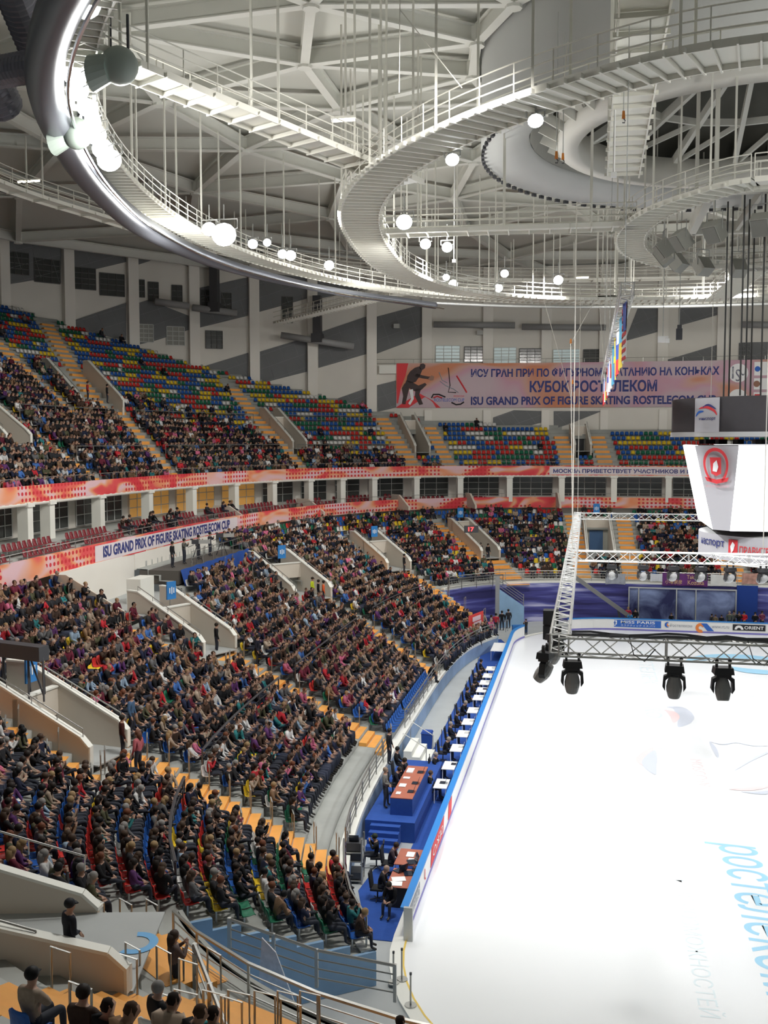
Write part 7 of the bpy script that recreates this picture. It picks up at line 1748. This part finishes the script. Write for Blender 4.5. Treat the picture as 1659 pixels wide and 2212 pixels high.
for px, py, Y, mt, lab in ((1432, 733, 20, whitep, 'white projector hanging in front of the far wall'), (1467, 722, 20, darkm, 'black spotlight hanging in front of the far wall')):
    p = aty(px, py, Y); root = empty('hanging_device', tuple(p)); tag(root, lab, 'stage lamp'); q = MB(); q.box((0, 0, 0), (.75 if mt is whitep else .42, .5, .42 if mt is whitep else .8)); q.box((.3 if mt is whitep else 0, -.2, -.12 if mt is whitep else .5), (.3, .3, .3)); q.build('body', mt, root); q = MB(); q.tube([(0, 0, .2), (0, 0, 8)], .03, 5); q.build('rod', gal_m, root)
# ------------------------------------------------------------------ far end: rails, fan banners, backdrop panels, camera crane
PFR = curve_path(lambda T: low_xy(T, 0.33), 137, 77, 110)
zr_ = low_z(.33)+.15
path_rail('steel rail along the front of the far stand', PFR, 0.3, PFR.L-.5, lambda u: zr_, .95, 4, 1.6, off=-.1)
def fan(px0, px1, py0, py1, mt, label, off=.06, sag=0.05):
    u0_, z1_ = PFR.hit(px0, py0); u1_, _ = PFR.hit(px1, py0); z0_ = PFR.hit(px0, py1)[1]
    root = empty('fan_banner', PFR.P(u0_, z0_, off)); tag(root, label, 'banner', 'fan banners on the far rail'); o_ = np.array(root.location); q = MB(); vs = []
    for k in range(11):
        u = u0_+(u1_-u0_)*k/10; s_ = sag*math.sin(PI*k/10); vs += [tuple(np.array(PFR.P(u, z0_+s_, off+.03*math.sin(k*2)))-o_), tuple(np.array(PFR.P(u, z1_-s_, off))-o_)]
    q.add(vs, [(2*i, 2*i+2, 2*i+3, 2*i+1) for i in range(10)]); q.build('cloth', mt, root); return root, u0_, u1_, z0_, z1_, o_
fan(1308, 1351, 1238, 1262, mat('grey_cloth', (.35, .37, .42), .8, noise=.4, nscale=3), 'grey printed cloth left on the far rail')
fan(1405, 1431, 1238, 1256, mat('white_cloth', (.65, .67, .72), .8), 'small white cloth with red figure beside the purple banner')
r_, u0_, u1_, z0_, z1_, o_ = fan(1431, 1529, 1237, 1265, mat('purple_cloth', (.13, .03, .17), .8, noise=.3, nscale=1), 'purple fan banner with golden lettering on the far rail')
gold = mat('gold_lettering', (.60, .38, .22), .7); Hh = z1_-z0_; Wd = u1_-u0_
def fb_txt(s, fx, fy, fw, fh): text_obj('banner_lettering', s, lambda x, y: tuple(np.array(PFR.P(u0_+Wd*fx+x, z0_+Hh*fy+y, .13))-o_), gold, fit=(Wd*fw, Hh*fh), parent=r_, bold=.01)
fb_txt('小塚崇彦', .06, .15, .38, .35); fb_txt('頑張 応援', .12, .62, .26, .18); fb_txt('Takahiko', .54, .58, .38, .3); fb_txt('Kozuka', .56, .14, .36, .34)
fan(1535, 1590, 1240, 1266, mat('white_cloth2', (.68, .68, .66), .8, noise=.2, nscale=2), 'wide white banner right of the purple one on the far rail'); fan(1603, 1638, 1237, 1262, mat('photo_cloth', (.45, .25, .2), .8, noise=.7, nscale=3), 'cloth with printed figures at the right of the far rail')
root = empty('backdrop_panels'); tag(root, 'dark blue framed backdrop panels behind the far boards', 'backdrop')
x0_, x1_ = px_at_y(1360, 36.3), px_at_y(1592, 36.3); panel_m = bpy.data.materials.new('night_light_print'); panel_m.use_nodes = True
nt = panel_m.node_tree; bb = nt.nodes['Principled BSDF']; bb.inputs['Roughness'].default_value = .6; tc = nt.nodes.new('ShaderNodeTexCoord'); nz = nt.nodes.new('ShaderNodeTexNoise'); nz.inputs['Scale'].default_value = .45; nz.inputs['Detail'].default_value = 5; nz.inputs['Distortion'].default_value = .6
rr_ = nt.nodes.new('ShaderNodeValToRGB'); rr_.color_ramp.elements[0].position = .42; rr_.color_ramp.elements[0].color = (.015, .02, .10, 1); rr_.color_ramp.elements[1].position = .78; rr_.color_ramp.elements[1].color = (.35, .45, .75, 1); nt.links.new(tc.outputs['Object'], nz.inputs['Vector']); nt.links.new(nz.outputs['Fac'], rr_.inputs[0]); nt.links.new(rr_.outputs[0], bb.inputs['Base Color'])
xs = [x0_, px_at_y(1381, 36.3), px_at_y(1463, 36.3), px_at_y(1505, 36.3), x1_]
for a, b_ in zip(xs[:-1], xs[1:]): q = MB(); q.box(((a+b_)/2, 36.3, 1.55), (b_-a-.12, .12, 3.1)); q.build('panel', panel_m, root)
q = MB()
for x in xs: q.bar((x, 36.2, -.06), (x, 36.2, 3.3), .1, .1)
q.bar((x0_, 36.2, 3.25), (x1_, 36.2, 3.25), .12, .12); q.build('frame', gal_m, root)
q = MB(); a = px_at_y(1595, 36.0); b_ = px_at_y(1641, 36.0); q.box(((a+b_)/2, 36.5, 1.8), (b_-a, .15, 3.7)); o = q.build('blue_curtain', mat('blue_curtain_cloth', (.01, .045, .26), .9)); tag(o, 'plain royal blue curtain right of the backdrop panels', 'curtain')
root = empty('camera_crane', (0, 0, 0)); tag(root, 'grey camera crane arm reaching down over the far boards', 'crane')
q = MB(); p0 = aty(1240, 1245, 34.6); p1 = aty(1358, 1330, 34.6); q.bar(tuple(p0), tuple(p1), .25, .35); q.build('arm', mat('crane_grey', (.22, .22, .22), .5), root)
q = MB(); q.box(tuple(p1+np.array([.2, 0, -.3])), (.7, .6, .8)); q.build('counterweight', mat('crane_grey', (0, 0, 0)), root)
q = MB(); q.bar(tuple(p1+(p0-p1)*.2+np.array([0, 0, 0])), (p1[0]-.6, 34.6, -.06), .2, .2); q.build('mast', darkm, root)
# far left corner: stair structure and red sign
root = empty('corner_stairs', (0, 0, 0)); tag(root, 'light blue clad steel stairs at the far left corner', 'stairs')
q = MB(); q.prism([(-16.6, 31.5, -.06), (-14.5, 33.9, -.06), (-14.5, 33.9, 1.6), (-16.6, 31.5, 3.5)], (.06, -.05, 0)); q.build('cladding', lightblue, root)
q = MB(); q.bar((-16.65, 31.5, -.06), (-16.65, 31.5, 4.6), .35, .35); q.build('column', gal_m, root)
q = MB()
for h_ in (.25, .5, .75, 1.0): q.tube([(-16.6, 31.5, 3.5+h_), (-14.5, 33.9, 1.6+h_)], .03, 5)
q.bar((-14.5, 33.9, 1.5), (-14.5, 33.9, 2.7), .06, .06); q.build('handrail', rail_m, root)
p = at(1012, 1350, 2.2); p2 = at(1044, 1332, 2.4); root = empty('red_sign', (0, 0, 0)); tag(root, 'red and white sign cloth on the rail end at the far left', 'sign')
q = MB(); q.add([(p[0], p[1], 1.7), (p2[0], p2[1], 1.7), (p2[0], p2[1], 2.9), (p[0], p[1], 2.9)], [(0, 1, 2, 3)]); q.build('cloth', mat('sign_red', (.75, .06, .05), .7), root)
for f0, f1, g0, g1 in ((.25, .8, .5, .82), (.32, .85, .14, .44)):
    q = MB(); e = p2-p; q.add([(p[0]+e[0]*f+.03, p[1]+e[1]*f-.05, 1.7+1.2*g) for f, g in ((f0, g0), (f1, g0), (f1, g1), (f0, g1))], [(0, 1, 2, 3)]); q.build('white_patch', mat('sign_pink_white', (.8, .6, .65), .7), root)
root = empty('red_digit_display', (0, 0, 0)); tag(root, 'small black display with red digits by the far corner entrance', 'display')
p = at(1018, 1143, 8.4); q = MB(); q.box(tuple(p), (1.3, .15, .65), 0, Matrix.Rotation(.3, 3, 'Z')); q.build('case', darkm, root); 
text_obj('digits', '17', lambda x, y: (p[0]-.25+x, p[1]-.2+x*.3, p[2]-.2+y), mat('red_digit_glow', (1, .05, .05), .5, emit=3), fit=(.5, .4), parent=root, bold=.03)
# long scaffold ramp behind the nearest second entrance (camera gantry at the left edge)
root = empty('camera_gantry', (0, 0, 0)); tag(root, 'black steel gantry with boom at the left edge above the second entrance', 'gantry')
g0 = at(-40, 1395, 8.6); g1 = at(95, 1412, 8.6); q = MB(); q.bar(tuple(g0), tuple(g1), .5, .55); q.build('boom', darkm, root)
q = MB()
for f in (.35, .75, .98):
    p = g0+(g1-g0)*f; q.tube([tuple(p), (p[0]+.3, p[1]-.5, 6.9)], .04, 5); q.tube([tuple(p), (p[0]-.3, p[1]+.6, 6.9)], .04, 5)
q.tube([tuple(g0+(g1-g0)*.75), tuple(g0+(g1-g0)*.98+np.array([0, 0, -1.6]))], .04, 5); q.build('leg', darkm, root)

p = (-18.75, -37.5); q = MB(); n = 20; vs = []
for k in range(n+1):
    t = rad(-110+220*k/n)
    for rr in (.5, .3): vs.append((p[0]+rr*math.cos(t), p[1]+rr*math.sin(t), 5.395))
q.add(vs, [(2*i, 2*i+1, 2*i+3, 2*i+2) for i in range(n)]); o = q.build('floor_mark', mat('floor_mark_blue', (.15, .42, .75), .6)); tag(o, 'light blue curved mark painted on the landing floor beside the nearest entrance', 'floor marking')
